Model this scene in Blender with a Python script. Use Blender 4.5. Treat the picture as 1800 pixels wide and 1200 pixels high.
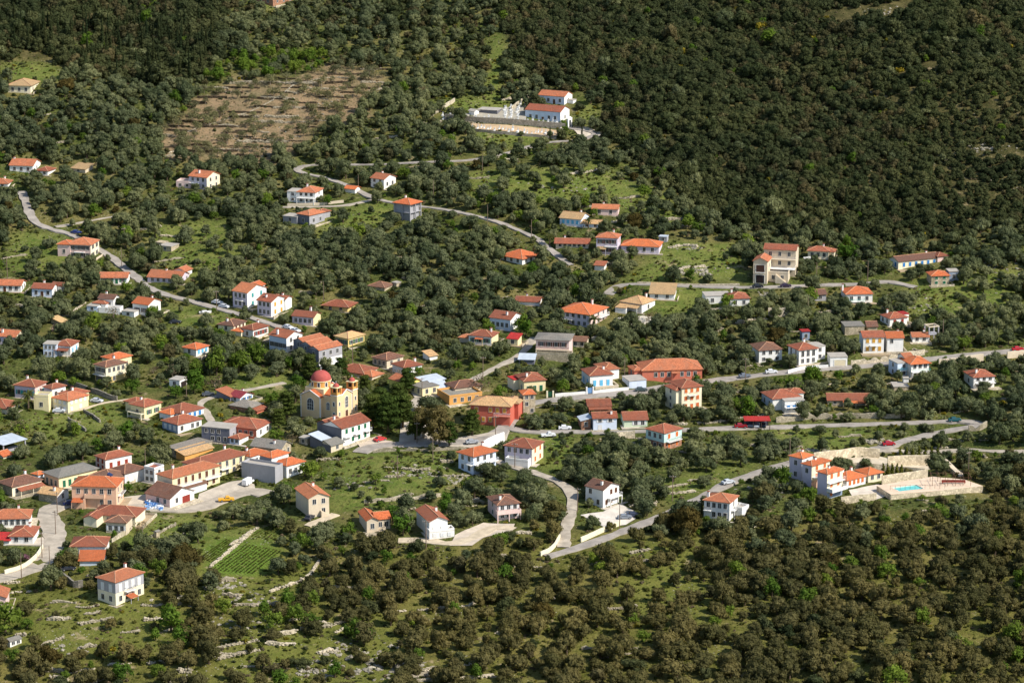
import bpy, bmesh, math, random
import numpy as np
from mathutils import Vector, Matrix

for o in list(bpy.data.objects):
    bpy.data.objects.remove(o)
SC = bpy.context.scene
COL = SC.collection
rnd = random.Random(7)
rad = math.radians

# ------------------------------------------------------------------ camera, sky, sun, exposure
CAM_H = 262.0
PITCH = rad(14.0)
FPX = 5000.0            # focal length in pixels of the 1800 px wide photograph
cam_d = bpy.data.cameras.new('camera')
cam_d.sensor_width = 36.0
cam_d.lens = FPX / 1800.0 * 36.0
cam_d.clip_start = 5.0
cam_d.clip_end = 6000.0
cam = bpy.data.objects.new('camera', cam_d)
cam.location = (0, 0, CAM_H)
cam.rotation_euler = (math.pi / 2 - PITCH, 0, 0)
COL.objects.link(cam)
SC.camera = cam

SUN_AZ = (0.906, -0.423)      # horizontal direction towards the sun
SUN_EL = rad(43)
world = bpy.data.worlds.new('World')
SC.world = world
world.use_nodes = True
wn = world.node_tree
wn.nodes.clear()
sky = wn.nodes.new('ShaderNodeTexSky')
sky.sky_type = 'NISHITA'
sky.sun_disc = False
sky.sun_elevation = SUN_EL
sky.sun_rotation = math.atan2(SUN_AZ[0], SUN_AZ[1])
sky.air_density = 1.0
sky.dust_density = 0.6
bg = wn.nodes.new('ShaderNodeBackground')
bg.inputs[1].default_value = 0.115
wo = wn.nodes.new('ShaderNodeOutputWorld')
wn.links.new(sky.outputs[0], bg.inputs[0])
wn.links.new(bg.outputs[0], wo.inputs[0])

sun_d = bpy.data.lights.new('sun', 'SUN')
sun_d.energy = 4.3
sun_d.angle = rad(0.53)
sun_d.color = (1.0, 0.95, 0.87)
sun = bpy.data.objects.new('sun', sun_d)
sdir = Vector((SUN_AZ[0] * math.cos(SUN_EL), SUN_AZ[1] * math.cos(SUN_EL), math.sin(SUN_EL)))
sun.rotation_euler = (-sdir).to_track_quat('-Z', 'Y').to_euler()
sun.location = (300, 700, 500)
COL.objects.link(sun)

vs = SC.view_settings
vs.view_transform = 'Standard'
vs.look = 'None'
vs.exposure = 0.42
vs.gamma = 1.0
vs.use_curve_mapping = False
SC.cycles.max_bounces = 5
SC.cycles.diffuse_bounces = 2
SC.cycles.glossy_bounces = 2
SC.cycles.transmission_bounces = 2
SC.cycles.transparent_max_bounces = 4

# ------------------------------------------------------------------ terrain shape
_prof = [(0, -330), (300, -300), (520, -273), (677, -258), (752, -253), (857, -249), (970, -241.5), (1088, -225.5),
         (1218, -202), (1378, -172), (1600, -120), (1900, -30), (2300, 90), (3200, 330), (4200, 420)]
_py = np.arange(0, 4200.0, 2.0)
_pz = np.interp(_py, [a for a, b in _prof], [b for a, b in _prof])
_k = np.ones(31) / 31.0
_pz = np.convolve(np.pad(_pz, 15, mode='edge'), _k, mode='valid')
_pz = np.convolve(np.pad(_pz, 15, mode='edge'), _k, mode='valid')


def sstep(t):
    t = np.clip(t, 0, 1)
    return t * t * (3 - 2 * t)


def h0(x, y):
    """smooth ground height (world z) at x, y; numpy friendly"""
    x = np.asarray(x, float)
    y = np.asarray(y, float)
    z = np.interp(y, _py, _pz)
    z = z + 16 * sstep((x - 30) / 260) * sstep((y - 1010) / 330)
    z = z + 9 * sstep((-x - 60) / 220) * sstep((y - 1120) / 260)
    z = z + 1.1 * np.sin(x / 37 + 1.3) * np.sin(y / 43 + .4) + .7 * np.sin(x / 21 + y / 29) + .45 * np.sin(x / 9.5 - y / 13.0)
    z = z + 4.2 * np.sin(x / 24 + y / 70 + .8) * sstep((y - 1120) / 120) * sstep((x - 20) / 90)
    return z + CAM_H


_cp, _sp = math.cos(PITCH), math.sin(PITCH)


def project(x, y, z):
    d = y * _cp - (z - CAM_H) * _sp
    v = y * _sp + (z - CAM_H) * _cp
    return 900 + FPX * x / d, 600 - FPX * v / d


def depth(x, y, z):
    return y * _cp - (z - CAM_H) * _sp


_TT = np.arange(300.0, 3500.0, 14.0)


def at(px, py, lift=0.0):
    """ground point under a pixel of the photograph"""
    dx = (px - 900) / FPX
    dv = (600 - py) / FPX
    D = Vector((dx, _cp + dv * _sp, -_sp + dv * _cp))
    zt = D.z * _TT + CAM_H
    hit = np.nonzero(zt < h0(D.x * _TT, D.y * _TT) + lift)[0]
    i = int(hit[0]) if len(hit) else len(_TT) - 1
    lo, hi = float(_TT[max(0, i - 1)]), float(_TT[i])
    for _ in range(2):
        q = np.linspace(lo, hi, 41)
        hit = np.nonzero(D.z * q + CAM_H < h0(D.x * q, D.y * q) + lift)[0]
        i = int(hit[0]) if len(hit) else 40
        lo, hi = float(q[max(0, i - 1)]), float(q[i])
    p = D * hi
    return Vector((p.x, p.y, p.z + CAM_H))


def pxm(p):
    """pixels per metre at a world point"""
    return FPX / depth(p.x, p.y, p.z)


# ------------------------------------------------------------------ materials
def lin(c):
    return tuple(((v / 255) / 12.92 if v / 255 <= .04045 else ((v / 255 + .055) / 1.055) ** 2.4) for v in c)


MATS = {}


def _new(name):
    m = bpy.data.materials.new(name)
    m.use_nodes = True
    nt = m.node_tree
    b = nt.nodes['Principled BSDF']
    b.inputs['Specular IOR Level'].default_value = 0.2
    return m, nt, b


def _mixc(nt, fac, a, b, blend='MIX'):
    n = nt.nodes.new('ShaderNodeMix')
    n.data_type = 'RGBA'
    n.blend_type = blend
    for i, v in ((0, fac), (6, a), (7, b)):
        if hasattr(v, 'is_linked') or hasattr(v, 'links'):
            nt.links.new(v, n.inputs[i])
        else:
            if i == 0:
                n.inputs[0].default_value = v
            else:
                n.inputs[i].default_value = (v[0], v[1], v[2], 1)
    return n.outputs[2]


def _noise(nt, scale, detail=4, co=None, rough=.6):
    n = nt.nodes.new('ShaderNodeTexNoise')
    n.inputs['Scale'].default_value = scale
    n.inputs['Detail'].default_value = detail
    n.inputs['Roughness'].default_value = rough
    if co is not None:
        nt.links.new(co, n.inputs['Vector'])
    return n.outputs['Fac']


def _ramp(nt, fac, lo, hi):
    n = nt.nodes.new('ShaderNodeMapRange')
    n.interpolation_type = 'SMOOTHSTEP'
    n.inputs[1].default_value = lo
    n.inputs[2].default_value = hi
    nt.links.new(fac, n.inputs[0])
    return n.outputs[0]


def _coord(nt, which='Object'):
    return nt.nodes.new('ShaderNodeTexCoord').outputs[which]


def paint(name, c, rough=.85, var=.14, scale=.7, spec=.2, metal=0.0):
    """plain procedural coat: a colour with blotches and fine grain"""
    key = ('p', name)
    if key in MATS:
        return MATS[key]
    m, nt, b = _new(name)
    c = lin(c)
    co = _coord(nt)
    dark = tuple(v * (1 - var) for v in c)
    lite = tuple(min(.9, v * (1 + var * .5)) for v in c)
    n1 = _ramp(nt, _noise(nt, scale, 5, co), .3, .7)
    colr = _mixc(nt, n1, dark, lite)
    n2 = _ramp(nt, _noise(nt, scale * 9, 3, co), .35, .75)
    colr = _mixc(nt, n2, colr, _mixc(nt, .5, colr, tuple(v * (1 - var * 1.3) for v in c)))
    nt.links.new(colr, b.inputs['Base Color'])
    b.inputs['Roughness'].default_value = rough
    b.inputs['Specular IOR Level'].default_value = spec
    b.inputs['Metallic'].default_value = metal
    MATS[key] = m
    return m


def plaster(name, c, dirt=.35):
    """rendered wall: blotches, streaks running down, grime specks"""
    key = ('w', name)
    if key in MATS:
        return MATS[key]
    m, nt, b = _new('plaster_' + name)
    c = lin(c)
    co = _coord(nt)
    mp = nt.nodes.new('ShaderNodeMapping')
    mp.inputs['Scale'].default_value = (1.6, 1.6, .22)
    nt.links.new(co, mp.inputs[0])
    streak = _ramp(nt, _noise(nt, 1.2, 5, mp.outputs[0], .65), .48, .78)
    grime = tuple(v * .62 for v in (c[0] * .95, c[1] * .93, c[2] * .9))
    blot = _ramp(nt, _noise(nt, .45, 4, co), .3, .75)
    colr = _mixc(nt, blot, c, tuple(v * .88 for v in c))
    mul = nt.nodes.new('ShaderNodeMath')
    mul.operation = 'MULTIPLY'
    mul.inputs[1].default_value = dirt
    nt.links.new(streak, mul.inputs[0])
    colr = _mixc(nt, mul.outputs[0], colr, grime)
    nt.links.new(colr, b.inputs['Base Color'])
    b.inputs['Roughness'].default_value = .9
    MATS[key] = m
    return m


def tiles(name, c):
    """fired clay pantiles: per tile colour, weathered patches, courses"""
    key = ('t', name)
    if key in MATS:
        return MATS[key]
    m, nt, b = _new('tiles_' + name)
    c = lin(c)
    co = _coord(nt)
    vo = nt.nodes.new('ShaderNodeTexVoronoi')
    vo.inputs['Scale'].default_value = 3.2
    nt.links.new(co, vo.inputs['Vector'])
    sep = nt.nodes.new('ShaderNodeSeparateColor')
    nt.links.new(vo.outputs['Color'], sep.inputs[0])
    colr = _mixc(nt, sep.outputs[0], tuple(v * .72 for v in c), tuple(min(.9, v * 1.22) for v in c))
    pat = _ramp(nt, _noise(nt, .35, 5, co, .65), .42, .7)
    lich = (c[0] * .62 + .02, c[1] * .75 + .03, c[2] * .8 + .03)
    colr = _mixc(nt, _mul(nt, pat, .55), colr, lich)
    oi = nt.nodes.new('ShaderNodeObjectInfo')
    colr = _mixc(nt, _mul(nt, _ramp(nt, oi.outputs['Random'], .45, 1.0), .55), colr, (c[0] * .55, c[1] * .66, c[2] * .74))
    colr = _mixc(nt, _mul(nt, _ramp(nt, oi.outputs['Random'], .4, .0), .35), colr, (min(.8, c[0] * 1.08), c[1] * 1.35, c[2] * 1.25))
    mp = nt.nodes.new('ShaderNodeMapping')
    mp.inputs['Scale'].default_value = (.5, .5, 2.6)
    nt.links.new(co, mp.inputs[0])
    stn = _ramp(nt, _noise(nt, .9, 6, mp.outputs[0], .7), .5, .72)
    colr = _mixc(nt, _mul(nt, stn, .5), colr, (c[0] * .42, c[1] * .5, c[2] * .55))
    spk = _ramp(nt, _noise(nt, 2.4, 4, co, .7), .6, .74)
    colr = _mixc(nt, _mul(nt, spk, .45), colr, (.5, .42, .33))
    nt.links.new(colr, b.inputs['Base Color'])
    wv = nt.nodes.new('ShaderNodeTexNoise')
    wv.inputs['Scale'].default_value = 5
    nt.links.new(co, wv.inputs['Vector'])
    bp = nt.nodes.new('ShaderNodeBump')
    bp.inputs['Strength'].default_value = .7
    bp.inputs['Distance'].default_value = .12
    nt.links.new(wv.outputs['Fac'], bp.inputs['Height'])
    nt.links.new(bp.outputs[0], b.inputs['Normal'])
    b.inputs['Roughness'].default_value = .88
    MATS[key] = m
    return m


def _mul(nt, a, f):
    n = nt.nodes.new('ShaderNodeMath')
    n.operation = 'MULTIPLY'
    n.inputs[1].default_value = f
    nt.links.new(a, n.inputs[0])
    return n.outputs[0]


def stone(name, c, scale=1.6, joint=.5):
    """rubble masonry or rock: cells with darker joints"""
    key = ('s', name)
    if key in MATS:
        return MATS[key]
    m, nt, b = _new('stone_' + name)
    c = lin(c)
    co = _coord(nt)
    vo = nt.nodes.new('ShaderNodeTexVoronoi')
    vo.feature = 'DISTANCE_TO_EDGE'
    vo.inputs['Scale'].default_value = scale
    nt.links.new(co, vo.inputs['Vector'])
    edge = _ramp(nt, vo.outputs['Distance'], .0, .09)
    v2 = nt.nodes.new('ShaderNodeTexVoronoi')
    v2.inputs['Scale'].default_value = scale
    nt.links.new(co, v2.inputs['Vector'])
    sep = nt.nodes.new('ShaderNodeSeparateColor')
    nt.links.new(v2.outputs['Color'], sep.inputs[0])
    cel = _mixc(nt, sep.outputs[0], tuple(v * .7 for v in c), tuple(min(.85, v * 1.25) for v in c))
    cel = _mixc(nt, _ramp(nt, _noise(nt, .5, 5, co), .45, .75), cel, (c[0] * .55, c[1] * .56, c[2] * .5))
    colr = _mixc(nt, edge, tuple(v * joint for v in c), cel)
    nt.links.new(colr, b.inputs['Base Color'])
    bp = nt.nodes.new('ShaderNodeBump')
    bp.inputs['Strength'].default_value = .8
    bp.inputs['Distance'].default_value = .15
    nt.links.new(_noise(nt, 2.5, 5, co), bp.inputs['Height'])
    nt.links.new(bp.outputs[0], b.inputs['Normal'])
    b.inputs['Roughness'].default_value = .95
    MATS[key] = m
    return m


def glass():
    key = 'glass'
    if key in MATS:
        return MATS[key]
    m, nt, b = _new('window_glass')
    co = _coord(nt, 'Object')
    oi = nt.nodes.new('ShaderNodeObjectInfo')
    colr = _mixc(nt, oi.outputs['Random'], (.012, .015, .02), (.06, .07, .085))
    nt.links.new(colr, b.inputs['Base Color'])
    b.inputs['Roughness'].default_value = .12
    b.inputs['Specular IOR Level'].default_value = .5
    MATS[key] = m
    return m


def leafmat(name, a, b_, tr=.25, dark=.55):
    """foliage: colour varies per leaf clump and per plant, some light passes through"""
    key = ('l', name)
    if key in MATS:
        return MATS[key]
    m = bpy.data.materials.new('foliage_' + name)
    m.use_nodes = True
    nt = m.node_tree
    nt.nodes.clear()
    a, b_ = lin(a), lin(b_)
    geo = nt.nodes.new('ShaderNodeNewGeometry')
    oi = nt.nodes.new('ShaderNodeObjectInfo')
    colr = _mixc(nt, oi.outputs['Random'], a, b_)
    co = _coord(nt)
    clump = _ramp(nt, _noise(nt, .9, 3, co), .35, .68)
    colr = _mixc(nt, clump, _mixc(nt, 1.0, colr, (dark, dark, dark), 'MULTIPLY'), colr)
    stand = _ramp(nt, _noise(nt, .022, 4, geo.outputs['Position']), .38, .62)
    colr = _mixc(nt, stand, _mixc(nt, 1.0, colr, (.72, .76, .8), 'MULTIPLY'), _mixc(nt, 1.0, colr, (1.08, 1.05, 1.0), 'MULTIPLY'))
    isl = geo.outputs['Random Per Island']
    colr = _mixc(nt, isl, _mixc(nt, 1.0, colr, (.7, .72, .68), 'MULTIPLY'), _mixc(nt, 1.0, colr, (1.16, 1.15, 1.1), 'MULTIPLY'))
    d = nt.nodes.new('ShaderNodeBsdfDiffuse')
    t = nt.nodes.new('ShaderNodeBsdfTranslucent')
    nt.links.new(colr, d.inputs[0])
    tc = _mixc(nt, 1.0, colr, (1.1, 1.15, .6), 'MULTIPLY')
    nt.links.new(tc, t.inputs[0])
    mx = nt.nodes.new('ShaderNodeMixShader')
    mx.inputs[0].default_value = tr
    nt.links.new(d.outputs[0], mx.inputs[1])
    nt.links.new(t.outputs[0], mx.inputs[2])
    out = nt.nodes.new('ShaderNodeOutputMaterial')
    nt.links.new(mx.outputs[0], out.inputs[0])
    MATS[key] = m
    return m


# ------------------------------------------------------------------ object helpers
def tag(o, label=None, cat=None, group=None, kind=None):
    if label:
        o['label'] = label
    if cat:
        o['category'] = cat
    if group:
        o['group'] = group
    if kind:
        o['kind'] = kind
    return o


def empty(name, loc, rz=0.0):
    o = bpy.data.objects.new(name, None)
    o.location = loc
    o.rotation_euler = (0, 0, rz)
    o.empty_display_size = .5
    COL.objects.link(o)
    return o


def link(name, me, parent=None, loc=(0, 0, 0), rz=0.0):
    o = bpy.data.objects.new(name, me)
    COL.objects.link(o)
    if parent is not None:
        o.parent = parent
    o.location = loc
    o.rotation_euler = (0, 0, rz)
    return o


class MB:
    """collects faces, makes one mesh"""

    def __init__(self):
        self.v = []
        self.f = []

    def add(self, vs_, fs_):
        n = len(self.v)
        self.v += [tuple(p) for p in vs_]
        self.f += [tuple(i + n for i in f) for f in fs_]
        return self

    def box(self, x0, x1, y0, y1, z0, z1):
        return self.add([(x0, y0, z0), (x1, y0, z0), (x1, y1, z0), (x0, y1, z0), (x0, y0, z1), (x1, y0, z1), (x1, y1, z1), (x0, y1, z1)],
                        [(0, 3, 2, 1), (4, 5, 6, 7), (0, 1, 5, 4), (1, 2, 6, 5), (2, 3, 7, 6), (3, 0, 4, 7)])

    def prism(self, poly, z0, z1):
        n = len(poly)
        vs_ = [(p[0], p[1], z0) for p in poly] + [(p[0], p[1], z1) for p in poly]
        fs_ = [tuple(range(n))[::-1], tuple(range(n, 2 * n))] + [(i, (i + 1) % n, n + (i + 1) % n, n + i) for i in range(n)]
        return self.add(vs_, fs_)

    def cyl(self, x, y, z0, z1, r0, r1=None, n=8):
        r1 = r0 if r1 is None else r1
        a = [2 * math.pi * i / n for i in range(n)]
        vs_ = [(x + r0 * math.cos(t), y + r0 * math.sin(t), z0) for t in a] + [(x + r1 * math.cos(t), y + r1 * math.sin(t), z1) for t in a]
        return self.add(vs_, [tuple(range(n))[::-1], tuple(range(n, 2 * n))] + [(i, (i + 1) % n, n + (i + 1) % n, n + i) for i in range(n)])

    def bar(self, p, q, r, n=4):
        """prism along a segment"""
        p, q = Vector(p), Vector(q)
        d = (q - p).normalized()
        u = d.cross(Vector((0, 0, 1)))
        if u.length < 1e-3:
            u = Vector((1, 0, 0))
        u.normalize()
        w = d.cross(u)
        a = [2 * math.pi * (i + .5) / n for i in range(n)]
        ring = [u * (r * math.cos(t)) + w * (r * math.sin(t)) for t in a]
        vs_ = [tuple(p + k) for k in ring] + [tuple(q + k) for k in ring]
        return self.add(vs_, [tuple(range(n))[::-1], tuple(range(n, 2 * n))] + [(i, (i + 1) % n, n + (i + 1) % n, n + i) for i in range(n)])

    def mesh(self, name, *mats):
        me = bpy.data.meshes.new(name)
        me.from_pydata(self.v, [], self.f)
        for m in mats:
            me.materials.append(m)
        me.update()
        return me

    def build(self, name, m, parent=None, loc=(0, 0, 0), rz=0.0):
        return link(name, self.mesh(name, m), parent, loc, rz)


def poly_in(px, py, poly):
    """even-odd test, numpy friendly"""
    px = np.asarray(px, float)
    py = np.asarray(py, float)
    inside = np.zeros(px.shape, bool)
    n = len(poly)
    j = n - 1
    for i in range(n):
        xi, yi = poly[i]
        xj, yj = poly[j]
        c = ((yi > py) != (yj > py)) & (px < (xj - xi) * (py - yi) / ((yj - yi) if yj != yi else 1e-9) + xi)
        inside ^= c
        j = i
    return inside


def catmull(pts, step):
    """smooth polyline through points (2D/3D), resampled about every step"""
    P = [np.array(p, float) for p in pts]
    P = [2 * P[0] - P[1]] + P + [2 * P[-1] - P[-2]]
    out = []
    for i in range(1, len(P) - 2):
        n = max(2, int(np.linalg.norm(P[i + 1] - P[i]) / step))
        for k in range(n):
            t = k / n
            out.append(.5 * ((2 * P[i]) + (-P[i - 1] + P[i + 1]) * t + (2 * P[i - 1] - 5 * P[i] + 4 * P[i + 1] - P[i + 2]) * t * t
                             + (-P[i - 1] + 3 * P[i] - 3 * P[i + 1] + P[i + 2]) * t ** 3))
    out.append(P[-2])
    return out


def _ico(n=1):
    bm = bmesh.new()
    bmesh.ops.create_icosphere(bm, subdivisions=n, radius=1)
    V = np.array([v.co[:] for v in bm.verts])
    F = [tuple(v.index for v in f.verts) for f in bm.faces]
    bm.free()
    return V, F


ICO1 = _ico(1)

# ------------------------------------------------------------------ roads (points are where the photograph shows them on the ground)
ROADS = [
    ('road', 'pale road winding down through the houses at the left', 3.5, [(38, 335), (44, 352), (52, 374), (66, 393), (95, 404), (125, 412), (160, 430), (190, 448), (208, 462), (240, 487), (258, 503), (290, 517), (340, 530), (395, 545), (450, 560), (500, 578), (520, 592)]),
    ('lane', 'short side lane leaving the left road', 2.5, [(97, 399), (128, 394), (175, 385), (220, 377)]),
    ('road', 'narrow pale road with a hairpin below the cemetery', 2.8, [(1000, 224), (1045, 233), (1020, 246), (960, 250), (905, 265), (850, 277), (800, 283), (700, 287), (600, 289), (545, 289), (527, 292), (522, 299), (535, 305), (570, 312), (612, 326), (650, 345), (690, 356), (760, 365), (815, 374), (870, 388), (905, 402), (940, 417), (960, 432), (985, 452), (1005, 468)]),
    ('lane', 'lane in front of the white house with flat annexe', 2.7, [(497, 364), (560, 363), (610, 361), (655, 350)]),
    ('road', 'upper road passing the tan three storey building', 3.9, [(1068, 520), (1085, 503), (1110, 498), (1150, 499), (1200, 502), (1250, 504), (1310, 505), (1360, 504), (1400, 502), (1460, 500), (1520, 499), (1560, 494), (1610, 505)]),
    ('road', 'main village road crossing from the square to the right edge', 5.2, [(632, 796), (652, 785), (700, 780), (760, 778), (830, 775), (868, 765), (893, 744), (908, 724), (940, 708), (1010, 698), (1100, 690), (1180, 678), (1250, 669), (1330, 660), (1400, 652), (1480, 646), (1545, 640), (1650, 629), (1730, 621), (1850, 612)]),
    ('lane', 'small street climbing behind the yellow houses', 3.0, [(745, 778), (732, 745), (728, 715), (735, 700), (770, 695), (815, 675), (845, 660), (878, 642), (905, 630), (925, 612), (938, 592)]),
    ('road', 'middle road running to the hairpin at the right', 3.7, [(900, 752), (930, 758), (1000, 758), (1060, 760), (1110, 758), (1200, 755), (1300, 751), (1430, 748), (1530, 745), (1620, 742), (1680, 739), (1715, 741), (1722, 747), (1690, 752), (1645, 761), (1590, 774), (1555, 786), (1500, 792), (1430, 803), (1370, 818), (1320, 834), (1275, 851), (1220, 881), (1150, 912), (1060, 946), (1005, 965), (960, 978)]),
    ('lane', 'lane above the pool terrace leaving to the right edge', 3.4, [(1520, 790), (1560, 791), (1620, 794), (1700, 791), (1760, 793), (1850, 795)]),
    ('lane', 'steep lane dropping past the white gabled house', 3.4, [(835, 790), (870, 808), (915, 824), (950, 834), (985, 848), (1004, 864), (1006, 885), (1000, 910), (994, 935), (990, 962)]),
    ('road', 'broad road bending through the lower left houses', 6.4, [(-60, 1030), (0, 1016), (45, 1004), (75, 988), (93, 962), (96, 940), (90, 918), (84, 900), (105, 888), (150, 882), (200, 893), (250, 890), (300, 893), (345, 893), (400, 874), (440, 862), (470, 868)]),
    ('lane', 'dirt lane curving by the red gabled house', 2.5, [(372, 742), (362, 724), (352, 712), (360, 702), (385, 694), (420, 687), (450, 682), (500, 672)]),
    ('path', 'paved yard path beside the pink and white houses', 3.8, [(700, 950), (745, 948), (790, 955), (830, 945), (870, 925), (905, 930)]),
    ('path', 'short drive by the tan gabled house', 2.7, [(540, 925), (562, 915), (590, 902)]),
    ('path', 'footpath along the pale houses at the left', 1.7, [(95, 725), (140, 720), (180, 708), (215, 703), (260, 700)]),
]
ROADPTS = []          # (x, y, z, halfwidth)
road_geo = []
for nm, lb, w, pts in ROADS:
    P = [at(*p) for p in pts]
    C = catmull([(p.x, p.y) for p in P], 2.0)
    xy = np.array(C)
    z = h0(xy[:, 0], xy[:, 1])
    k = np.ones(9) / 9
    z = np.convolve(np.pad(z, 4, mode='edge'), k, mode='valid')
    road_geo.append((nm, lb, w, xy, z))
    for (x, y), zz in zip(xy, z):
        ROADPTS.append((x, y, zz, w / 2))
RP = np.array(ROADPTS)

# ------------------------------------------------------------------ flat yards (paved places)
YARDS = [   # name, label, polygon in photo pixels, material colour
    ('paved_yard', 'pale paved yard beside the peach house', [(206, 896), (218, 874), (262, 868), (262, 892), (235, 905)], (205, 190, 168)),
    ('paved_yard', 'concrete yard below the yellow terrace houses', [(345, 893), (350, 868), (400, 848), (445, 842), (450, 862), (400, 880)], (190, 178, 160)),
    ('church_square', 'paved square in front of the domed church', [(596, 744), (632, 728), (652, 738), (650, 770), (690, 775), (690, 790), (640, 792)], (196, 180, 160)),
    ('paved_yard', 'pale square between the pines and the red hotel', [(705, 745), (735, 735), (740, 690), (722, 690), (800, 770), (880, 757), (900, 745), (890, 775), (830, 786), (700, 786)], (190, 178, 160)),
    ('paved_yard', 'pale yard in front of the pink and white house', [(790, 960), (800, 940), (850, 918), (905, 920), (900, 932), (850, 945), (830, 960)], (200, 185, 165)),
    ('paved_yard', 'white concrete drive by the gabled house', [(1060, 900), (1092, 886), (1128, 905), (1100, 922), (1062, 926), (1020, 905)], (215, 205, 190)),
    ('grave_terrace', 'tan gravel terrace between the two cemetery walls', [(808, 217), (992, 231), (978, 241), (808, 228)], (196, 168, 132)),
    ('grave_court', 'pale paved court crowded with graves left of the cemetery church', [(800, 203), (890, 190), (925, 186), (925, 214), (860, 214), (800, 210)], (172, 164, 146)),
    ('drive', 'pale drive leading up to the cemetery gate', [(1003, 222), (1040, 226), (1064, 240), (1020, 242)], (206, 192, 170)),
    ('gravel_court', 'pale gravel court between the villas and the road', [(1430, 810), (1545, 803), (1600, 814), (1650, 820), (1600, 834), (1470, 824)], (204, 190, 166)),
    ('paved_yard', 'pale steps and paving between villas and pool', [(1492, 862), (1545, 851), (1568, 869), (1540, 878), (1500, 876)], (214, 202, 184)),
    ('paved_yard', 'gravel yard by the tan roofed house', [(1080, 560), (1130, 556), (1160, 560), (1130, 572), (1085, 572)], (205, 195, 175)),
]
YARDW = [[(lambda q: (q.x, q.y))(at(*p)) for p in y_[2]] for y_ in YARDS]

# ------------------------------------------------------------------ terrain sheet
def axis(lo, hi, step, far_lo, far_hi):
    a = list(np.arange(lo, hi + .1, step))
    s, v = step, hi
    while v < far_hi:
        s *= 1.25
        v += s
        a.append(v)
    s, v = step, lo
    while v > far_lo:
        s *= 1.25
        v -= s
        a.insert(0, v)
    return np.array(a)


GX = axis(-300, 300, 2.4, -3000, 3000)
GY = axis(610, 1460, 2.4, -200, 4100)
X2, Y2 = np.meshgrid(GX, GY)
HZ = h0(X2, Y2)
# fine unevenness of uncut ground
HZ = HZ + .16 * np.sin(X2 * 1.1 + np.sin(Y2 * .7) * 2) * np.sin(Y2 * .9 + np.sin(X2 * .5) * 2)
for k in range(0, len(RP), 1):
    x, y, zz, hw = RP[k]
    i0, i1 = np.searchsorted(GX, [x - hw - 5, x + hw + 5])
    j0, j1 = np.searchsorted(GY, [y - hw - 5, y + hw + 5])
    if i1 <= i0 or j1 <= j0:
        continue
    sx = X2[j0:j1, i0:i1]
    sy = Y2[j0:j1, i0:i1]
    d = np.sqrt((sx - x) ** 2 + (sy - y) ** 2)
    w = 1 - sstep((d - hw - 1.6) / 3.0)
    cur = HZ[j0:j1, i0:i1]
    tgt = zz - .22
    HZ[j0:j1, i0:i1] = np.where(d < hw + 1.6, np.minimum(tgt, np.where(cur < tgt, tgt, tgt)), cur * (1 - w * .35) + tgt * w * .35)
yard_z = []
for poly in YARDW:
    c = np.array(poly).mean(0)
    zc = float(np.mean([float(h0(*p)) for p in poly]))
    yard_z.append(zc)


def gz(x, y):
    """height of the finished ground sheet"""
    i = int(np.clip(np.searchsorted(GX, x) - 1, 0, len(GX) - 2))
    j = int(np.clip(np.searchsorted(GY, y) - 1, 0, len(GY) - 2))
    fx = (x - GX[i]) / (GX[i + 1] - GX[i])
    fy = (y - GY[j]) / (GY[j + 1] - GY[j])
    return float((HZ[j, i] * (1 - fx) + HZ[j, i + 1] * fx) * (1 - fy) + (HZ[j + 1, i] * (1 - fx) + HZ[j + 1, i + 1] * fx) * fy)


def gzv(x, y):
    x = np.asarray(x, float)
    y = np.asarray(y, float)
    i = np.clip(np.searchsorted(GX, x) - 1, 0, len(GX) - 2)
    j = np.clip(np.searchsorted(GY, y) - 1, 0, len(GY) - 2)
    fx = (x - GX[i]) / (GX[i + 1] - GX[i])
    fy = (y - GY[j]) / (GY[j + 1] - GY[j])
    return (HZ[j, i] * (1 - fx) + HZ[j, i + 1] * fx) * (1 - fy) + (HZ[j + 1, i] * (1 - fx) + HZ[j + 1, i + 1] * fx) * fy


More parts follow.
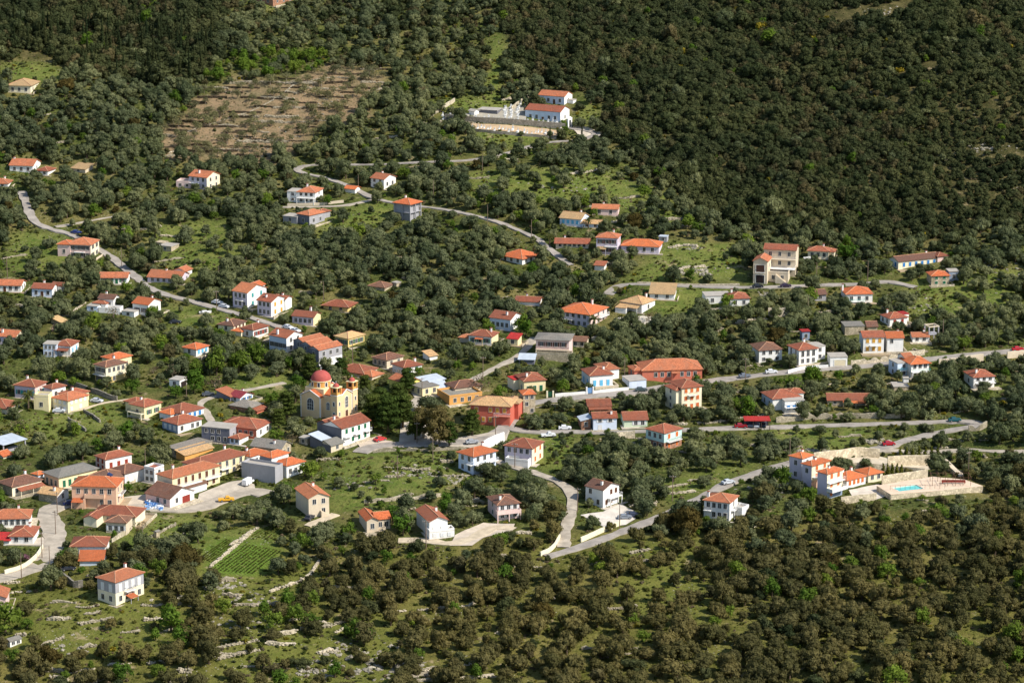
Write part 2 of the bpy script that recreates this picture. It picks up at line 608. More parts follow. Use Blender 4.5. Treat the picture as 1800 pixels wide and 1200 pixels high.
# land cover in the photograph's frame, carried onto the ground where it lies
Z_MAQUIS = [(860, -400), (880, 40), (905, 120), (930, 148), (1020, 158), (1062, 190), (1062, 235), (1110, 275), (1160, 330), (1250, 385), (1300, 405), (1400, 412), (1540, 432), (1600, 425), (1680, 428), (1740, 400), (2600, 430), (2600, -400)]
Z_CONIFER = [(-700, -400), (395, -400), (395, 60), (372, 130), (330, 150), (250, 150), (170, 140), (80, 110), (-700, 95)]
Z_SOIL = [(270, 240), (318, 205), (352, 165), (385, 150), (450, 140), (560, 128), (610, 115), (690, 122), (672, 160), (640, 195), (590, 222), (545, 250), (520, 268), (470, 285), (400, 290), (330, 282), (295, 265)]
Z_GREENT = [(355, 130), (420, 95), (520, 90), (600, 100), (585, 128), (520, 150), (440, 165), (380, 160)]
Z_GRASS = [
    ([(20, 405), (100, 412), (135, 445), (108, 480), (10, 480)], .12), ([(265, 395), (400, 390), (420, 440), (400, 475), (335, 495), (270, 450)], .22),
    ([(300, 535), (405, 552), (400, 590), (290, 590)], .15), ([(50, 735), (190, 700), (235, 735), (160, 775), (50, 775)], .10),
    ([(560, 380), (690, 350), (690, 400), (560, 420)], .25), ([(820, 300), (1060, 290), (1110, 320), (1190, 330), (1190, 402), (1080, 362), (820, 352)], .30),
    ([(1165, 425), (1300, 428), (1318, 492), (1100, 494)], .07), ([(575, 792), (805, 790), (800, 870), (575, 860)], .08),
    ([(855, 762), (1010, 762), (1040, 830), (960, 830)], .15), ([(1150, 850), (1380, 790), (1300, 828), (1180, 890)], .25),
    ([(-50, 1020), (170, 1050), (330, 1075), (340, 1150), (60, 1160), (-50, 1100)], .30), ([(330, 1005), (560, 985), (560, 1030), (440, 1085), (340, 1060)], .15),
    ([(345, 935), (505, 920), (470, 1000), (440, 1020), (345, 1010)], .03), ([(230, 905), (345, 905), (420, 930), (345, 960), (200, 960)], .10),
    ([(395, 1085), (720, 1080), (720, 1210), (375, 1210)], .28), ([(1075, 945), (1250, 960), (1250, 1120), (1120, 1090)], .40),
    ([(1590, 490), (1810, 470), (1810, 560), (1600, 565)], .45), ([(1350, 752), (1545, 752), (1520, 782), (1380, 800)], .12),
    ([(940, 205), (820, 235), (860, 262), (960, 245)], .06), ([(760, 178), (900, 165), (900, 195), (780, 200)], .1), ([(1030, 160), (1062, 190), (1060, 225), (1010, 215)], .2),
    ([(640, 700), (700, 690), (700, 770), (640, 775)], .0), ([(1130, 500), (1310, 508), (1320, 545), (1160, 560)], .3), ([(1440, 20), (1610, 0), (1600, 25), (1480, 45)], .1),
    ([(1690, 255), (1810, 250), (1810, 280), (1720, 285)], .25), ([(420, 0), (480, -40), (560, -20), (480, 20)], .2), ([(870, 60), (900, 60), (880, 180), (840, 180)], .25),
    ([(0, 85), (80, 95), (130, 135), (60, 150), (0, 135)], .2), ([(560, 850), (700, 850), (700, 890), (590, 900)], .4), ([(380, 655), (520, 655), (520, 690), (380, 690)], .15),
    ([(1478, 42), (1560, 22), (1620, 0), (1630, 8), (1570, 34), (1490, 52)], .02), ([(1620, 118), (1675, 92), (1682, 100), (1630, 126)], .02), ([(1560, 180), (1610, 150), (1618, 160), (1572, 190)], .02),
    ([(140, 1035), (260, 1060), (250, 1110), (120, 1090)], .2)]
GPX, GPY = project(X2, Y2, HZ)
m_maq = poly_in(GPX, GPY, Z_MAQUIS) | (GPY < -120)
m_con = poly_in(GPX, GPY, Z_CONIFER)
m_soil = poly_in(GPX + 16 * np.sin(X2 * .21 + np.sin(Y2 * .3)) + 5 * np.sin(Y2 * .5 + X2 * .4), GPY + 9 * np.sin(X2 * .16 + 2) + 3 * np.sin(X2 * .45), Z_SOIL)
m_grass = np.zeros(GPX.shape)
for poly, dn in Z_GRASS:
    m_grass = np.maximum(m_grass, poly_in(GPX, GPY, poly) * 1.0)
m_field = poly_in(GPX, GPY, [(360, 990), (420, 955), (455, 955), (500, 968), (470, 1000), (440, 1012), (375, 1006)]) | poly_in(GPX, GPY, [(355, 965), (395, 940), (420, 950), (380, 985)])
m_yel = poly_in(GPX, GPY, [(-200, 1000), (600, 960), (1900, 890), (2400, 1400), (-400, 1400)])


def blur(a, n=2):
    a = a.astype(float)
    for _ in range(n):
        a[1:-1, 1:-1] = (a[1:-1, 1:-1] * 2 + a[:-2, 1:-1] + a[2:, 1:-1] + a[1:-1, :-2] + a[1:-1, 2:]) / 6
    return a


nv = X2.size
verts = np.stack([X2.ravel(), Y2.ravel(), HZ.ravel()], 1)
nx, ny = len(GX), len(GY)
jj, ii = np.meshgrid(np.arange(ny - 1), np.arange(nx - 1), indexing='ij')
a0 = (jj * nx + ii).ravel()
quads = np.stack([a0, a0 + 1, a0 + nx + 1, a0 + nx], 1)
gm = bpy.data.meshes.new('ground')
gm.vertices.add(nv)
gm.vertices.foreach_set('co', verts.ravel())
gm.loops.add(quads.size)
gm.loops.foreach_set('vertex_index', quads.ravel())
gm.polygons.add(len(quads))
gm.polygons.foreach_set('loop_start', np.arange(0, quads.size, 4))
gm.polygons.foreach_set('loop_total', np.full(len(quads), 4))
gm.polygons.foreach_set('use_smooth', np.ones(len(quads), bool))
gm.update(calc_edges=True)
att = gm.attributes.new('cover', 'FLOAT_COLOR', 'POINT')
cov = np.stack([blur(m_soil), blur(m_grass, 3), blur(m_maq | m_con, 4), blur(m_field, 1)], -1).reshape(-1, 4)
att.data.foreach_set('color', cov.astype(np.float32).ravel())
att2 = gm.attributes.new('dryness', 'FLOAT', 'POINT')
att2.data.foreach_set('value', blur(m_yel, 8).ravel().astype(np.float32))


def mp_off(nt, co):
    mp = nt.nodes.new('ShaderNodeMapping')
    mp.inputs['Location'].default_value = (31.7, 12.9, 5.1)
    nt.links.new(co, mp.inputs[0])
    return mp.outputs[0]


def ground_material():
    m, nt, b = _new('ground_cover')
    co = _coord(nt)
    at_ = nt.nodes.new('ShaderNodeAttribute')
    at_.attribute_name = 'cover'
    sep = nt.nodes.new('ShaderNodeSeparateColor')
    nt.links.new(at_.outputs['Color'], sep.inputs[0])
    dry = nt.nodes.new('ShaderNodeAttribute')
    dry.attribute_name = 'dryness'
    n_big = _noise(nt, .035, 5, co)
    n_mid = _noise(nt, .17, 5, co)
    n_fin = _noise(nt, 1.1, 5, co)
    n_vf = _noise(nt, 4.0, 3, co)
    green = _mixc(nt, _ramp(nt, n_mid, .35, .65), lin((78, 88, 42)), lin((112, 120, 62)))
    green = _mixc(nt, _ramp(nt, n_fin, .35, .7), green, lin((56, 62, 30)))
    dryg = _mixc(nt, _ramp(nt, n_fin, .3, .7), lin((100, 96, 52)), lin((138, 128, 80)))
    base = _mixc(nt, _ramp(nt, n_big, .44, .62), green, dryg)
    grass = _mixc(nt, _ramp(nt, n_mid, .3, .7), lin((92, 110, 46)), lin((126, 130, 66)))
    grass = _mixc(nt, _ramp(nt, n_fin, .52, .74), grass, lin((112, 104, 62)))
    grass = _mixc(nt, _mul(nt, dry.outputs['Fac'], .45), grass, lin((112, 106, 48)))
    base = _mixc(nt, _mul(nt, dry.outputs['Fac'], .5), base, _mixc(nt, _ramp(nt, n_mid, .35, .65), lin((112, 108, 46)), lin((138, 126, 68))))
    c = _mixc(nt, sep.outputs[1], base, grass)
    maq = _mixc(nt, _ramp(nt, n_mid, .35, .7), lin((70, 68, 40)), lin((110, 100, 64)))
    c = _mixc(nt, sep.outputs[2], c, maq)
    soil = _mixc(nt, _ramp(nt, n_mid, .3, .7), lin((164, 136, 104)), lin((140, 120, 90)))
    soil = _mixc(nt, _ramp(nt, n_fin, .45, .72), soil, lin((128, 114, 88)))
    soil = _mixc(nt, _ramp(nt, n_big, .5, .7), soil, lin((128, 116, 84)))
    c = _mixc(nt, sep.outputs[0], c, soil)
    # crop rows
    wv = nt.nodes.new('ShaderNodeTexWave')
    wv.inputs['Scale'].default_value = .33
    wv.inputs['Distortion'].default_value = 1.0
    mp = nt.nodes.new('ShaderNodeMapping')
    mp.inputs['Rotation'].default_value = (0, 0, rad(-35))
    nt.links.new(co, mp.inputs[0])
    nt.links.new(mp.outputs[0], wv.inputs['Vector'])
    rows = _mixc(nt, wv.outputs['Fac'], lin((92, 108, 42)), lin((104, 134, 50)))
    c = _mixc(nt, at_.outputs['Alpha'], c, rows)
    # weeds: darker clumps and straw patches at arm's length scale
    n_w = _noise(nt, .55, 6, co, .7)
    c = _mixc(nt, _mul(nt, _ramp(nt, n_w, .52, .66), .7), c, lin((52, 62, 26)))
    n_s = _noise(nt, .8, 6, mp_off(nt, co), .7)
    c = _mixc(nt, _mul(nt, _ramp(nt, n_s, .54, .7), .55), c, lin((146, 132, 84)))
    n_d = _noise(nt, .12, 6, mp_off(nt, co), .68)
    c = _mixc(nt, _mul(nt, _ramp(nt, n_d, .6, .68), .75), c, lin((172, 152, 118)))
    # bare stones and pale scree flecks
    vo = nt.nodes.new('ShaderNodeTexVoronoi')
    vo.inputs['Scale'].default_value = .8
    nt.links.new(co, vo.inputs['Vector'])
    fle = nt.nodes.new('ShaderNodeMath')
    fle.operation = 'LESS_THAN'
    fle.inputs[1].default_value = .17
    nt.links.new(vo.outputs['Distance'], fle.inputs[0])
    fm = nt.nodes.new('ShaderNodeMath')
    fm.operation = 'MULTIPLY'
    nt.links.new(fle.outputs[0], fm.inputs[0])
    nt.links.new(_ramp(nt, _noise(nt, .06, 4, co), .5, .6), fm.inputs[1])
    c = _mixc(nt, fm.outputs[0], c, lin((168, 160, 140)))
    c = _mixc(nt, _mul(nt, _ramp(nt, n_vf, .4, .75), .35), c, lin((46, 50, 24)))
    nt.links.new(c, b.inputs['Base Color'])
    b.inputs['Roughness'].default_value = 1.0
    b.inputs['Specular IOR Level'].default_value = 0.05
    bp = nt.nodes.new('ShaderNodeBump')
    bp.inputs['Strength'].default_value = 1.0
    bp.inputs['Distance'].default_value = .6
    nt.links.new(n_fin, bp.inputs['Height'])
    bp2 = nt.nodes.new('ShaderNodeBump')
    bp2.inputs['Strength'].default_value = 1.0
    bp2.inputs['Distance'].default_value = .18
    nt.links.new(n_vf, bp2.inputs['Height'])
    nt.links.new(bp.outputs[0], bp2.inputs['Normal'])
    nt.links.new(bp2.outputs[0], b.inputs['Normal'])
    return m


gm.materials.append(ground_material())
ground = link('ground', gm)
tag(ground, 'green and dry grass hillside under the village', kind='structure')

# road ribbons
M_ROAD = paint('asphalt_worn', (164, 155, 144), .9, .26, .3)
M_LANE = paint('concrete_lane', (182, 170, 152), .92, .28, .35)
M_DIRT = paint('pale_dirt', (205, 188, 160), .95, .22, .5)
for nm, lb, w, xy, z in road_geo:
    t = np.gradient(xy, axis=0)
    t /= np.linalg.norm(t, axis=1)[:, None]
    n = np.stack([-t[:, 1], t[:, 0]], 1)
    b_ = MB()
    vs_, fs_ = [], []
    for i in range(len(xy)):
        jit = .18 * math.sin(i * 1.7) + .2 * math.sin(i * .63) + rnd.uniform(-.18, .18)
        for s, dz in ((-1, -.6), (-1, 0), (0, .05), (1, 0), (1, -.6)):
            e = (w / 2 + jit) * s * (1 if dz >= 0 else 1.06)
            vs_.append((xy[i, 0] + n[i, 0] * e, xy[i, 1] + n[i, 1] * e, z[i] + dz + .06))
    for i in range(len(xy) - 1):
        for k in range(4):
            fs_.append((i * 5 + k, i * 5 + k + 1, i * 5 + k + 6, i * 5 + k + 5))
    b_.add(vs_, fs_)
    o = b_.build(nm, M_LANE if 'broad' in lb else {'road': M_ROAD, 'lane': M_LANE, 'path': M_DIRT}[nm])
    tag(o, lb, kind='structure')
for (nm, lb, pl, c), poly, zc in zip(YARDS, YARDW, yard_z):
    # paved sheet draped just above the ground
    bm = bmesh.new()
    bm.faces.new([bm.verts.new((p[0], p[1], 0)) for p in poly])
    P = np.array(poly)
    for ax in (0, 1):
        for v in np.arange(P[:, ax].min(), P[:, ax].max(), 2.2):
            no = (1, 0, 0) if ax == 0 else (0, 1, 0)
            bmesh.ops.bisect_plane(bm, geom=bm.verts[:] + bm.edges[:] + bm.faces[:], plane_co=(v, v, 0), plane_no=no)
    for v in bm.verts:
        v.co.z = max(gz(v.co.x + dx, v.co.y + dy) for dx in (-1, 0, 1) for dy in (-1, 0, 1)) + .1
    me = bpy.data.meshes.new(nm)
    bm.to_mesh(me)
    bm.free()
    me.materials.append(paint('yard_' + str(c), c, .92, .2, .35))
    tag(link(nm, me), lb, kind='structure')

# ------------------------------------------------------------------ buildings
WALL = dict(white=(242, 239, 232), cream=(240, 228, 196), yellow=(230, 200, 132), pale=(238, 222, 174), pink=(232, 202, 192), peach=(234, 190, 158),
            lav=(214, 203, 214), grey=(168, 166, 168), dgrey=(112, 111, 116), stone=(196, 180, 152), tan=(218, 201, 174), coral=(206, 118, 94),
            blue=(216, 226, 240), teal=(200, 224, 214), ochre=(222, 164, 92), church=(238, 206, 160), slate=(122, 122, 132), red=(202, 106, 86), lemon=(238, 218, 120), mint=(206, 220, 190),
            steel=(150, 165, 185), brick=(172, 128, 102))
ROOF = dict(orange=(184, 110, 76), red=(156, 90, 66), brown=(120, 84, 68), tan=(196, 156, 110), rust=(142, 82, 60), grey=(142, 132, 120), bright=(198, 106, 64),
            scarlet=(176, 50, 46), metal=(190, 198, 206), ridge=(206, 150, 116), maroon=(150, 62, 66), slab=(176, 168, 156))
SHUT = dict(green=(40, 104, 74), blue=(64, 130, 190), red=(150, 62, 48), brown=(96, 62, 46), orange=(206, 112, 58), white=(226, 226, 224), teal=(60, 150, 150), dark=(70, 66, 62),
            yellow=(212, 160, 70), azure=(110, 190, 225))
FOOT = []      # footprints (cx, cy, rz, halfB, halfA) of everything built, for planting
SEEN = []      # where each building shows: (x0, y0, x1, y1, depth)


def wm(n):
    return plaster(n, WALL[n]) if n not in ('stone', 'brick') else stone(n, WALL[n], 1.9)


def rm(n):
    if n in ('metal', 'slab'):
        return paint('roof_' + n, ROOF[n], .6 if n == 'metal' else .9, .15, .5)
    return tiles(n, ROOF[n])


_WC = {}


def window_mesh(kind, w, h):
    key = (kind, round(w, 2), round(h, 2))
    if key in _WC:
        return _WC[key]
    b = MB()
    if kind == 'frame':
        t = .09
        b.box(-w / 2 - t, -w / 2, -.07, .02, -t, h + t)
        b.box(w / 2, w / 2 + t, -.07, .02, -t, h + t)
        b.box(-w / 2, w / 2, -.07, .02, h, h + t)
        b.box(-w / 2, w / 2, -.11, .02, -t, 0)
        m = paint('window_frame', (222, 216, 204))
    elif kind == 'pane':
        b.box(-w / 2, w / 2, -.03, .01, 0, h)
        m = glass()
    elif kind == 'bar':
        b.box(-.03, .03, -.05, -.031, 0, h)
        m = paint('window_frame', (222, 216, 204))
    _WC[key] = b.mesh('window_' + kind, m)
    return _WC[key]


def shutter_mesh(w, h, col):
    key = ('sh', round(w, 2), round(h, 2), col)
    if key in _WC:
        return _WC[key]
    b = MB()
    b.box(-w / 2, w / 2, -.1, -.05, 0, h)
    for k in range(4):      # louvre bands
        z = h * (.1 + .22 * k)
        b.box(-w / 2 + .05, w / 2 - .05, -.12, -.1, z, z + h * .15)
    _WC[key] = b.mesh('shutter', paint('shutter_' + col, SHUT[col], .7, .1, 2))
    return _WC[key]


def add_window(root, P, rz, w, h, style, sc):
    """window at wall point P (local), facing -Y turned by rz"""
    o = link('window', window_mesh('frame', w, h), root, P, rz)
    if style in ('o', 's'):
        link('pane', window_mesh('pane', w, h), o)
        link('glazing_bar', window_mesh('bar', w, h), o)
        if style == 's':
            for s in (-1, 1):
                link('shutter', shutter_mesh(w * .48, h, sc), o, (s * (w * .74 + .1), .02, 0))
    else:
        for s in (-1, 1):
            link('shutter', shutter_mesh(w * .5 - .01, h, sc), o, (s * w * .25, 0, 0))
    return o


def add_door(root, P, rz, w, h, sc):
    b = MB()
    t = .1
    b.box(-w / 2 - t, -w / 2, -.07, .02, 0, h + t)
    b.box(w / 2, w / 2 + t, -.07, .02, 0, h + t)
    b.box(-w / 2, w / 2, -.07, .02, h, h + t)
    key = ('df', round(w, 2), round(h, 2))
    if key not in _WC:
        _WC[key] = b.mesh('door_frame', paint('window_frame', (222, 216, 204)))
    key2 = ('dl', round(w, 2), round(h, 2), sc)
    if key2 not in _WC:
        b = MB().box(-w / 2, w / 2, -.04, .01, 0, h)
        b.box(-w / 2 + .1, -.05, -.06, -.04, h * .1, h * .45).box(.05, w / 2 - .1, -.06, -.04, h * .1, h * .45)
        b.box(-w / 2 + .1, -.05, -.06, -.04, h * .52, h * .93).box(.05, w / 2 - .1, -.06, -.04, h * .52, h * .93)
        _WC[key2] = b.mesh('door', paint('shutter_' + sc, SHUT[sc], .7, .1, 2))
    o = link('door', _WC[key2], root, P, rz)
    link('frame', _WC[key], o)
    return o


def roof_parts(root, x0, x1, y0, y1, z, kind, col, ov=.4, pitch=.38, wall=None, ridge=True):
    """tiled roof over a rectangle whose wall head is at z; ridge and hip caps are its sub-parts"""
    X0, X1, Y0, Y1 = x0 - ov, x1 + ov, y0 - ov, y1 + ov
    w, d = X1 - X0, Y1 - Y0
    e = z - ov * pitch + .03
    th = .16
    caps = []
    b = MB()
    if kind == 'hip':
        r = min(w, d) / 2
        top = e + r * pitch
        if w >= d:
            A, B_ = (X0 + r * .98, (Y0 + Y1) / 2, top), (X1 - r * .98, (Y0 + Y1) / 2, top)
        else:
            A, B_ = ((X0 + X1) / 2, Y0 + r * .98, top), ((X0 + X1) / 2, Y1 - r * .98, top)
        c = [(X0, Y0), (X1, Y0), (X1, Y1), (X0, Y1)]
        lo = [(p[0], p[1], e) for p in c]
        hi = [(p[0], p[1], e + th) for p in c]
        A2, B2 = (A[0], A[1], A[2] + th), (B_[0], B_[1], B_[2] + th)
        V = lo + hi + [A2, B2]
        if w >= d:
            F = [(4, 5, 9, 8), (5, 6, 9), (6, 7, 8, 9), (7, 4, 8)]
            hips = [(4, 8), (7, 8), (5, 9), (6, 9)]
        else:
            F = [(4, 5, 8), (5, 6, 9, 8), (6, 7, 9), (7, 4, 8, 9)]
            hips = [(4, 8), (5, 8), (6, 9), (7, 9)]
        F += [(0, 1, 5, 4), (1, 2, 6, 5), (2, 3, 7, 6), (3, 0, 4, 7), (0, 3, 2, 1)]
        b.add(V, F)
        caps = [(V[i], V[j]) for i, j in hips]
        if (Vector(A2) - Vector(B2)).length > .4:
            caps.append((A2, B2))
    elif kind in ('gx', 'gy'):
        if kind == 'gx':
            r = d / 2
            P = [(X0, Y0, e), (X0, (Y0 + Y1) / 2, e + r * pitch), (X0, Y1, e), (X1, Y0, e), (X1, (Y0 + Y1) / 2, e + r * pitch), (X1, Y1, e)]
        else:
            r = w / 2
            P = [(X1, Y0, e), ((X0 + X1) / 2, Y0, e + r * pitch), (X0, Y0, e), (X1, Y1, e), ((X0 + X1) / 2, Y1, e + r * pitch), (X0, Y1, e)]
        V = P + [(p[0], p[1], p[2] + th) for p in P]
        F = [(6, 9, 10, 7), (7, 10, 11, 8), (0, 1, 4, 3), (1, 2, 5, 4), (0, 3, 9, 6), (2, 8, 11, 5), (0, 6, 7, 1), (1, 7, 8, 2), (3, 4, 10, 9), (4, 5, 11, 10)]
        b.add(V, F)
        caps = [(V[7], V[10])]
        # gable walls
        if wall is not None:
            g = MB()
            for k in (0, 1):
                if kind == 'gx':
                    xx = x0 if k == 0 else x1
                    s = .25 if k == 0 else -.25
                    tri = [(xx, y0, z), (xx, y1, z), (xx, (y0 + y1) / 2, z + (y1 - y0) / 2 * pitch)]
                    g2 = MB().add(tri + [(p[0] + s, p[1], p[2]) for p in tri], [(0, 1, 2), (3, 5, 4), (0, 3, 4, 1), (1, 4, 5, 2), (2, 5, 3, 0)])
                else:
                    yy = y0 if k == 0 else y1
                    s = .25 if k == 0 else -.25
                    tri = [(x0, yy, z), (x1, yy, z), ((x0 + x1) / 2, yy, z + (x1 - x0) / 2 * pitch)]
                    g2 = MB().add(tri + [(p[0], p[1] + s, p[2]) for p in tri], [(0, 1, 2), (3, 5, 4), (0, 3, 4, 1), (1, 4, 5, 2), (2, 5, 3, 0)])
                g2.build('gable', wall, root)
    elif kind in ('sr', 'sl', 'sb'):      # single slope falling to the right face / left face / away
        rise = {'sr': d, 'sl': w, 'sb': d}[kind] * pitch * .6
        zc = {'sr': (e, e, e + rise, e + rise), 'sl': (e, e + rise, e + rise, e), 'sb': (e + rise, e + rise, e, e)}[kind]
        V = [(X0, Y0, zc[0]), (X1, Y0, zc[1]), (X1, Y1, zc[2]), (X0, Y1, zc[3])]
        V += [(p[0], p[1], p[2] + th) for p in V]
        b.add(V, [(0, 3, 2, 1), (4, 5, 6, 7), (0, 1, 5, 4), (1, 2, 6, 5), (2, 3, 7, 6), (3, 0, 4, 7)])
        if wall is not None:
            V = [(x0, y0, z - .01), (x1, y0, z - .01), (x1, y1, z - .01), (x0, y1, z - .01)]
            up = {'sr': (0, 0, 1, 1), 'sl': (0, 1, 1, 0), 'sb': (1, 1, 0, 0)}[kind]
            rr = {'sr': d - 2 * ov, 'sl': w - 2 * ov, 'sb': d - 2 * ov}[kind] * pitch * .6
            V += [(p[0], p[1], p[2] + max(.02, rr * u)) for p, u in zip(V, up)]
            MB().add(V, [(0, 1, 5, 4), (1, 2, 6, 5), (2, 3, 7, 6), (3, 0, 4, 7)]).build('gable', wall, root)
    elif kind == 'flat':
        b.box(X0 + ov * .6, X1 - ov * .6, Y0 + ov * .6, Y1 - ov * .6, z + .01, z + .22)
    elif kind == 'terrace':
        # slab with a parapet
        b.box(x0, x1, y0, y1, z + .01, z + .12)
        p = MB().box(x0, x1, y0, y0 + .22, z + .125, z + .75).box(x0, x1, y1 - .22, y1, z + .125, z + .75)
        p.box(x0, x0 + .22, y0 + .22, y1 - .22, z + .125, z + .75).box(x1 - .22, x1, y0 + .22, y1 - .22, z + .125, z + .75)
        p.build('parapet', wall if wall is not None else wm('white'), root)
    elif kind == 'none':
        return None
    o = b.build('roof', rm(col), root)
    if ridge and col not in ('metal', 'slab', 'grey'):
        for p, q in caps:
            MB().bar(p, q, .13).build('ridge_cap', tiles('ridge', ROOF['ridge']), o)
    return o


def balcony(root, face, B, A, u0, u1, z, dep=1.1, col='white', rail='iron', posts=False, roofed=None):
    """slab and railing on the right ('R') or left ('L') face; u from 0 to 1 along the face as seen"""
    L = B if face == 'R' else A
    x0, x1 = u0 * L - L / 2, u1 * L - L / 2
    if face == 'R':
        base, rz = (0, -A / 2, z), 0.0
    else:
        base, rz = (-B / 2, 0, z), -math.pi / 2
    o = MB().box(x0, x1, -dep, -.003, -.18, 0).build('balcony', wm(col), root, base, rz)
    if rail == 'solid':
        b = MB().box(x0, x1, -dep, -dep + .12, .002, .95).box(x0, x0 + .12, -dep + .12, -.01, .002, .95).box(x1 - .12, x1, -dep + .12, -.01, .002, .95)
        b.build('parapet', wm(col), o)
    else:
        c = {'iron': (70, 68, 66), 'white': (225, 225, 222), 'teal': (90, 185, 175), 'blue': (90, 150, 205), 'wood': (190, 110, 60)}[rail]
        b = MB().box(x0, x1, -dep, -dep + .05, .88, .95).box(x0, x0 + .05, -dep + .05, -.01, .88, .95).box(x1 - .05, x1, -dep + .05, -.01, .88, .95)
        n = max(3, int((x1 - x0) / .35))
        for k in range(n + 1):
            xx = x0 + .03 + (x1 - x0 - .06) * k / n
            b.box(xx - .03, xx + .03, -dep + .005, -dep + .045, .002, .88)
        b.build('railing', paint('rail_' + rail, c, .6, .08, 2), o)
    if posts:
        n = max(2, int((x1 - x0) / 3.2) + 1)
        for k in range(n):
            xx = x0 + .15 + (x1 - x0 - .3) * k / (n - 1)
            MB().box(xx - .13, xx + .13, -dep + .02, -dep + .28, -z - 1.5, -.182).build('post', wm(col), o)
    return o


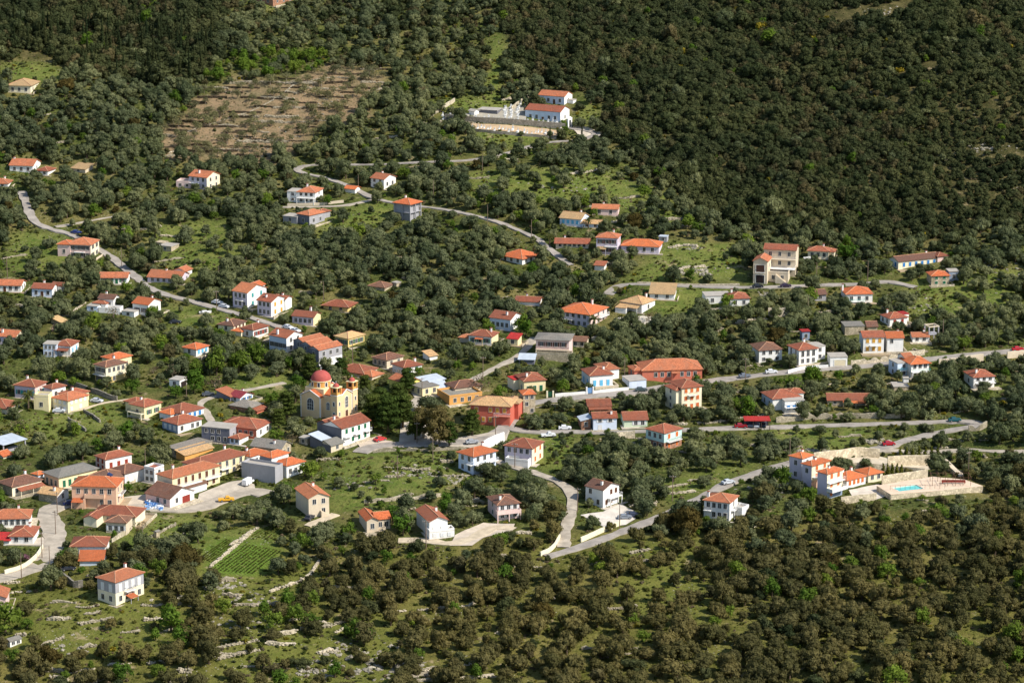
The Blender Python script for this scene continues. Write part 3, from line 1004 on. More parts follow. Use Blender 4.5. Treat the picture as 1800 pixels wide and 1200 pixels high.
def block(root, O, spec):
    """one box-like volume of a building, placed from where the photograph shows its nearest corner"""
    fx, fy, wl, wr, h, phi = spec['g']
    P = spec['P']
    s = pxm(P)
    ph = rad(phi)
    A = spec.get('A') or wl / (s * math.sin(ph))
    B = spec.get('B') or wr / (s * math.cos(ph))
    H = h / (s * .968)
    az = math.atan2(P.x, P.y)
    yaw = ph - az
    c, sn = math.cos(yaw), math.sin(yaw)
    cx = P.x + c * B / 2 - sn * A / 2
    cy = P.y + sn * B / 2 + c * A / 2
    zb = P.z + spec.get('dz', 0) / s
    # frame of this block as a child of the building
    rel = Matrix.Translation((cx, cy, zb)) @ Matrix.Rotation(yaw, 4, 'Z')
    inv = Matrix.Translation(-Vector(root.location))
    M = inv @ rel
    made0 = set(root.children)
    low = 3.0 if not spec.get('dz') else .2
    FOOT.append((cx, cy, yaw, B / 2, A / 2))
    wall = wm(spec.get('wc', 'white'))
    x0, x1, y0, y1 = -B / 2, B / 2, -A / 2, A / 2
    parts = []

    class R:       # collects the block's parts so they can be moved as one
        pass
    tmp = root
    start = list(root.children)
    n0 = len(bpy.data.objects)
    if spec.get('open'):
        # raw concrete frame: slabs, columns, a recessed core
        ins = .9 if spec['open'] == 1 else min(A, B) * .46
        if spec['open'] == 1:
            MB().box(x0 + ins, x1 - .02, y0 + ins, y1, -low, H).build('wall', wall, root)
        nf = spec.get('nf', 2)
        for k in range(nf + 1):
            z = H * k / nf
            if k == nf and spec.get('roof', 'hip') == 'none':
                b = MB()
                for (a, b2, c2, d2) in ((x0, x1, y0, y0 + .35), (x0, x1, y1 - .35, y1), (x0, x0 + .35, y0 + .35, y1 - .35), (x1 - .35, x1, y0 + .35, y1 - .35)):
                    b.box(a, b2, c2, d2, z - .35, z)
                b.build('ring_beam', wm('grey' if spec['open'] == 1 else 'tan'), root)
            else:
                MB().box(x0, x1 - .01, y0, y1 - .01, z - .22, z - .002).build('slab', wm('grey'), root)
        for (ux, uy) in ((0, 0), (.5, 0), (1, 0), (0, .5), (0, 1), (1, 1)):
            if spec['open'] != 1 and .5 in (ux, uy):
                continue
            px_, py_ = x0 + .2 + (B - .42) * ux, y0 + .2 + (A - .42) * uy
            MB().box(px_ - .19, px_ + .19, py_ - .19, py_ + .19, -low, H - .005).build('column', wm('grey'), root)
    elif spec.get('wc2'):
        hs = H * spec.get('split', .5)
        MB().box(x0, x1, y0, y1, -low, hs).build('wall', wm(spec['wc2']), root)
        MB().box(x0 - .012, x1 + .012, y0 - .012, y1 + .012, hs, H).build('wall', wall, root)
    else:
        MB().box(x0, x1, y0, y1, -low, H).build('wall', wall, root)
    if spec.get('wcl'):
        # left face tint: another coat on some, the shaded side's blue painted on others
        MB().box(x0 - .03, x0 - .004, y0 + .005, y1 - .005, -low, H - .01).build('wall_coat_shade', wm(spec['wcl']), root)
    if spec.get('plinth'):
        MB().box(x0 - .25, x1 + .25, y0 - .25, y1 + .1, -low, H * .12).build('plinth', wm(spec['plinth']), root)
    if spec.get('yard'):
        f, rgt, par, mt = spec['yard']
        yo = MB().box(x0 - .9, x1 + rgt, y0 - f, y1 + .6, -4.0, .07).build('forecourt', mt, root)
        if par:
            pw = MB().box(x0 - .9, x1 + rgt, y0 - f, y0 - f + .22, .072, .8).box(x1 + rgt - .22, x1 + rgt, y0 - f + .22, y1 + .6, .072, .8)
            pw.build('garden_wall', par, yo)
        FOOT.append((cx + c * (rgt - .9) / 2 + sn * f / 2, cy + sn * (rgt - .9) / 2 - c * f / 2, yaw, B / 2 + (rgt + .9) / 2, A / 2 + f / 2))
    roof = spec.get('roof', 'hip')
    ro = roof_parts(root, x0, x1, y0, y1, H, roof, spec.get('rc', 'red'), spec.get('ov', .4), spec.get('pitch', .38), wall)
    if roof in ('hip', 'gx', 'gy') and spec.get('fascia', 1) and ro is not None:
        pass
    # openings
    sc = spec.get('sc', 'brown')
    for face in ('R', 'L'):
        wspec = spec.get(face)
        if not wspec:
            continue
        n, nf, style = wspec[:3]
        L = B if face == 'R' else A
        dcol = spec.get('door', {}).get(face) if isinstance(spec.get('door'), dict) else None
        skip = wspec[3] if len(wspec) > 3 else ()
        fh = H / nf
        for f in range(nf):
            for k in range(n):
                if (f, k) in skip:
                    continue
                u = (k + .5) / n * .88 + .06
                xx = u * L - L / 2
                w = min(1.05, L / n * .5)
                hh = min(1.5, fh * .56)
                off = .02 if face == 'L' and spec.get('wcl') else 0
                if spec.get('wc2') and f >= nf * spec.get('split', .5) - .01:
                    off = .013
                loc_, rz = ((xx, y0 - off, 0), 0.0) if face == 'R' else ((x0 - off, -xx, 0), -math.pi / 2)
                z = f * fh + fh * .30
                if f == 0 and dcol is not None and k == dcol:
                    add_door(root, (loc_[0], loc_[1], .05), rz, max(.9, w), min(2.15, fh * .78), sc if style != 'o' else 'brown')
                    continue
                tall = spec.get('tall')
                if tall and f == nf - 1:
                    z, hh = f * fh + fh * .1, min(2.1, fh * .72)
                add_window(root, (loc_[0], loc_[1], z), rz, w, hh, style[min(f, len(style) - 1)], sc)
    for bl in spec.get('bal', ()):
        face, u0, u1, f, nf = bl[:5]
        kw = bl[5] if len(bl) > 5 else {}
        balcony(root, face, B, A, u0, u1, H * f / nf, **kw)
    for (u, v) in spec.get('ch', ()):
        hx, hy = x0 + B * u, y0 + A * v
        r = min(A, B) / 2 * .38
        ch = MB().box(hx - .3, hx + .3, hy - .3, hy + .3, H - .3, H + r * .9 + .9).build('chimney', wm('white'), root)
        MB().box(hx - .4, hx + .4, hy - .4, hy + .4, H + r * .9 + .902, H + r * .9 + 1.05).build('chimney_cap', rm('rust'), ch)
    if spec.get('awn'):
        for (face, u0, u1, zf, dep, colr) in spec['awn']:
            L = B if face == 'R' else A
            xa, xb = u0 * L - L / 2, u1 * L - L / 2
            z = H * zf
            base, rz = ((0, y0, z), 0.0) if face == 'R' else ((x0, 0, z), -math.pi / 2)
            b = MB().add([(xa, -.02, 0), (xb, -.02, 0), (xb, -dep, -dep * .28), (xa, -dep, -dep * .28), (xa, -.02, .1), (xb, -.02, .1), (xb, -dep, -dep * .28 + .1), (xa, -dep, -dep * .28 + .1)],
                         [(0, 1, 2, 3), (4, 7, 6, 5), (0, 4, 5, 1), (1, 5, 6, 2), (2, 6, 7, 3), (3, 7, 4, 0)])
            o = b.build('porch_roof', rm(colr), root, base, rz)
            n = max(2, int((xb - xa) / 3.5) + 1)
            for k in range(n):
                xx = xa + .12 + (xb - xa - .24) * k / (n - 1)
                MB().box(xx - .08, xx + .08, -dep + .04, -dep + .2, -z - 1.0, -dep * .28 - .003).build('post', wm(spec.get('wc', 'white')), o)
    for (face, u0, u1, zf0, zf1, colr) in spec.get('garage', ()):  # dark ones paint the shaded inside of an open garage onto the wall
        L = B if face == 'R' else A
        xa, xb = u0 * L - L / 2, u1 * L - L / 2
        off = .035 if face == 'L' and spec.get('wcl') else .004
        base, rz = ((0, y0 - off, 0), 0.0) if face == 'R' else ((x0 - off, 0, 0), -math.pi / 2)
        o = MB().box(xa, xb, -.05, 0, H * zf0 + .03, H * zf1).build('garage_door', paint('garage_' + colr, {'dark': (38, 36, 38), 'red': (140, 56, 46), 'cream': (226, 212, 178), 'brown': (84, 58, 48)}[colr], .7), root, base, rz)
        b = MB().box(xa - .15, xa - .002, -.09, -.001, H * zf0, H * zf1 + .12).box(xb + .002, xb + .15, -.09, -.001, H * zf0, H * zf1 + .12).box(xa, xb, -.09, -.001, H * zf1 + .002, H * zf1 + .12)
        b.build('frame', wm('white'), o)
        if colr in ('brown', 'dark'):
            b = MB()
            for k in (1, 2, 3):
                xm = xa + (xb - xa) * k / 4
                b.box(xm - .05, xm + .05, -.08, -.051, H * zf0 + .03, H * zf1)
            b.build('mullion', paint('shutter_brown', SHUT['brown'], .7, .1, 2), o)
    for e in spec.get('stairs', ()):
        face, u0, u1, zf = e
        L = B if face == 'R' else A
        n = 8
        b = MB()
        for k in range(n):
            xa = (u0 + (u1 - u0) * k / n) * L - L / 2
            xb = (u0 + (u1 - u0) * (k + 1) / n) * L - L / 2
            b.box(min(xa, xb), max(xa, xb), -1.2, -.01, -1.5, H * zf * (k + 1) / n)
        base, rz = ((0, y0, 0), 0.0) if face == 'R' else ((x0, 0, 0), -math.pi / 2)
        b.build('stairs', wm(spec.get('wc', 'white')), root, base, rz)
    if spec.get('solar'):
        u, v = spec['solar']
        r = min(A, B) / 2
        hx, hy = x0 + B * u, y0 + A * v
        MB().add([(hx - 1, hy - .6, H + r * .38 * .9), (hx + 1, hy - .6, H + r * .38 * .9), (hx + 1, hy + .6, H + r * .38 + .5), (hx - 1, hy + .6, H + r * .38 + .5),
                  (hx - 1, hy - .6, H), (hx + 1, hy - .6, H), (hx + 1, hy + .6, H), (hx - 1, hy + .6, H)],
                 [(0, 1, 2, 3), (0, 4, 5, 1), (1, 5, 6, 2), (2, 6, 7, 3), (3, 7, 4, 0)]).build('solar_panel', paint('solar', (30, 44, 84), .25, .1, 3, .5), root)
    for ch_ in root.children:
        if ch_ not in made0:
            ch_.matrix_basis = M @ (Matrix.Translation(ch_.location) @ Matrix.Rotation(ch_.rotation_euler[2], 4, 'Z'))
    xs, ys = [], []
    for (ux, uy, uz) in ((x0, y0, 0), (x1, y0, 0), (x0, y1, 0), (x1, y1, 0), (x0, y0, H), (x1, y0, H), (x0, y1, H + 1), (x1, y1, H + 1)):
        q = rel @ Vector((ux, uy, uz))
        a, b2 = project(q.x, q.y, q.z)
        xs.append(a)
        ys.append(b2)
    SEEN.append((min(xs), min(ys), max(xs), max(ys), P.y, spec.get('lim', .2)))
    return rel, A, B, H


def B(fx, fy, wl, wr, h, phi, roof='hip', wc='white', rc='red', **k):
    d = dict(g=(fx, fy, wl, wr, h, phi), roof=roof, wc=wc, rc=rc)
    d.update(k)
    return d


yrnd = random.Random(99)


def house(name, label, *blocks, cat='house', group=None):
    for b_ in blocks:
        b_['P'] = at(b_['g'][0], b_['g'][1])
    P = blocks[0]['P']
    if cat == 'house' and name in ('house', 'cottage') and 'yard' not in blocks[0] and yrnd.random() < .8:
        mt = yrnd.choice([paint('forecourt_concrete', (196, 184, 166), .92, .2, .4), paint('forecourt_dirt', (176, 156, 126), .95, .22, .4), stone('pale', (206, 192, 166), 1.8), stone('dry', (176, 164, 140), 2.2)])
        par = yrnd.choice([None, None, None, wm('tan'), stone('pale', (206, 192, 166), 1.8)])
        blocks[0]['yard'] = (yrnd.uniform(1.2, 3.2), yrnd.uniform(.8, 3.5), par, mt)
    if cat == 'house' and 'ch' not in blocks[0] and blocks[0]['roof'] in ('hip', 'gx', 'gy') and yrnd.random() < .6:
        blocks[0]['ch'] = [(yrnd.choice([.25, .7, .8]), yrnd.choice([.3, .6, .75]))]
    root = empty(name, P)
    tag(root, label, cat, group)
    infos = [block(root, P, b_) for b_ in blocks]
    return root, infos

# ---- top left and the upper slope
house('house', 'small peach roofed house alone at the upper left by the wood', B(54, 165, 39, 15, 14, 72, 'hip', 'cream', 'tan', L=(3, 1, 'o'), R=(2, 1, 'o'), ov=.6))
house('house', 'brownish walled house cut by the top edge of the photo', B(480, 12, 42, 38, 20, 50, 'hip', 'brick', 'brown', L=(3, 1, 'o'), R=(3, 1, 'o')))
house('house', 'long red roofed house with white gable at the far left, below the olive terraces', B(58, 305, 40, 14, 13, 70, 'gy', 'white', 'orange', L=(3, 1, 'o'), R=(1, 1, 'o'), ch=[(.5, .95)]))
house('house', 'small low house with rusty hip roof right of the long red roofed one', B(84, 309, 20, 14, 8, 60, 'hip', 'white', 'rust', L=(2, 1, 'o')))
house('shed', 'low tan roofed shed among olives right of the far left houses', B(150, 305, 24, 14, 7, 55, 'sl', 'tan', 'tan', L=(1, 1, 'o')), cat='shed')
house('house', 'white house with red roof cut by the left edge beside the road top', B(14, 330, 26, 4, 7, 75, 'hip', 'white', 'orange', A=8, B=7, L=(2, 1, 'o')))
house('house', 'two storey house with orange roof and skylights at the edge of the ploughed field', B(364, 335, 31, 23, 22, 55, 'gy', 'cream', 'orange', L=(3, 2, 'o'), R=(2, 2, 'o'), bal=[('L', .05, .6, 1, 2, dict(rail='white'))], wcl='lav'),
      B(336, 331, 26, 8, 9, 72, 'terrace', 'pink', 'slab', L=(2, 1, 'o')))
house('house', 'big two storey cream house with hip roof beside the bend of the left road', B(160, 456, 40, 15, 25, 70, 'hip', 'cream', 'orange', L=(4, 2, 's'), R=(2, 2, 's'), bal=[('L', .3, .75, 1, 2)], wcl='pink', sc='dark'),
      B(124, 452, 15, 6, 22, 70, 'hip', 'pink', 'bright', L=(1, 1, 'o'), A=5, B=6))
house('cottage', 'low white cottage with green shutters below the big cream house', B(224, 499, 48, 4, 11, 82, 'gy', 'white', 'orange', L=(4, 1, 's'), sc='green', B=6.5, door=dict(L=2)))
house('house', 'long grey walled house with orange roofs and white gable by the left road', B(317, 500, 57, 16, 10, 68, 'gy', 'lav', 'orange', L=(5, 1, 'o'), R=(2, 1, 'o'), ch=[(.5, .55)]),
      B(326, 488, 14, 10, 11, 60, 'gx', 'white', 'orange', A=5, B=5))
house('house', 'white house with veranda cut by the left edge above the olive clump', B(37, 514, 46, 9, 12, 74, 'gy', 'white', 'orange', L=(4, 1, 'o'), R=(2, 1, 'o'), door=dict(L=1)))
house('house', 'white house with red roof and three dark windows facing left', B(92, 523, 35, 10, 15, 70, 'gy', 'white', 'red', L=(3, 1, 'o'), R=(1, 1, 'o'), door=dict(L=1), wcl='blue'), B(108, 515, 10, 8, 12, 62, 'gy', 'white', 'rust', A=4, B=4))
house('house', 'white house with brown hip roof and flat annexe beside the palm', B(200, 544, 26, 10, 18, 66, 'gy', 'white', 'brown', L=(2, 1, 'o'), R=(1, 1, 'o')), B(186, 546, 16, 7, 12, 60, 'hip', 'white', 'red', L=(1, 1, 'o'), A=5, B=5),
      B(171, 549, 13, 7, 10, 66, 'flat', 'blue', 'slab', L=(1, 1, 'o'), A=4, B=5), B(211, 553, 26, 6, 8, 72, 'terrace', 'white', 'slab', A=8, B=4))
house('house', 'white house with bright orange gable roof below the palm', B(261, 556, 27, 22, 20, 55, 'gy', 'white', 'bright', L=(2, 1, 's'), R=(2, 1, 'o'), sc='brown'), B(236, 558, 20, 9, 9, 60, 'flat', 'white', 'slab', L=(1, 1, 'o'), A=5, B=5))
house('house', 'cream two storey house with orange gable roof at the left edge', B(27, 608, 34, 18, 15, 62, 'gy', 'cream', 'orange', L=(3, 1, 'o'), R=(2, 1, 'o'), wcl='lav', ov=.3))
house('house', 'two storey white house with teal doors and gable, beside the parked cars', B(435, 543, 25, 34, 28, 50, 'gy', 'white', 'orange', L=(3, 2, 'o'), R=(2, 2, 'c'), sc='teal', bal=[('L', .3, .75, 1, 2)], wcl='lav'), B(452, 530, 16, 15, 26, 55, 'gx', 'white', 'bright', A=5, B=5))
house('house', 'white gabled house with yellow shutters and pointed gable', B(477, 557, 24, 25, 26, 52, 'gy', 'white', 'red', L=(3, 2, 'o'), R=(2, 2, 'c'), sc='yellow', wcl='lav'), B(502, 546, 17, 10, 20, 55, 'gy', 'white', 'red', A=5, B=4, ch=[(.5, .5)]))
house('cottage', 'low cream cottage with brown hip roof right of the small boat', B(411, 585, 27, 21, 12, 58, 'hip', 'cream', 'brown', R=(3, 1, 'c'), L=(1, 1, 'o')))
house('house', 'white house with brown hip roof next to the low cream cottage', B(445, 596, 21, 27, 16, 48, 'hip', 'white', 'rust', R=(3, 1, 's'), L=(1, 1, 'o'), sc='red'), B(424, 592, 10, 9, 9, 55, 'hip', 'cream', 'bright', A=4, B=4))
house('house', 'white house with cream gable and tall chimney in the middle left', B(551, 573, 37, 13, 15, 66, 'gy', 'pale', 'red', L=(4, 1, 'o'), wcl='lav', ch=[(1.1, .5)], sc='brown'))
house('house', 'low house with wide rust hip roof half hidden by olives', B(611, 549, 42, 14, 10, 66, 'hip', 'yellow', 'rust', L=(2, 1, 'o'), ov=.8))
house('shed', 'ruined low shed with pale brown roof among the olives', B(676, 512, 30, 16, 6, 60, 'hip', 'stone', 'brown', ov=.3), cat='shed')
house('house', 'yellow house with tan hip roof left of the grove', B(612, 611, 23, 29, 16, 46, 'hip', 'yellow', 'tan', L=(3, 1, 's'), R=(3, 1, 's'), sc='green'))
house('house', 'white gable fronted house with row of tall windows left of the triple gables', B(504, 620, 30, 28, 26, 48, 'gy', 'white', 'red', L=(4, 1, 's'), R=(2, 2, 'o'), wcl='blue', ch=[(.1, .6)], sc='dark'))
house('house', 'grey house with three parallel gable roofs above the church dome', B(561, 648, 10, 41, 32, 42, 'gx', 'grey', 'orange', R=(3, 2, 'o', ((0, 0), (0, 1), (0, 2))), wc2='white', split=.48, A=5.2, wcl='slate', L=(1, 2, 'o'), ov=.25),
      B(547, 636, 10, 37, 28, 42, 'gx', 'grey', 'orange', A=5.2, wcl='slate', L=(1, 2, 'o'), ov=.25), B(534, 628, 10, 38, 26, 42, 'gx', 'grey', 'orange', A=5.2, wcl='slate', L=(1, 2, 'o'), ov=.25))
house('house', 'small white house with red hip roof in the trees left of centre', B(345, 627, 24, 22, 13, 50, 'hip', 'white', 'bright', L=(1, 1, 'o'), R=(3, 1, 'c'), sc='azure'))
house('house', 'white house with blue shaded veranda wing and red hip roof at the left', B(124, 626, 28, 15, 18, 66, 'hip', 'white', 'red', R=(2, 1, 'c'), L=(1, 1, 'o'), awn=[('L', .1, .95, .75, 2.0, 'red')], sc='azure'),
      B(100, 628, 23, 6, 22, 72, 'flat', 'blue', 'slab', L=(3, 2, 'o'), B=5))
house('house', 'tall cream house with yellow ground floor and brown hip roof above the long wall', B(187, 676, 19, 36, 31, 40, 'hip', 'cream', 'brown', L=(2, 2, 's'), R=(4, 2, 'o', ((0, 2), (0, 3))), wc2='yellow', split=.38, wcl=None, sc='dark', bal=[('L', 0, 1, 1, 2)]),
      B(200, 654, 20, 32, 22, 40, 'hip', 'pale', 'bright', R=(2, 1, 'o')))
# ---- pale cluster at the left
house('house', 'lavender white two storey house with brown hip roof at the left', B(62, 702, 35, 20, 22, 58, 'hip', 'pink', 'red', L=(3, 1, 's'), R=(2, 1, 'c'), sc='teal', wcl='lav'))
house('house', 'small white house with red hip roof squeezed between two paler houses', B(92, 703, 14, 24, 20, 38, 'hip', 'white', 'red', R=(2, 1, 'o'), wcl='lav', L=(1, 1, 'o')))
house('house', 'square cream tower like block with a dark oval window', B(86, 722, 17, 6, 24, 72, 'terrace', 'pale', 'slab', L=(1, 1, 'o'), A=5, B=4.5))
house('house', 'cream house of two hip roofed halves above the green plot', B(120, 726, 27, 36, 22, 44, 'hip', 'pale', 'orange', L=(3, 2, 'c'), R=(4, 2, 'c', ((0, 1), (0, 3))), sc='white', wcl='cream'), B(126, 714, 22, 24, 18, 44, 'hip', 'pale', 'red', A=6, B=8))
house('house', 'brown roofed house cut by the left edge beside a palm', B(12, 727, 26, 9, 9, 60, 'hip', 'cream', 'red', A=9, B=9))
house('house', 'cream house with crossed red hip roofs and a pillared balcony', B(254, 736, 24, 30, 21, 44, 'hip', 'pale', 'red', R=(2, 1, 's'), L=(1, 1, 'o'), sc='green', ch=[(.4, .7)], bal=[('L', .0, 1, .45, 1, dict(dep=1.6, col='cream', posts=True))]), B(240, 726, 16, 16, 18, 44, 'hip', 'pale', 'red', A=5, B=5, ov=.6))
house('house', 'white house with blue doors and red hip roofs, upper of two', B(318, 742, 32, 42, 15, 42, 'hip', 'white', 'red', R=(4, 1, 'c'), sc='blue', A=9, B=10), B(300, 742, 14, 14, 14, 44, 'hip', 'white', 'bright', A=5, B=5))
house('house', 'white and blue grey house with red hip roof, lower of two', B(313, 763, 27, 42, 17, 40, 'hip', 'white', 'red', R=(4, 1, 'o', ((0, 1),)), L=(3, 1, 'c'), sc='white', wcl='steel'))
house('house', 'white house with dark red gable roof beside the dirt lane', B(422, 708, 18, 23, 9, 48, 'gy', 'white', 'maroon', R=(2, 1, 's'), L=(1, 1, 'o'), sc='blue'), B(405, 705, 15, 14, 8, 48, 'sr', 'slate', 'orange', A=6, B=5))
house('shed', 'low brown shed with sagging grey roof behind the big brown roofed hall', B(440, 727, 36, 22, 10, 55, 'hip', 'brick', 'grey', R=(2, 1, 'o')), B(452, 728, 12, 16, 6, 50, 'sr', 'coral', 'red', A=4, B=5), cat='shed')
house('house', 'grey unplastered flat roofed block with rough wall', B(404, 780, 49, 14, 26, 66, 'flat', 'grey', 'slab', L=(4, 2, 'o', ((0, 0), (1, 3))), wcl='slate', R=(1, 1, 'o')))
house('house', 'large brown roofed hall with arched windows and white end wall', B(451, 772, 66, 27, 18, 62, 'hip', 'white', 'red', R=(2, 1, 'o'), L=(6, 1, 'o', ((0, 0),)), wcl='coral', pitch=.34))
house('cottage', 'small white cottage with brown roof in front of the grey block', B(421, 782, 17, 16, 11, 56, 'hip', 'white', 'red', L=(2, 1, 'o'), wcl='blue'))
house('shed', 'long flat roofed shed with grey concrete top above the yellow terrace', B(316, 806, 24, 58, 14, 42, 'flat', 'stone', 'grey', L=(2, 1, 'o')), B(325, 810, 6, 50, 10, 42, 'sr', 'ochre', 'tan', A=4), cat='shed')
house('terrace_house', 'long yellow terrace with orange roof and balconies, rear row', B(352, 850, 30, 84, 30, 42, 'hip', 'pale', 'red', L=(2, 1, 'o'), R=(6, 2, 'o', ((1, 0), (0, 0))), sc='brown', wcl='stone', tall=1, bal=[('R', .42, .62, 1, 2, dict(rail='white')), ('R', .8, .99, 1, 2, dict(rail='white'))]))
house('terrace_house', 'long yellow terrace with orange roof and balconies, front row', B(304, 874, 15, 84, 34, 40, 'hip', 'pale', 'orange', R=(6, 2, 'c', ((0, 0), (0, 1), (0, 2), (0, 3))), sc='brown', wcl='cream', A=7, tall=1, bal=[('R', .05, .58, 1, 2, dict(rail='white')), ('R', .66, .98, 1, 2, dict(rail='white'))]))
house('house', 'white house with bright hip roof and water heaters behind the rear yellow terrace', B(440, 822, 22, 30, 20, 46, 'hip', 'white', 'bright', R=(4, 1, 'o'), L=(2, 1, 'o')))
house('house', 'white workshop house with brown gable roof and red garage door', B(299, 892, 42, 43, 16, 46, 'gy', 'white', 'brown', R=(2, 1, 'o', ((0, 1),)), garage=[('R', .5, .82, 0, .8, 'red')], L=(3, 1, 'o', ((0, 0),)), wcl='pink', pitch=.42), B(318, 874, 10, 46, 14, 40, 'sr', 'white', 'brown', A=6))
house('house', 'large peach house with hip roof, solar panel and outside stair', B(205, 893, 77, 15, 38, 76, 'hip', 'peach', 'bright', L=(5, 2, 'o', ((0, 2), (0, 1))), R=(2, 2, 'o'), sc='brown', solar=(.75, .25), bal=[('L', .3, .75, 1, 2, dict(col='peach', rail='solid', posts=True)), ('R', .2, .9, 1, 2, dict(rail='iron'))], B=9, stairs=[('L', .05, .3, .45)], awn=[('L', .02, .28, .42, 2.4, 'bright')]))
house('house', 'house with brown pyramid roof just behind the large peach house', B(196, 862, 34, 20, 18, 55, 'hip', 'peach', 'brown', A=9, B=9, R=(1, 1, 'o')))
house('house', 'white and pink two storey house with dark red shutters', B(186, 828, 17, 46, 21, 32, 'hip', 'white', 'red', L=(2, 2, 'c'), R=(3, 1, 'c'), sc='red', wcl='pink', tall=1))
house('house', 'white house with brown hip roof below the dark red shuttered one', B(220, 853, 28, 36, 21, 42, 'hip', 'white', 'brown', R=(3, 1, 'c'), sc='white', wcl='blue', L=(2, 1, 'o')))
house('house', 'white flat terraced block with pink roof terrace beside the yellow terrace', B(272, 850, 18, 17, 24, 48, 'terrace', 'white', 'red', L=(2, 2, 'o'), R=(1, 2, 'o')))
house('house', 'low yellow house with grey hip roof and green doors', B(104, 860, 25, 68, 22, 34, 'hip', 'pale', 'grey', L=(3, 1, 'o'), R=(6, 1, 'c', ((0, 5),)), sc='green', wcl='peach', tall=1, ov=.6, pitch=.3))
house('house', 'cream house with weathered brown roof and veranda at the left', B(22, 873, 24, 52, 18, 34, 'hip', 'cream', 'brown', R=(5, 1, 'o'), wcl='stone', awn=[('R', .15, 1, .75, 2.2, 'red')]))
house('house', 'low white gabled house with worn tan roof beside the lower road', B(101, 884, 32, 20, 14, 58, 'gy', 'white', 'tan', R=(1, 1, 'o'), wcl='stone'))
house('shed', 'small blue walled hut with bright red roof among trees', B(67, 842, 10, 13, 8, 44, 'hip', 'blue', 'bright', R=(1, 1, 'o')), cat='shed')
house('shed', 'open shed with white metal roof cut by the left edge', B(6, 796, 30, 40, 14, 38, 'sr', 'dgrey', 'metal', A=7, open=2, nf=1, pitch=.1), cat='shed')
house('shed', 'low orange roof at the left edge below the white metal shed', B(6, 806, 12, 15, 4, 40, 'gx', 'cream', 'bright', A=5), cat='shed')
house('shed', 'pale garage with dark opening among bright green trees', B(316, 683, 18, 13, 14, 60, 'flat', 'white', 'slab', garage=[('R', .15, .85, 0, .75, 'dark')], L=(1, 1, 'o')), cat='shed')
# ---- bottom left
house('house', 'white house with red hip roof at the left edge beside the broad road', B(52, 926, 70, 3, 16, 84, 'hip', 'white', 'orange', L=(6, 1, 'o'), B=8, sc='blue'))
house('house', 'white house with two tone hip roof left of the broad road', B(58, 956, 40, 8, 14, 78, 'hip', 'white', 'red', L=(2, 1, 'o'), B=9), B(17, 958, 20, 4, 9, 80, 'sl', 'white', 'scarlet', A=4, B=4))
house('house', 'rambling brown and orange roofed house with cream walls by the broad road', B(238, 926, 76, 18, 18, 70, 'hip', 'cream', 'red', L=(4, 1, 'o')), B(222, 940, 30, 10, 22, 72, 'hip', 'tan', 'brown', L=(3, 1, 's'), sc='white', A=6, B=6), B(170, 927, 18, 10, 16, 66, 'gx', 'cream', 'rust', A=4, B=5))
house('house', 'white house with red hip roof and bright lean-to shed below the road bend', B(186, 982, 60, 6, 23, 82, 'hip', 'white', 'red', L=(4, 1, 'o'), B=8), B(181, 993, 36, 4, 9, 82, 'sl', 'blue', 'bright', A=6.5, B=4, pitch=.6))
house('house', 'tall two storey house with slate upper wall and cream base at the lower left', B(204, 1065, 31, 50, 43, 44, 'hip', 'grey', 'orange', L=(2, 2, 'oc'), R=(4, 2, 'oc'), sc='white', wc2='cream', split=.52, yard=(1.0, 1.2, None, stone('dry', (176, 164, 140), 2.2)), tall=1, ch=[(.8, .7)], bal=[('R', .3, .62, 1, 2, dict(rail='iron'))], awn=[('R', .35, .62, .3, 2, 'bright')]))
house('house', 'pale house with orange roof cut by the left edge near the bottom', B(11, 1073, 30, 3, 24, 82, 'gx', 'pink', 'orange', A=8, B=7, L=(2, 1, 'o')))
house('shed', 'tiny white hut with grey roof at the bottom left', B(18, 1137, 9, 20, 10, 34, 'gx', 'white', 'grey', R=(2, 1, 'o'), ov=.2), cat='shed')
# ---- centre
house('house', 'stone coloured house with brown hip roof behind the church', B(680, 648, 25, 29, 15, 46, 'hip', 'tan', 'brown', R=(2, 1, 'o'), L=(3, 1, 'o'), wcl='stone'))
house('house', 'white house with pale blue doors and red roof beside the yellow taverna', B(710, 660, 16, 32, 14, 34, 'hip', 'white', 'red', R=(2, 1, 'c'), sc='azure', A=7))
house('house', 'low house with connected rust roofs close behind the church', B(640, 664, 40, 20, 7, 60, 'hip', 'tan', 'rust', A=11, B=9), B(654, 668, 16, 20, 6, 50, 'hip', 'tan', 'orange', A=6, B=6))
house('taverna', 'yellow taverna with gable end and flat roofed porch', B(712, 690, 10, 26, 17, 40, 'gy', 'lemon', 'orange', A=8, R=(1, 1, 'o')), B(742, 697, 26, 30, 14, 36, 'flat', 'pale', 'grey', L=(2, 1, 'o'), R=(2, 1, 'o'), A=7), B(770, 690, 14, 20, 8, 34, 'sr', 'pale', 'metal', A=5, R=(1, 1, 'o')), B(748, 680, 16, 30, 8, 36, 'sr', 'blue', 'metal', A=5, B=8, pitch=.2), cat='restaurant')
house('house', 'weathered ochre house with grey flat roof above the red hotel', B(790, 712, 16, 58, 13, 24, 'terrace', 'ochre', 'grey', R=(4, 1, 'o'), A=10), B(800, 696, 12, 46, 14, 26, 'hip', 'tan', 'brown', A=7), cat='house')
house('hotel', 'coral red two storey hotel with tan hip roof and yellow shutters', B(897, 748, 70, 5, 34, 78, 'hip', 'red', 'tan', L=(5, 2, 'c', ((0, 3), (0, 4), (1, 1))), sc='yellow', B=9, bal=[('L', .6, 1, 1, 2, dict(col='coral', rail='white', posts=True))], ov=.5), B(911, 737, 18, 5, 28, 74, 'hip', 'red', 'tan', B=7, A=5, L=(1, 2, 'o')), cat='hotel')
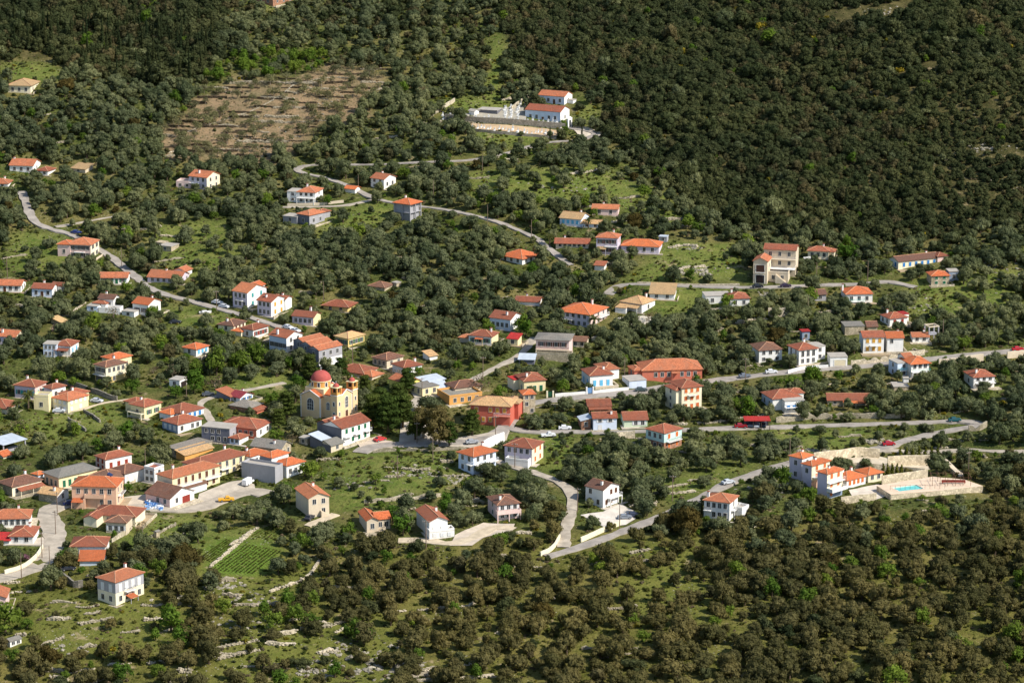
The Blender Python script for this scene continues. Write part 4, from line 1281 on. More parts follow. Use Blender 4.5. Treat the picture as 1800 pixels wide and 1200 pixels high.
house('house', 'white house with green shutters and dark grey side wall below the church', B(601, 785, 40, 50, 32, 46, 'gx', 'white', 'rust', R=(4, 2, 'c', ((0, 0),)), sc='green', wcl='dgrey', A=8.5, bal=[('R', .05, .3, 1, 2, dict(rail='white')), ('R', .42, .62, 1, 2, dict(rail='white')), ('R', .78, .99, 1, 2, dict(rail='white'))]), B(578, 774, 16, 22, 28, 46, 'gx', 'dgrey', 'rust', A=5, B=6, wcl='dgrey'))
house('shed', 'small stone shed with brown gable at the foot of the green shuttered house', B(582, 795, 11, 22, 12, 44, 'gx', 'tan', 'grey', R=(1, 1, 'o'), wcl='dgrey', A=6), B(566, 790, 22, 14, 16, 48, 'sr', 'dgrey', 'metal', A=5, B=4), cat='shed')
house('shed', 'flat pale concrete hut left of the stone shed', B(540, 782, 14, 9, 11, 60, 'flat', 'stone', 'slab', L=(1, 1, 'o')), cat='shed')
house('house', 'old grey stone house with long gable roof above the concrete platform', B(494, 806, 52, 18, 17, 62, 'gy', 'stone', 'grey', R=(2, 1, 'o'), pitch=.5))
house('house', 'white house with grey side wall and two bright roofs on a concrete platform', B(478, 836, 20, 30, 32, 46, 'hip', 'white', 'bright', R=(2, 2, 'c', ((0, 0), (0, 1))), sc='white', wcl='grey', L=None), B(504, 840, 10, 32, 22, 40, 'hip', 'white', 'bright', R=(3, 1, 'o'), A=6), B(484, 850, 42, 13, 26, 58, 'terrace', 'grey', 'slab', B=4.5, A=12))
house('house', 'tan gable fronted house with rust roof below the concrete platform', B(543, 909, 12, 36, 34, 20, 'gy', 'tan', 'orange', R=(2, 2, 'o', ((0, 0),)), A=11, pitch=.42, stairs=[('R', .98, .55, .3)]))
house('house', 'pale blue and white two storey house with wrap around balconies', B(832, 834, 26, 40, 33, 42, 'hip', 'blue', 'bright', L=(2, 2, 'o'), R=(3, 2, 'o'), sc='red', bal=[('R', .02, 1, .52, 1, dict(rail='white', dep=1.3)), ('L', .5, 1, .52, 1, dict(rail='white'))], ov=.6))
house('house', 'cream two storey house with red roof above the steep lane', B(935, 818, 48, 20, 30, 66, 'hip', 'cream', 'red', L=(4, 2, 'o', ((0, 0), (0, 1), (0, 2), (0, 3))), R=(2, 2, 'c'), sc='orange', wcl='lav'), B(928, 822, 40, 4, 10, 70, 'terrace', 'white', 'slab', B=3))
house('house', 'white gabled house with brown roof and white balcony beside the steep lane', B(1060, 893, 31, 28, 32, 50, 'gy', 'white', 'brown', L=(2, 2, 'o', ((1, 1),)), R=(3, 2, 'c', ((0, 2), (1, 0))), sc='brown', bal=[('R', .25, 1.0, .5, 1, dict(rail='white', dep=1.4, posts=True))], ov=.35))
house('house', 'white house with orange hip roof and pillared porch above the lower road', B(1282, 916, 45, 14, 33, 72, 'hip', 'white', 'orange', L=(4, 2, 'o', ((0, 0),)), R=(1, 2, 'o'), bal=[('L', .02, .3, 1, 2, dict(rail='iron')), ('R', .2, 1, 1, 2, dict(rail='white', posts=True))], ch=[(.2, .9)]), B(1304, 912, 10, 16, 16, 60, 'terrace', 'white', 'slab', A=4, B=4))
house('house', 'mint and brick two storey house with hip roof and orange doors', B(1167, 794, 32, 31, 33, 48, 'hip', 'teal', 'red', L=(3, 2, 'o'), R=(2, 2, 'c'), sc='orange', wc2='brick', split=.48, bal=[('R', .15, .9, 1, 2, dict(rail='iron'))]))
house('house', 'tall cream three storey house with orange shutters beside the main road', B(1198, 722, 9, 35, 40, 28, 'hip', 'cream', 'red', R=(3, 3, 'c'), sc='orange', A=9, door=dict(R=1), bal=[('R', .3, .7, 2, 3, dict(rail='wood'))]), B(1188, 722, 8, 11, 36, 30, 'hip', 'cream', 'red', A=7, B=4.5, L=(1, 3, 'o'), R=(1, 3, 'o')))
house('house', 'white house with bright azure shutters above the white road wall', B(1037, 682, 12, 40, 22, 18, 'hip', 'white', 'red', R=(3, 1, 'c'), L=(2, 1, 'c'), sc='azure', A=9, tall=1, plinth='white'), B(1062, 668, 10, 26, 18, 24, 'hip', 'white', 'orange', A=8))
house('school', 'long coral red school with hip roof and white framed windows', B(1129, 668, 10, 105, 17, 9, 'hip', 'coral', 'orange', R=(8, 1, 'o', ((0, 0), (0, 4))), A=11, sc='white', pitch=.42, awn=[('R', .48, .62, .85, 1.6, 'orange')]), B(1115, 666, 12, 14, 15, 20, 'hip', 'coral', 'orange', A=6, L=(1, 1, 'o')), cat='school')
house('shed', 'low pale garage with flat roof between the azure shuttered house and the school', B(1106, 680, 16, 30, 10, 20, 'flat', 'blue', 'slab', A=7), cat='shed')
house('house', 'yellow house with dark green shutters and hip roof above the little tower', B(921, 692, 16, 38, 22, 18, 'hip', 'pale', 'red', R=(3, 1, 'c'), sc='green', L=(2, 1, 'o'), A=9, tall=1), B(903, 686, 9, 13, 18, 24, 'flat', 'cream', 'scarlet', A=5))
house('tower_house', 'narrow grey tower house with red pyramid roof at the road corner', B(920, 729, 6, 21, 36, 14, 'hip', 'stone', 'bright', R=(2, 3, 'o', ((0, 0), (1, 1))), A=5), cat='tower')
house('barn', 'low barn with rusty red double roof below the main road', B(1034, 723, 5, 40, 9, 8, 'gx', 'brick', 'rust', A=7, R=(2, 1, 'o'), awn=[('R', 0, 1, .9, 2, 'rust')]), cat='barn')
house('house', 'pale blue two storey house with rust roof on the middle road', B(1043, 756, 3, 41, 21, 8, 'gx', 'blue', 'rust', A=6, R=(2, 2, 's', ((0, 1),)), sc='white', door=dict(R=0)))
house('shed', 'brick lean-to with tin roof left of the pale blue house', B(1022, 754, 4, 16, 15, 12, 'sl', 'brick', 'metal', A=5, R=(1, 1, 'o')), cat='shed')
house('cottage', 'pale green cottage with red gable roof on the middle road', B(1097, 751, 4, 41, 13, 8, 'gx', 'mint', 'red', A=8, R=(3, 1, 's', ((0, 0),)), sc='white'))
house('house', 'pale gable fronted pink white house with flat porch roof and steps', B(755, 944, 12, 32, 28, 18, 'gy', 'white', 'red', R=(2, 1, 'c'), A=12, sc='white', pitch=.44), B(755, 948, 2, 44, 12, 16, 'terrace', 'white', 'slab', A=3.2, R=(3, 1, 'c'), sc='white'))
house('house', 'small house with bright orange crossed roofs and front steps', B(645, 936, 4, 20, 22, 14, 'gy', 'tan', 'bright', R=(1, 1, 'o'), A=9, pitch=.5), B(662, 932, 3, 24, 20, 14, 'gx', 'tan', 'bright', R=(2, 1, 'o'), A=6, stairs=[('R', .0, .6, .35)]))
house('house', 'pink two storey house with brown hip roof right of the white gable house', B(875, 914, 17, 38, 27, 20, 'hip', 'pink', 'brown', R=(3, 2, 's'), L=(1, 2, 'o'), sc='white', A=8.5, bal=[('R', -.1, 1, .48, 1, dict(col='pink', rail='solid', posts=True, dep=1.6))]))
# ---- upper middle
house('house', 'white house with red hip roof, flat annexe and arcade on the upper lane', B(554, 358, 31, 14, 19, 70, 'hip', 'white', 'orange', L=(3, 2, 'o'), R=(1, 2, 'o'), bal=[('L', 0, 1, .5, 1, dict(rail='white', posts=True, dep=1.4))], sc='green'), B(524, 356, 19, 6, 18, 72, 'flat', 'white', 'slab', L=(1, 2, 'o'), B=7))
house('house', 'unfinished grey house with red hip roof below the upper lane', B(544, 398, 21, 27, 19, 48, 'hip', 'grey', 'orange', L=(1, 1, 'o'), R=(2, 1, 'o'), wcl='slate'), B(522, 394, 18, 8, 12, 64, 'flat', 'grey', 'slab', A=6, B=6, L=(1, 1, 'o')), B(566, 386, 8, 12, 12, 48, 'hip', 'grey', 'rust', A=4, B=5))
house('shed', 'little red roofed hut on the upper lane left of the white gabled house', B(624, 340, 18, 9, 7, 62, 'gy', 'white', 'bright'), cat='shed')
house('house', 'white two storey house with orange roof and small twin gables high on the slope', B(675, 333, 23, 21, 17, 52, 'gy', 'white', 'orange', L=(2, 2, 'o', ((0, 1),)), R=(2, 1, 'o')))
house('concrete_house', 'bare grey concrete house shell with orange hip roof and open balconies', B(721, 390, 29, 20, 30, 54, 'hip', 'grey', 'bright', open=1, nf=2, ov=.5), cat='house')
house('house', 'white house with bright orange hip roof among olives in the middle', B(918, 466, 38, 31, 11, 50, 'hip', 'white', 'bright', L=(3, 1, 'o'), R=(3, 1, 'o'), ov=.6))
house('cottage', 'small stone cottage with orange roof highest in the middle slope', B(1086, 380, 45, 4, 12, 84, 'gy', 'pink', 'orange', B=6, L=(2, 1, 'o')))
house('house', 'long pale blue house with tan gable roof high in the middle', B(1021, 399, 37, 14, 13, 68, 'gy', 'blue', 'tan', L=(4, 1, 'c'), sc='azure', R=(1, 1, 'o'), pitch=.42), B(1056, 402, 34, 3, 8, 80, 'gy', 'blue', 'tan', B=5, L=(2, 1, 'o')))
house('cottage', 'long low red roofed cottage with dark veranda by the upper lane', B(1034, 437, 57, 3, 9, 86, 'gy', 'tan', 'red', B=6, L=(6, 1, 'o'), ov=.7))
house('house', 'lavender two storey house with hip roof and beige awning', B(1085, 448, 37, 8, 29, 80, 'hip', 'lav', 'orange', L=(3, 2, 's'), R=(1, 2, 'o'), B=7, sc='brown', bal=[('L', .4, 1, .5, 1)], awn=[('L', .05, .5, .45, 2.2, 'tan')]))
house('house', 'low lavender house with wide red hip roof behind the big olives', B(1158, 447, 66, 8, 13, 82, 'hip', 'lav', 'bright', B=9, L=(4, 1, 'o')))
house('shed', 'small white hut with red flat roof below the lavender house', B(1062, 476, 17, 4, 9, 76, 'sl', 'white', 'red', B=3.5), cat='shed')
house('shed', 'grey tin hut on the slope above the big olives', B(1172, 426, 14, 4, 9, 78, 'flat', 'grey', 'metal', B=3, L=(1, 1, 'o')), cat='shed')
house('house', 'low white house with plain tan roof just under the upper road', B(1185, 528, 37, 4, 11, 84, 'sl', 'white', 'tan', B=7, A=9, L=(2, 1, 'o'), pitch=.55))
house('house', 'white bungalow with tan hip roofs and shaded veranda', B(1128, 551, 38, 30, 16, 58, 'hip', 'white', 'tan', R=(1, 1, 'o'), A=9, B=9, awn=[('L', 0, .95, .85, 2.6, 'tan')]), B(1100, 552, 20, 6, 10, 74, 'flat', 'white', 'tan', A=4, B=4))
house('house', 'large white house with wide red hip roof, outside stair and palm', B(1036, 577, 57, 31, 24, 62, 'hip', 'pink', 'bright', L=(5, 2, 'o'), R=(3, 2, 'o'), sc='blue', wcl='lav', stairs=[('L', -.1, .2, .5)], ov=.6, pitch=.33, bal=[('L', .05, .5, .5, 1, dict(rail='white')), ('R', .5, 1, .5, 1, dict(rail='white'))]))
house('house', 'white house with flat roof wing and red hip roofed wing under the upper road', B(1283, 540, 10, 34, 15, 12, 'hip', 'white', 'red', R=(2, 1, 'o'), A=8), B(1240, 536, 8, 44, 15, 10, 'flat', 'white', 'slab', A=7, R=(2, 1, 'o')))
house('house', 'pale blue house with red gable roof beside the dirt track', B(897, 582, 36, 20, 20, 62, 'gy', 'white', 'red', L=(4, 1, 'o'), wcl='blue', sc='blue'))
house('cottage', 'white cottage with rust hip roof and orange awning left of the dirt track', B(864, 608, 40, 12, 16, 70, 'hip', 'pale', 'red', L=(3, 1, 's'), sc='green', wcl='white', awn=[('L', .3, .65, .8, 1.2, 'bright')], ch=[(.6, .2)]), B(826, 602, 14, 6, 8, 70, 'hip', 'tan', 'orange', A=4, B=4))
house('cottage', 'small cream hut with scarlet tin roof below the pale blue house', B(910, 608, 18, 6, 12, 70, 'sl', 'pale', 'scarlet', B=4, L=(1, 1, 'o')))
house('apartment_house', 'pink beige two storey block with grey roof and long balcony', B(1000, 632, 58, 6, 34, 82, 'hip', 'pink', 'grey', L=(4, 2, 's'), B=9, bal=[('L', 0, 1, .5, 1, dict(col='tan', rail='iron'))], sc='brown', ov=.7, pitch=.2), B(1005, 637, 64, 6, 13, 82, 'terrace', 'stone', 'slab', B=3), cat='apartment block')
house('shed', 'low brown roofed shed right of the pink beige block', B(1030, 612, 26, 3, 12, 80, 'gy', 'tan', 'brown', B=5, L=(2, 1, 'o')), cat='shed')
house('shed', 'blue grey tin shed below the pink beige block', B(939, 641, 27, 4, 9, 84, 'sl', 'slate', 'metal', B=4.5, pitch=.3), cat='shed')
# ---- right
house('apartment_house', 'tan three storey building with garage gable, terrace and outside stair', B(1398, 487, 56, 5, 46, 82, 'gy', 'tan', 'red', L=(3, 3, 'o', ((0, 0), (0, 1), (0, 2))), B=7, sc='brown', bal=[('L', 0, 1, .66, 1, dict(col='tan', rail='white', dep=1.3)), ('L', 0, 1, .34, 1, dict(col='white', rail='white', dep=3.2))], ov=.3),
      B(1348, 498, 24, 8, 38, 80, 'gx', 'tan', 'orange', A=5.2, B=8, R=(1, 2, 'o'), garage=[('L', .2, .8, .0, .36, 'dark'), ('L', .2, .8, .5, .82, 'brown')], bal=[('L', .15, .85, .49, 1, dict(rail='iron', dep=.6))], pitch=.5), B(1385, 496, 36, 3, 14, 82, 'terrace', 'tan', 'slab', B=5, L=(2, 1, 'o'), stairs=[('L', .9, .4, .95)]), cat='apartment block')
house('house', 'cream bungalow with brown hip roof and porches right of the tan building', B(1456, 456, 36, 3, 14, 84, 'hip', 'cream', 'red', L=(3, 1, 'o'), B=6, ov=.5), B(1466, 454, 11, 3, 11, 84, 'hip', 'cream', 'red', B=5, A=3))
house('house', 'long low cream house with brown roof and coloured shutters at the wood edge', B(1579, 474, 13, 72, 14, 33, 'gx', 'cream', 'brown', R=(6, 1, 'c'), L=(2, 1, 'c'), sc='blue', wcl='white', A=6.5), B(1648, 461, 5, 18, 10, 33, 'hip', 'pink', 'rust', A=5))
house('house', 'stone house with green shutters and red hip roof at the right', B(1637, 502, 7, 31, 17, 16, 'hip', 'stone', 'bright', R=(2, 2, 'c'), sc='green', A=6.5), B(1668, 494, 4, 17, 16, 14, 'flat', 'steel', 'slab', A=5, R=(1, 1, 'o')))
house('house', 'white house with red hip roof, arched porch and tall chimney at the right', B(1487, 533, 8, 46, 16, 12, 'hip', 'white', 'bright', R=(3, 1, 'o'), A=9, bal=[('R', .0, .7, .2, 1, dict(rail='teal'))], ch=[(-.02, .6)]))
house('shed', 'small grey gabled hut left of the arched porch house', B(1432, 529, 4, 20, 11, 18, 'gx', 'grey', 'brown', A=6, R=(1, 1, 'o')), cat='shed')
house('house', 'white house with red hip roof above the ruined stone barn', B(1564, 574, 17, 30, 14, 30, 'hip', 'white', 'red', L=(2, 1, 'o'), R=(2, 1, 'c'), sc='red'), B(1584, 565, 4, 13, 12, 30, 'flat', 'white', 'scarlet', A=4))
house('ruin', 'roofless stone barn with mossy top at the right', B(1485, 589, 8, 34, 15, 12, 'flat', 'stone', 'grey', A=7), cat='ruin')
house('shed', 'brown roofed ruin next to the roofless stone barn', B(1525, 582, 5, 17, 8, 12, 'gx', 'stone', 'brown', A=6), cat='shed')
house('house', 'white two storey house with small balcony, left of a white pair at the right', B(1517, 621, 10, 36, 28, 12, 'gx', 'white', 'red', R=(3, 2, 'c'), sc='yellow', A=7, bal=[('R', .3, .7, 1, 2, dict(rail='white'))]))
house('house', 'white house with orange roof and loggia, right of a white pair at the right', B(1559, 620, 5, 28, 26, 12, 'gx', 'white', 'bright', R=(2, 2, 'o', ((0, 0), (0, 1), (1, 1))), A=7))
house('cottage', 'low white cottage with tan roof beside the bare concrete frame', B(1604, 602, 3, 28, 10, 10, 'gx', 'white', 'orange', A=5, R=(2, 1, 'o')))
house('unfinished_building', 'bare concrete frame of four columns and ring beam on a small base', B(1632, 602, 8, 14, 28, 26, 'none', 'tan', 'red', open=2, nf=2, A=4, B=4), cat='building')
house('house', 'white house with teal balconies and red hip roof below the main road', B(1601, 665, 13, 31, 26, 24, 'hip', 'white', 'bright', R=(3, 2, 'o'), A=8, bal=[('R', 0, 1, .45, 1, dict(rail='teal', posts=True, dep=1.4))], ov=.7, L=(1, 2, 'o')), B(1577, 663, 12, 20, 24, 30, 'flat', 'blue', 'slab', A=6, B=5, L=(1, 2, 'o'), R=(1, 2, 'o'), bal=[('R', 0, 1, .5, 1, dict(rail='teal'))]), B(1590, 655, 8, 14, 26, 30, 'gx', 'white', 'orange', A=5))
house('house', 'white house with dark red doors and brown hip roof near the right edge', B(1711, 683, 15, 36, 20, 24, 'hip', 'white', 'red', R=(3, 2, 'o', ((0, 1),)), L=(1, 1, 'o'), sc='red', A=8, bal=[('R', .1, 1, .48, 1, dict(rail='white', dep=1.3))]))
house('house', 'white house with big arched ground floor windows and red hip roof', B(1404, 643, 19, 32, 28, 30, 'hip', 'white', 'red', R=(3, 2, 'o'), L=(2, 2, 'o'), tall=1, ov=.5), B(1432, 634, 8, 18, 24, 28, 'flat', 'white', 'slab', R=(1, 2, 'o'), A=6))
house('house', 'grey roofed stone and white house left of the arched one', B(1334, 638, 10, 40, 22, 20, 'hip', 'white', 'brown', R=(3, 2, 'o', ((0, 1),)), A=9, sc='red', L=(1, 1, 'o')))
house('garage', 'low white garage with cream door beside the main road', B(1459, 643, 6, 30, 15, 10, 'flat', 'white', 'slab', A=6, garage=[('R', .25, .9, 0, .7, 'cream')]), cat='garage')
house('house', 'white house with blue balcony and doors, red hip roofs', B(1379, 727, 10, 34, 22, 18, 'flat', 'white', 'slab', A=6, R=(3, 1, 'c'), sc='blue', bal=[('R', 0, 1, .52, 1, dict(rail='blue', dep=1.2))]), B(1358, 721, 10, 40, 20, 24, 'hip', 'white', 'red', L=(2, 1, 'o'), A=9, wcl='blue', B=10), B(1386, 712, 3, 26, 21, 18, 'hip', 'white', 'red', A=5))
house('barn', 'long low barn with two step rust roof at the right', B(1455, 713, 4, 74, 10, 6, 'gx', 'stone', 'red', A=7, R=(4, 1, 'o'), awn=[('R', .35, .95, .95, 1.8, 'bright')]), cat='barn')
house('shed', 'small flat roofed hut with white water tank below the teal balcony house', B(1571, 688, 4, 26, 8, 10, 'flat', 'stone', 'slab', A=6), B(1588, 679, 2, 9, 6, 10, 'flat', 'white', 'slab', A=2, dz=8), cat='shed')
house('kiosk', 'narrow blue booth with red flat roof beside the terrace', B(1410, 599, 5, 13, 16, 16, 'flat', 'steel', 'scarlet', A=3, R=(1, 1, 'o'), ov=.8), cat='booth')
house('ruin', 'low ruined stone shed without roof in the grass at the left', B(301, 443, 21, 14, 9, 58, 'flat', 'stone', 'slab', L=(1, 1, 'o')), B(286, 433, 12, 12, 6, 55, 'none', 'stone', 'slab', A=4, B=4), cat='ruin')
house('shed', 'small stone hut with slab roof among the middle olives', B(697, 505, 8, 8, 7, 45, 'flat', 'stone', 'slab'), cat='shed')
house('shed', 'stone field hut by the left end of the terraced vegetable plots', B(275, 945, 5, 6, 10, 45, 'gx', 'stone', 'grey', ov=.2), cat='shed')
house('shed', 'shed with patched tin and tile roof among the left olives', B(108, 573, 14, 12, 6, 45, 'sr', 'stone', 'tan', A=5), cat='shed')
house('house', 'low rust roof half hidden behind olives in the middle', B(948, 538, 42, 4, 7, 80, 'gy', 'white', 'rust', B=6), )
house('shed', 'shack with tin roof and white wall above the red hotel street', B(755, 634, 8, 14, 8, 34, 'sr', 'white', 'tan', A=4), cat='shed')

# ------------------------------------------------------------------ the domed church
def arch_poly(w, h, n=8):
    """outline of a round headed opening, base at z 0, in (x, z)"""
    r = w / 2
    pts = [(-r, 0), (r, 0)]
    for k in range(n + 1):
        t = math.pi * k / n
        pts.append((r * math.cos(t), h - r + r * math.sin(t)))
    return pts


def arch_slab(b, w, h, y0, y1, n=8, ox=0, oz=0):
    pts = arch_poly(w, h, n)
    m = len(pts)
    V = [(p[0] + ox, y0, p[1] + oz) for p in pts] + [(p[0] + ox, y1, p[1] + oz) for p in pts]
    b.add(V, [tuple(range(m)), tuple(range(m, 2 * m))[::-1]] + [(i, m + i, m + (i + 1) % m, (i + 1) % m) for i in range(m)])
    return b


def arch_window(root, P, rz, w, h, trim='white', grid=True):
    o = arch_slab(MB(), w + .35, h + .3, -.06, .02, oz=-.12).build('window', wm(trim), root, P, rz)
    arch_slab(MB(), w, h, -.09, -.062).build('pane', glass(), o)
    if grid:
        b = MB()
        for k in (-.17, .17):
            b.box(w * k - .04, w * k + .04, -.12, -.092, .05, h * .92)
        MB.box(b, -w / 2 + .04, w / 2 - .04, -.13, -.121, h * .28, h * .28 + .07)
        MB.box(b, -w / 2 + .04, w / 2 - .04, -.13, -.121, h * .56, h * .56 + .07)
        b.build('glazing_bar', wm('white'), o)
    return o


def church():
    P = at(593, 741)
    s = pxm(P)
    yaw = rad(54) - math.atan2(P.x, P.y)
    root = empty('domed_church', P, yaw)
    tag(root, 'ochre domed church with twin bell towers and dark red domes', 'church')
    OC, WH = wm('church'), wm('white')
    RO = rm('bright')
    Z = -3
    W, N = 11.4, 16.0
    nave = MB().box(1.4, W - 1.4, .35, N - 1.2, Z, 7.4).build('wall', OC, root)
    # nave roof, gable to the front
    def gable(name, x0, x1, y0, y1, z, rise, axis, ov=.25):
        b = MB()
        if axis == 'y':
            xm = (x0 + x1) / 2
            V = [(x0 - ov, y0, z), (xm, y0, z + rise), (x1 + ov, y0, z), (x0 - ov, y1, z), (xm, y1, z + rise), (x1 + ov, y1, z)]
        else:
            ym = (y0 + y1) / 2
            V = [(x0, y1 + ov, z), (x0, ym, z + rise), (x0, y0 - ov, z), (x1, y1 + ov, z), (x1, ym, z + rise), (x1, y0 - ov, z)]
        V2 = [(a, b_, c + .18) for a, b_, c in V]
        b.add(V + V2, [(6, 9, 10, 7), (7, 10, 11, 8), (0, 1, 4, 3), (1, 2, 5, 4), (0, 3, 9, 6), (2, 8, 11, 5), (0, 6, 7, 1), (1, 7, 8, 2), (3, 4, 10, 9), (4, 5, 11, 10)])
        o = b.build('roof', RO, root)
        for k in (0, 1):   # white raking cornices
            for a, c in ((0, 1), (1, 2)):
                p, q = V2[a + 3 * k], V2[c + 3 * k]
                MB().bar(p, q, .17).build('cornice', WH, o)
        return o
    gable('roof', 2.4, W - 2.4, .2, N - 1.6, 7.42, 2.0, 'y')
    MB().add([(2.4, .34, 7.4), (W - 2.4, .34, 7.4), (W / 2, .34, 9.4), (2.4, .7, 7.4), (W - 2.4, .7, 7.4), (W / 2, .7, 9.4)], [(0, 1, 2), (3, 5, 4), (0, 3, 4, 1), (1, 4, 5, 2), (2, 5, 3, 0)]).build('gable', OC, root)
    # transept arms
    MB().box(-.3, W + .3, 6.6, 14.2, Z, 6.9).build('wall', OC, root)
    gable('roof', -.5, W + .5, 6.6, 14.2, 6.95, 2.0, 'x')
    for xx in (-.3, W + .3):
        sgn = .3 if xx < 0 else -.3
        MB().add([(xx, 6.6, 6.9), (xx, 14.2, 6.9), (xx, 10.4, 8.9), (xx + sgn, 6.6, 6.9), (xx + sgn, 14.2, 6.9), (xx + sgn, 10.4, 8.9)], [(0, 1, 2), (3, 5, 4), (0, 3, 4, 1), (1, 4, 5, 2), (2, 5, 3, 0)]).build('gable', OC, root)
    # corner strips
    for (x, y) in ((-.3, 6.6), (-.3, 14.2)):
        MB().box(x - .06, x + .3, y - .18, y + .18, Z, 6.88).build('pilaster', WH, root)
    for x in (2.75, W - 2.75):
        MB().box(x - .2, x + .2, .27, .36, Z, 7.38).build('pilaster', WH, root)
    # crossing, drum and dome
    cx, cy = W / 2, 10.4
    MB().box(cx - 3.7, cx + 3.7, cy - 3.7, cy + 3.7, 6.0, 9.3).build('crossing', wm('pale'), root)
    b = MB()
    n = 24
    b.cyl(cx, cy, 9.31, 11.2, 3.25, 3.25, n)
    dr = b.build('drum', wm('ochre'), root)
    MB().cyl(cx, cy, 11.21, 11.45, 3.45, 3.45, n).build('cornice', wm('pale'), dr)
    for k in range(8):
        t = 2 * math.pi * (k + .5) / 8
        rr = 3.2
        arch_window(root, (cx + rr * math.cos(t), cy + rr * math.sin(t), 9.6), t + math.pi / 2, .75, 1.4, 'white', False)

    def dome(name, x, y, z, r, hgt, m, par, n=24, rings=7):
        V, F = [], []
        for i in range(rings):
            a = math.pi / 2 * i / rings
            for k in range(n):
                t = 2 * math.pi * k / n
                V.append((x + r * math.cos(a) * math.cos(t), y + r * math.cos(a) * math.sin(t), z + hgt * math.sin(a)))
        V.append((x, y, z + hgt))
        for i in range(rings - 1):
            for k in range(n):
                F.append((i * n + k, i * n + (k + 1) % n, (i + 1) * n + (k + 1) % n, (i + 1) * n + k))
        for k in range(n):
            F.append(((rings - 1) * n + k, (rings - 1) * n + (k + 1) % n, rings * n))
        o = MB().add(V, F).build(name, m, par)
        for f in o.data.polygons:
            f.use_smooth = True
        return o
    DM = paint('dome_red', (176, 88, 80), .85, .18, .9)
    d = dome('dome', cx, cy, 11.46, 3.3, 3.0, DM, root)
    def cross(x, y, z, par, sc=1.0):
        b = MB().box(x - .06 * sc, x + .06 * sc, y - .06 * sc, y + .06 * sc, z - .1, z + 1.1 * sc).box(x - .055 * sc, x + .055 * sc, y - .35 * sc, y - .061 * sc, z + .65 * sc, z + .77 * sc)
        b.box(x - .055 * sc, x + .055 * sc, y + .061 * sc, y + .35 * sc, z + .65 * sc, z + .77 * sc)
        return b.build('cross', WH, par)
    cross(cx, cy, 14.45, d)
    # bell towers
    for tx in (0, W - 2.6):
        t = MB().box(tx, tx + 2.6, 0, 2.5, Z, 8.4).build('bell_tower', OC, root)
        MB().box(tx - .12, tx + 2.72, -.12, 2.62, 8.41, 8.6).build('cornice', WH, t)
        c = MB()
        for (a, b2) in ((0, 0), (2.15, 0), (0, 2.05), (2.15, 2.05)):
            c.box(tx + a, tx + a + .45, b2, b2 + .45, 8.6, 10.8)
        c.box(tx, tx + 2.6, 0, 2.5, 10.8, 11.0)
        c.box(tx + .25, tx + 2.35, .25, 2.25, 8.601, 9.3)
        c.build('belfry', wm('ochre'), t)
        MB().box(tx + .55, tx + 2.05, .55, 1.95, 9.3, 10.799).build('belfry_shade', paint('dark_inside', (60, 48, 40)), t)  # dark box painted for the shade inside the open belfry
        MB().box(tx - .2, tx + 2.8, -.2, 2.7, 11.01, 11.25).build('cornice', wm('pale'), t)
        dm = dome('cupola', tx + 1.3, 1.25, 11.26, 1.05, 1.15, DM, t, 14, 5)
        MB().cyl(tx + 1.3, 1.25, 9.7, 10.3, .38, .2, 10).build('bell', paint('bronze', (120, 96, 52), .4, .1, 2, .5, .6), t)
        cross(tx + 1.3, 1.25, 12.35, dm, .7)
        for z in (1.6, 5.0):
            arch_window(t, (tx + 1.3, -.01, z), 0, .6, 1.3, 'white', False)
            arch_window(t, (tx - .01, 1.25, z), -math.pi / 2, .6, 1.3, 'white', False)
    # front door and windows
    arch_window(root, (W / 2, .33, 3.6), 0, 1.5, 3.6)
    add_door(root, (W / 2, .33, .05), 0, 1.3, 2.6, 'brown')
    arch_window(root, (-.31, 10.4, 2.6), -math.pi / 2, 2.4, 3.8)
    arch_window(root, (1.39, 4.6, 3.0), -math.pi / 2, 1.1, 2.4)
    # apse
    V, F = [], []
    n = 10
    for k in range(n + 1):
        t = math.pi * k / n
        V += [(cx + 3.2 * math.cos(t), N - 1.3 + 2.6 * math.sin(t), Z), (cx + 3.2 * math.cos(t), N - 1.3 + 2.6 * math.sin(t), 6.3)]
    F = [(2 * k, 2 * k + 2, 2 * k + 3, 2 * k + 1) for k in range(n)]
    ap = MB().add(V, F).build('apse', OC, root)
    V = [(cx, N - 1.3, 8.4)] + [(cx + 3.5 * math.cos(math.pi * k / n), N - 1.3 + 2.9 * math.sin(math.pi * k / n), 6.25) for k in range(n + 1)]
    MB().add(V, [(0, k + 1, k + 2) for k in range(n)]).build('apse_roof', rm('red'), ap)
    cross(cx, N - 1.2, 8.35, ap, .8)
    c, sn = math.cos(yaw), math.sin(yaw)
    ox, oy = W / 2, N / 2 + .5
    FOOT.append((P.x + c * ox - sn * oy, P.y + sn * ox + c * oy, yaw, W / 2 + 1, N / 2 + 1))
    SEEN.append((521, 650, 632, 742, P.y, .12))


church()


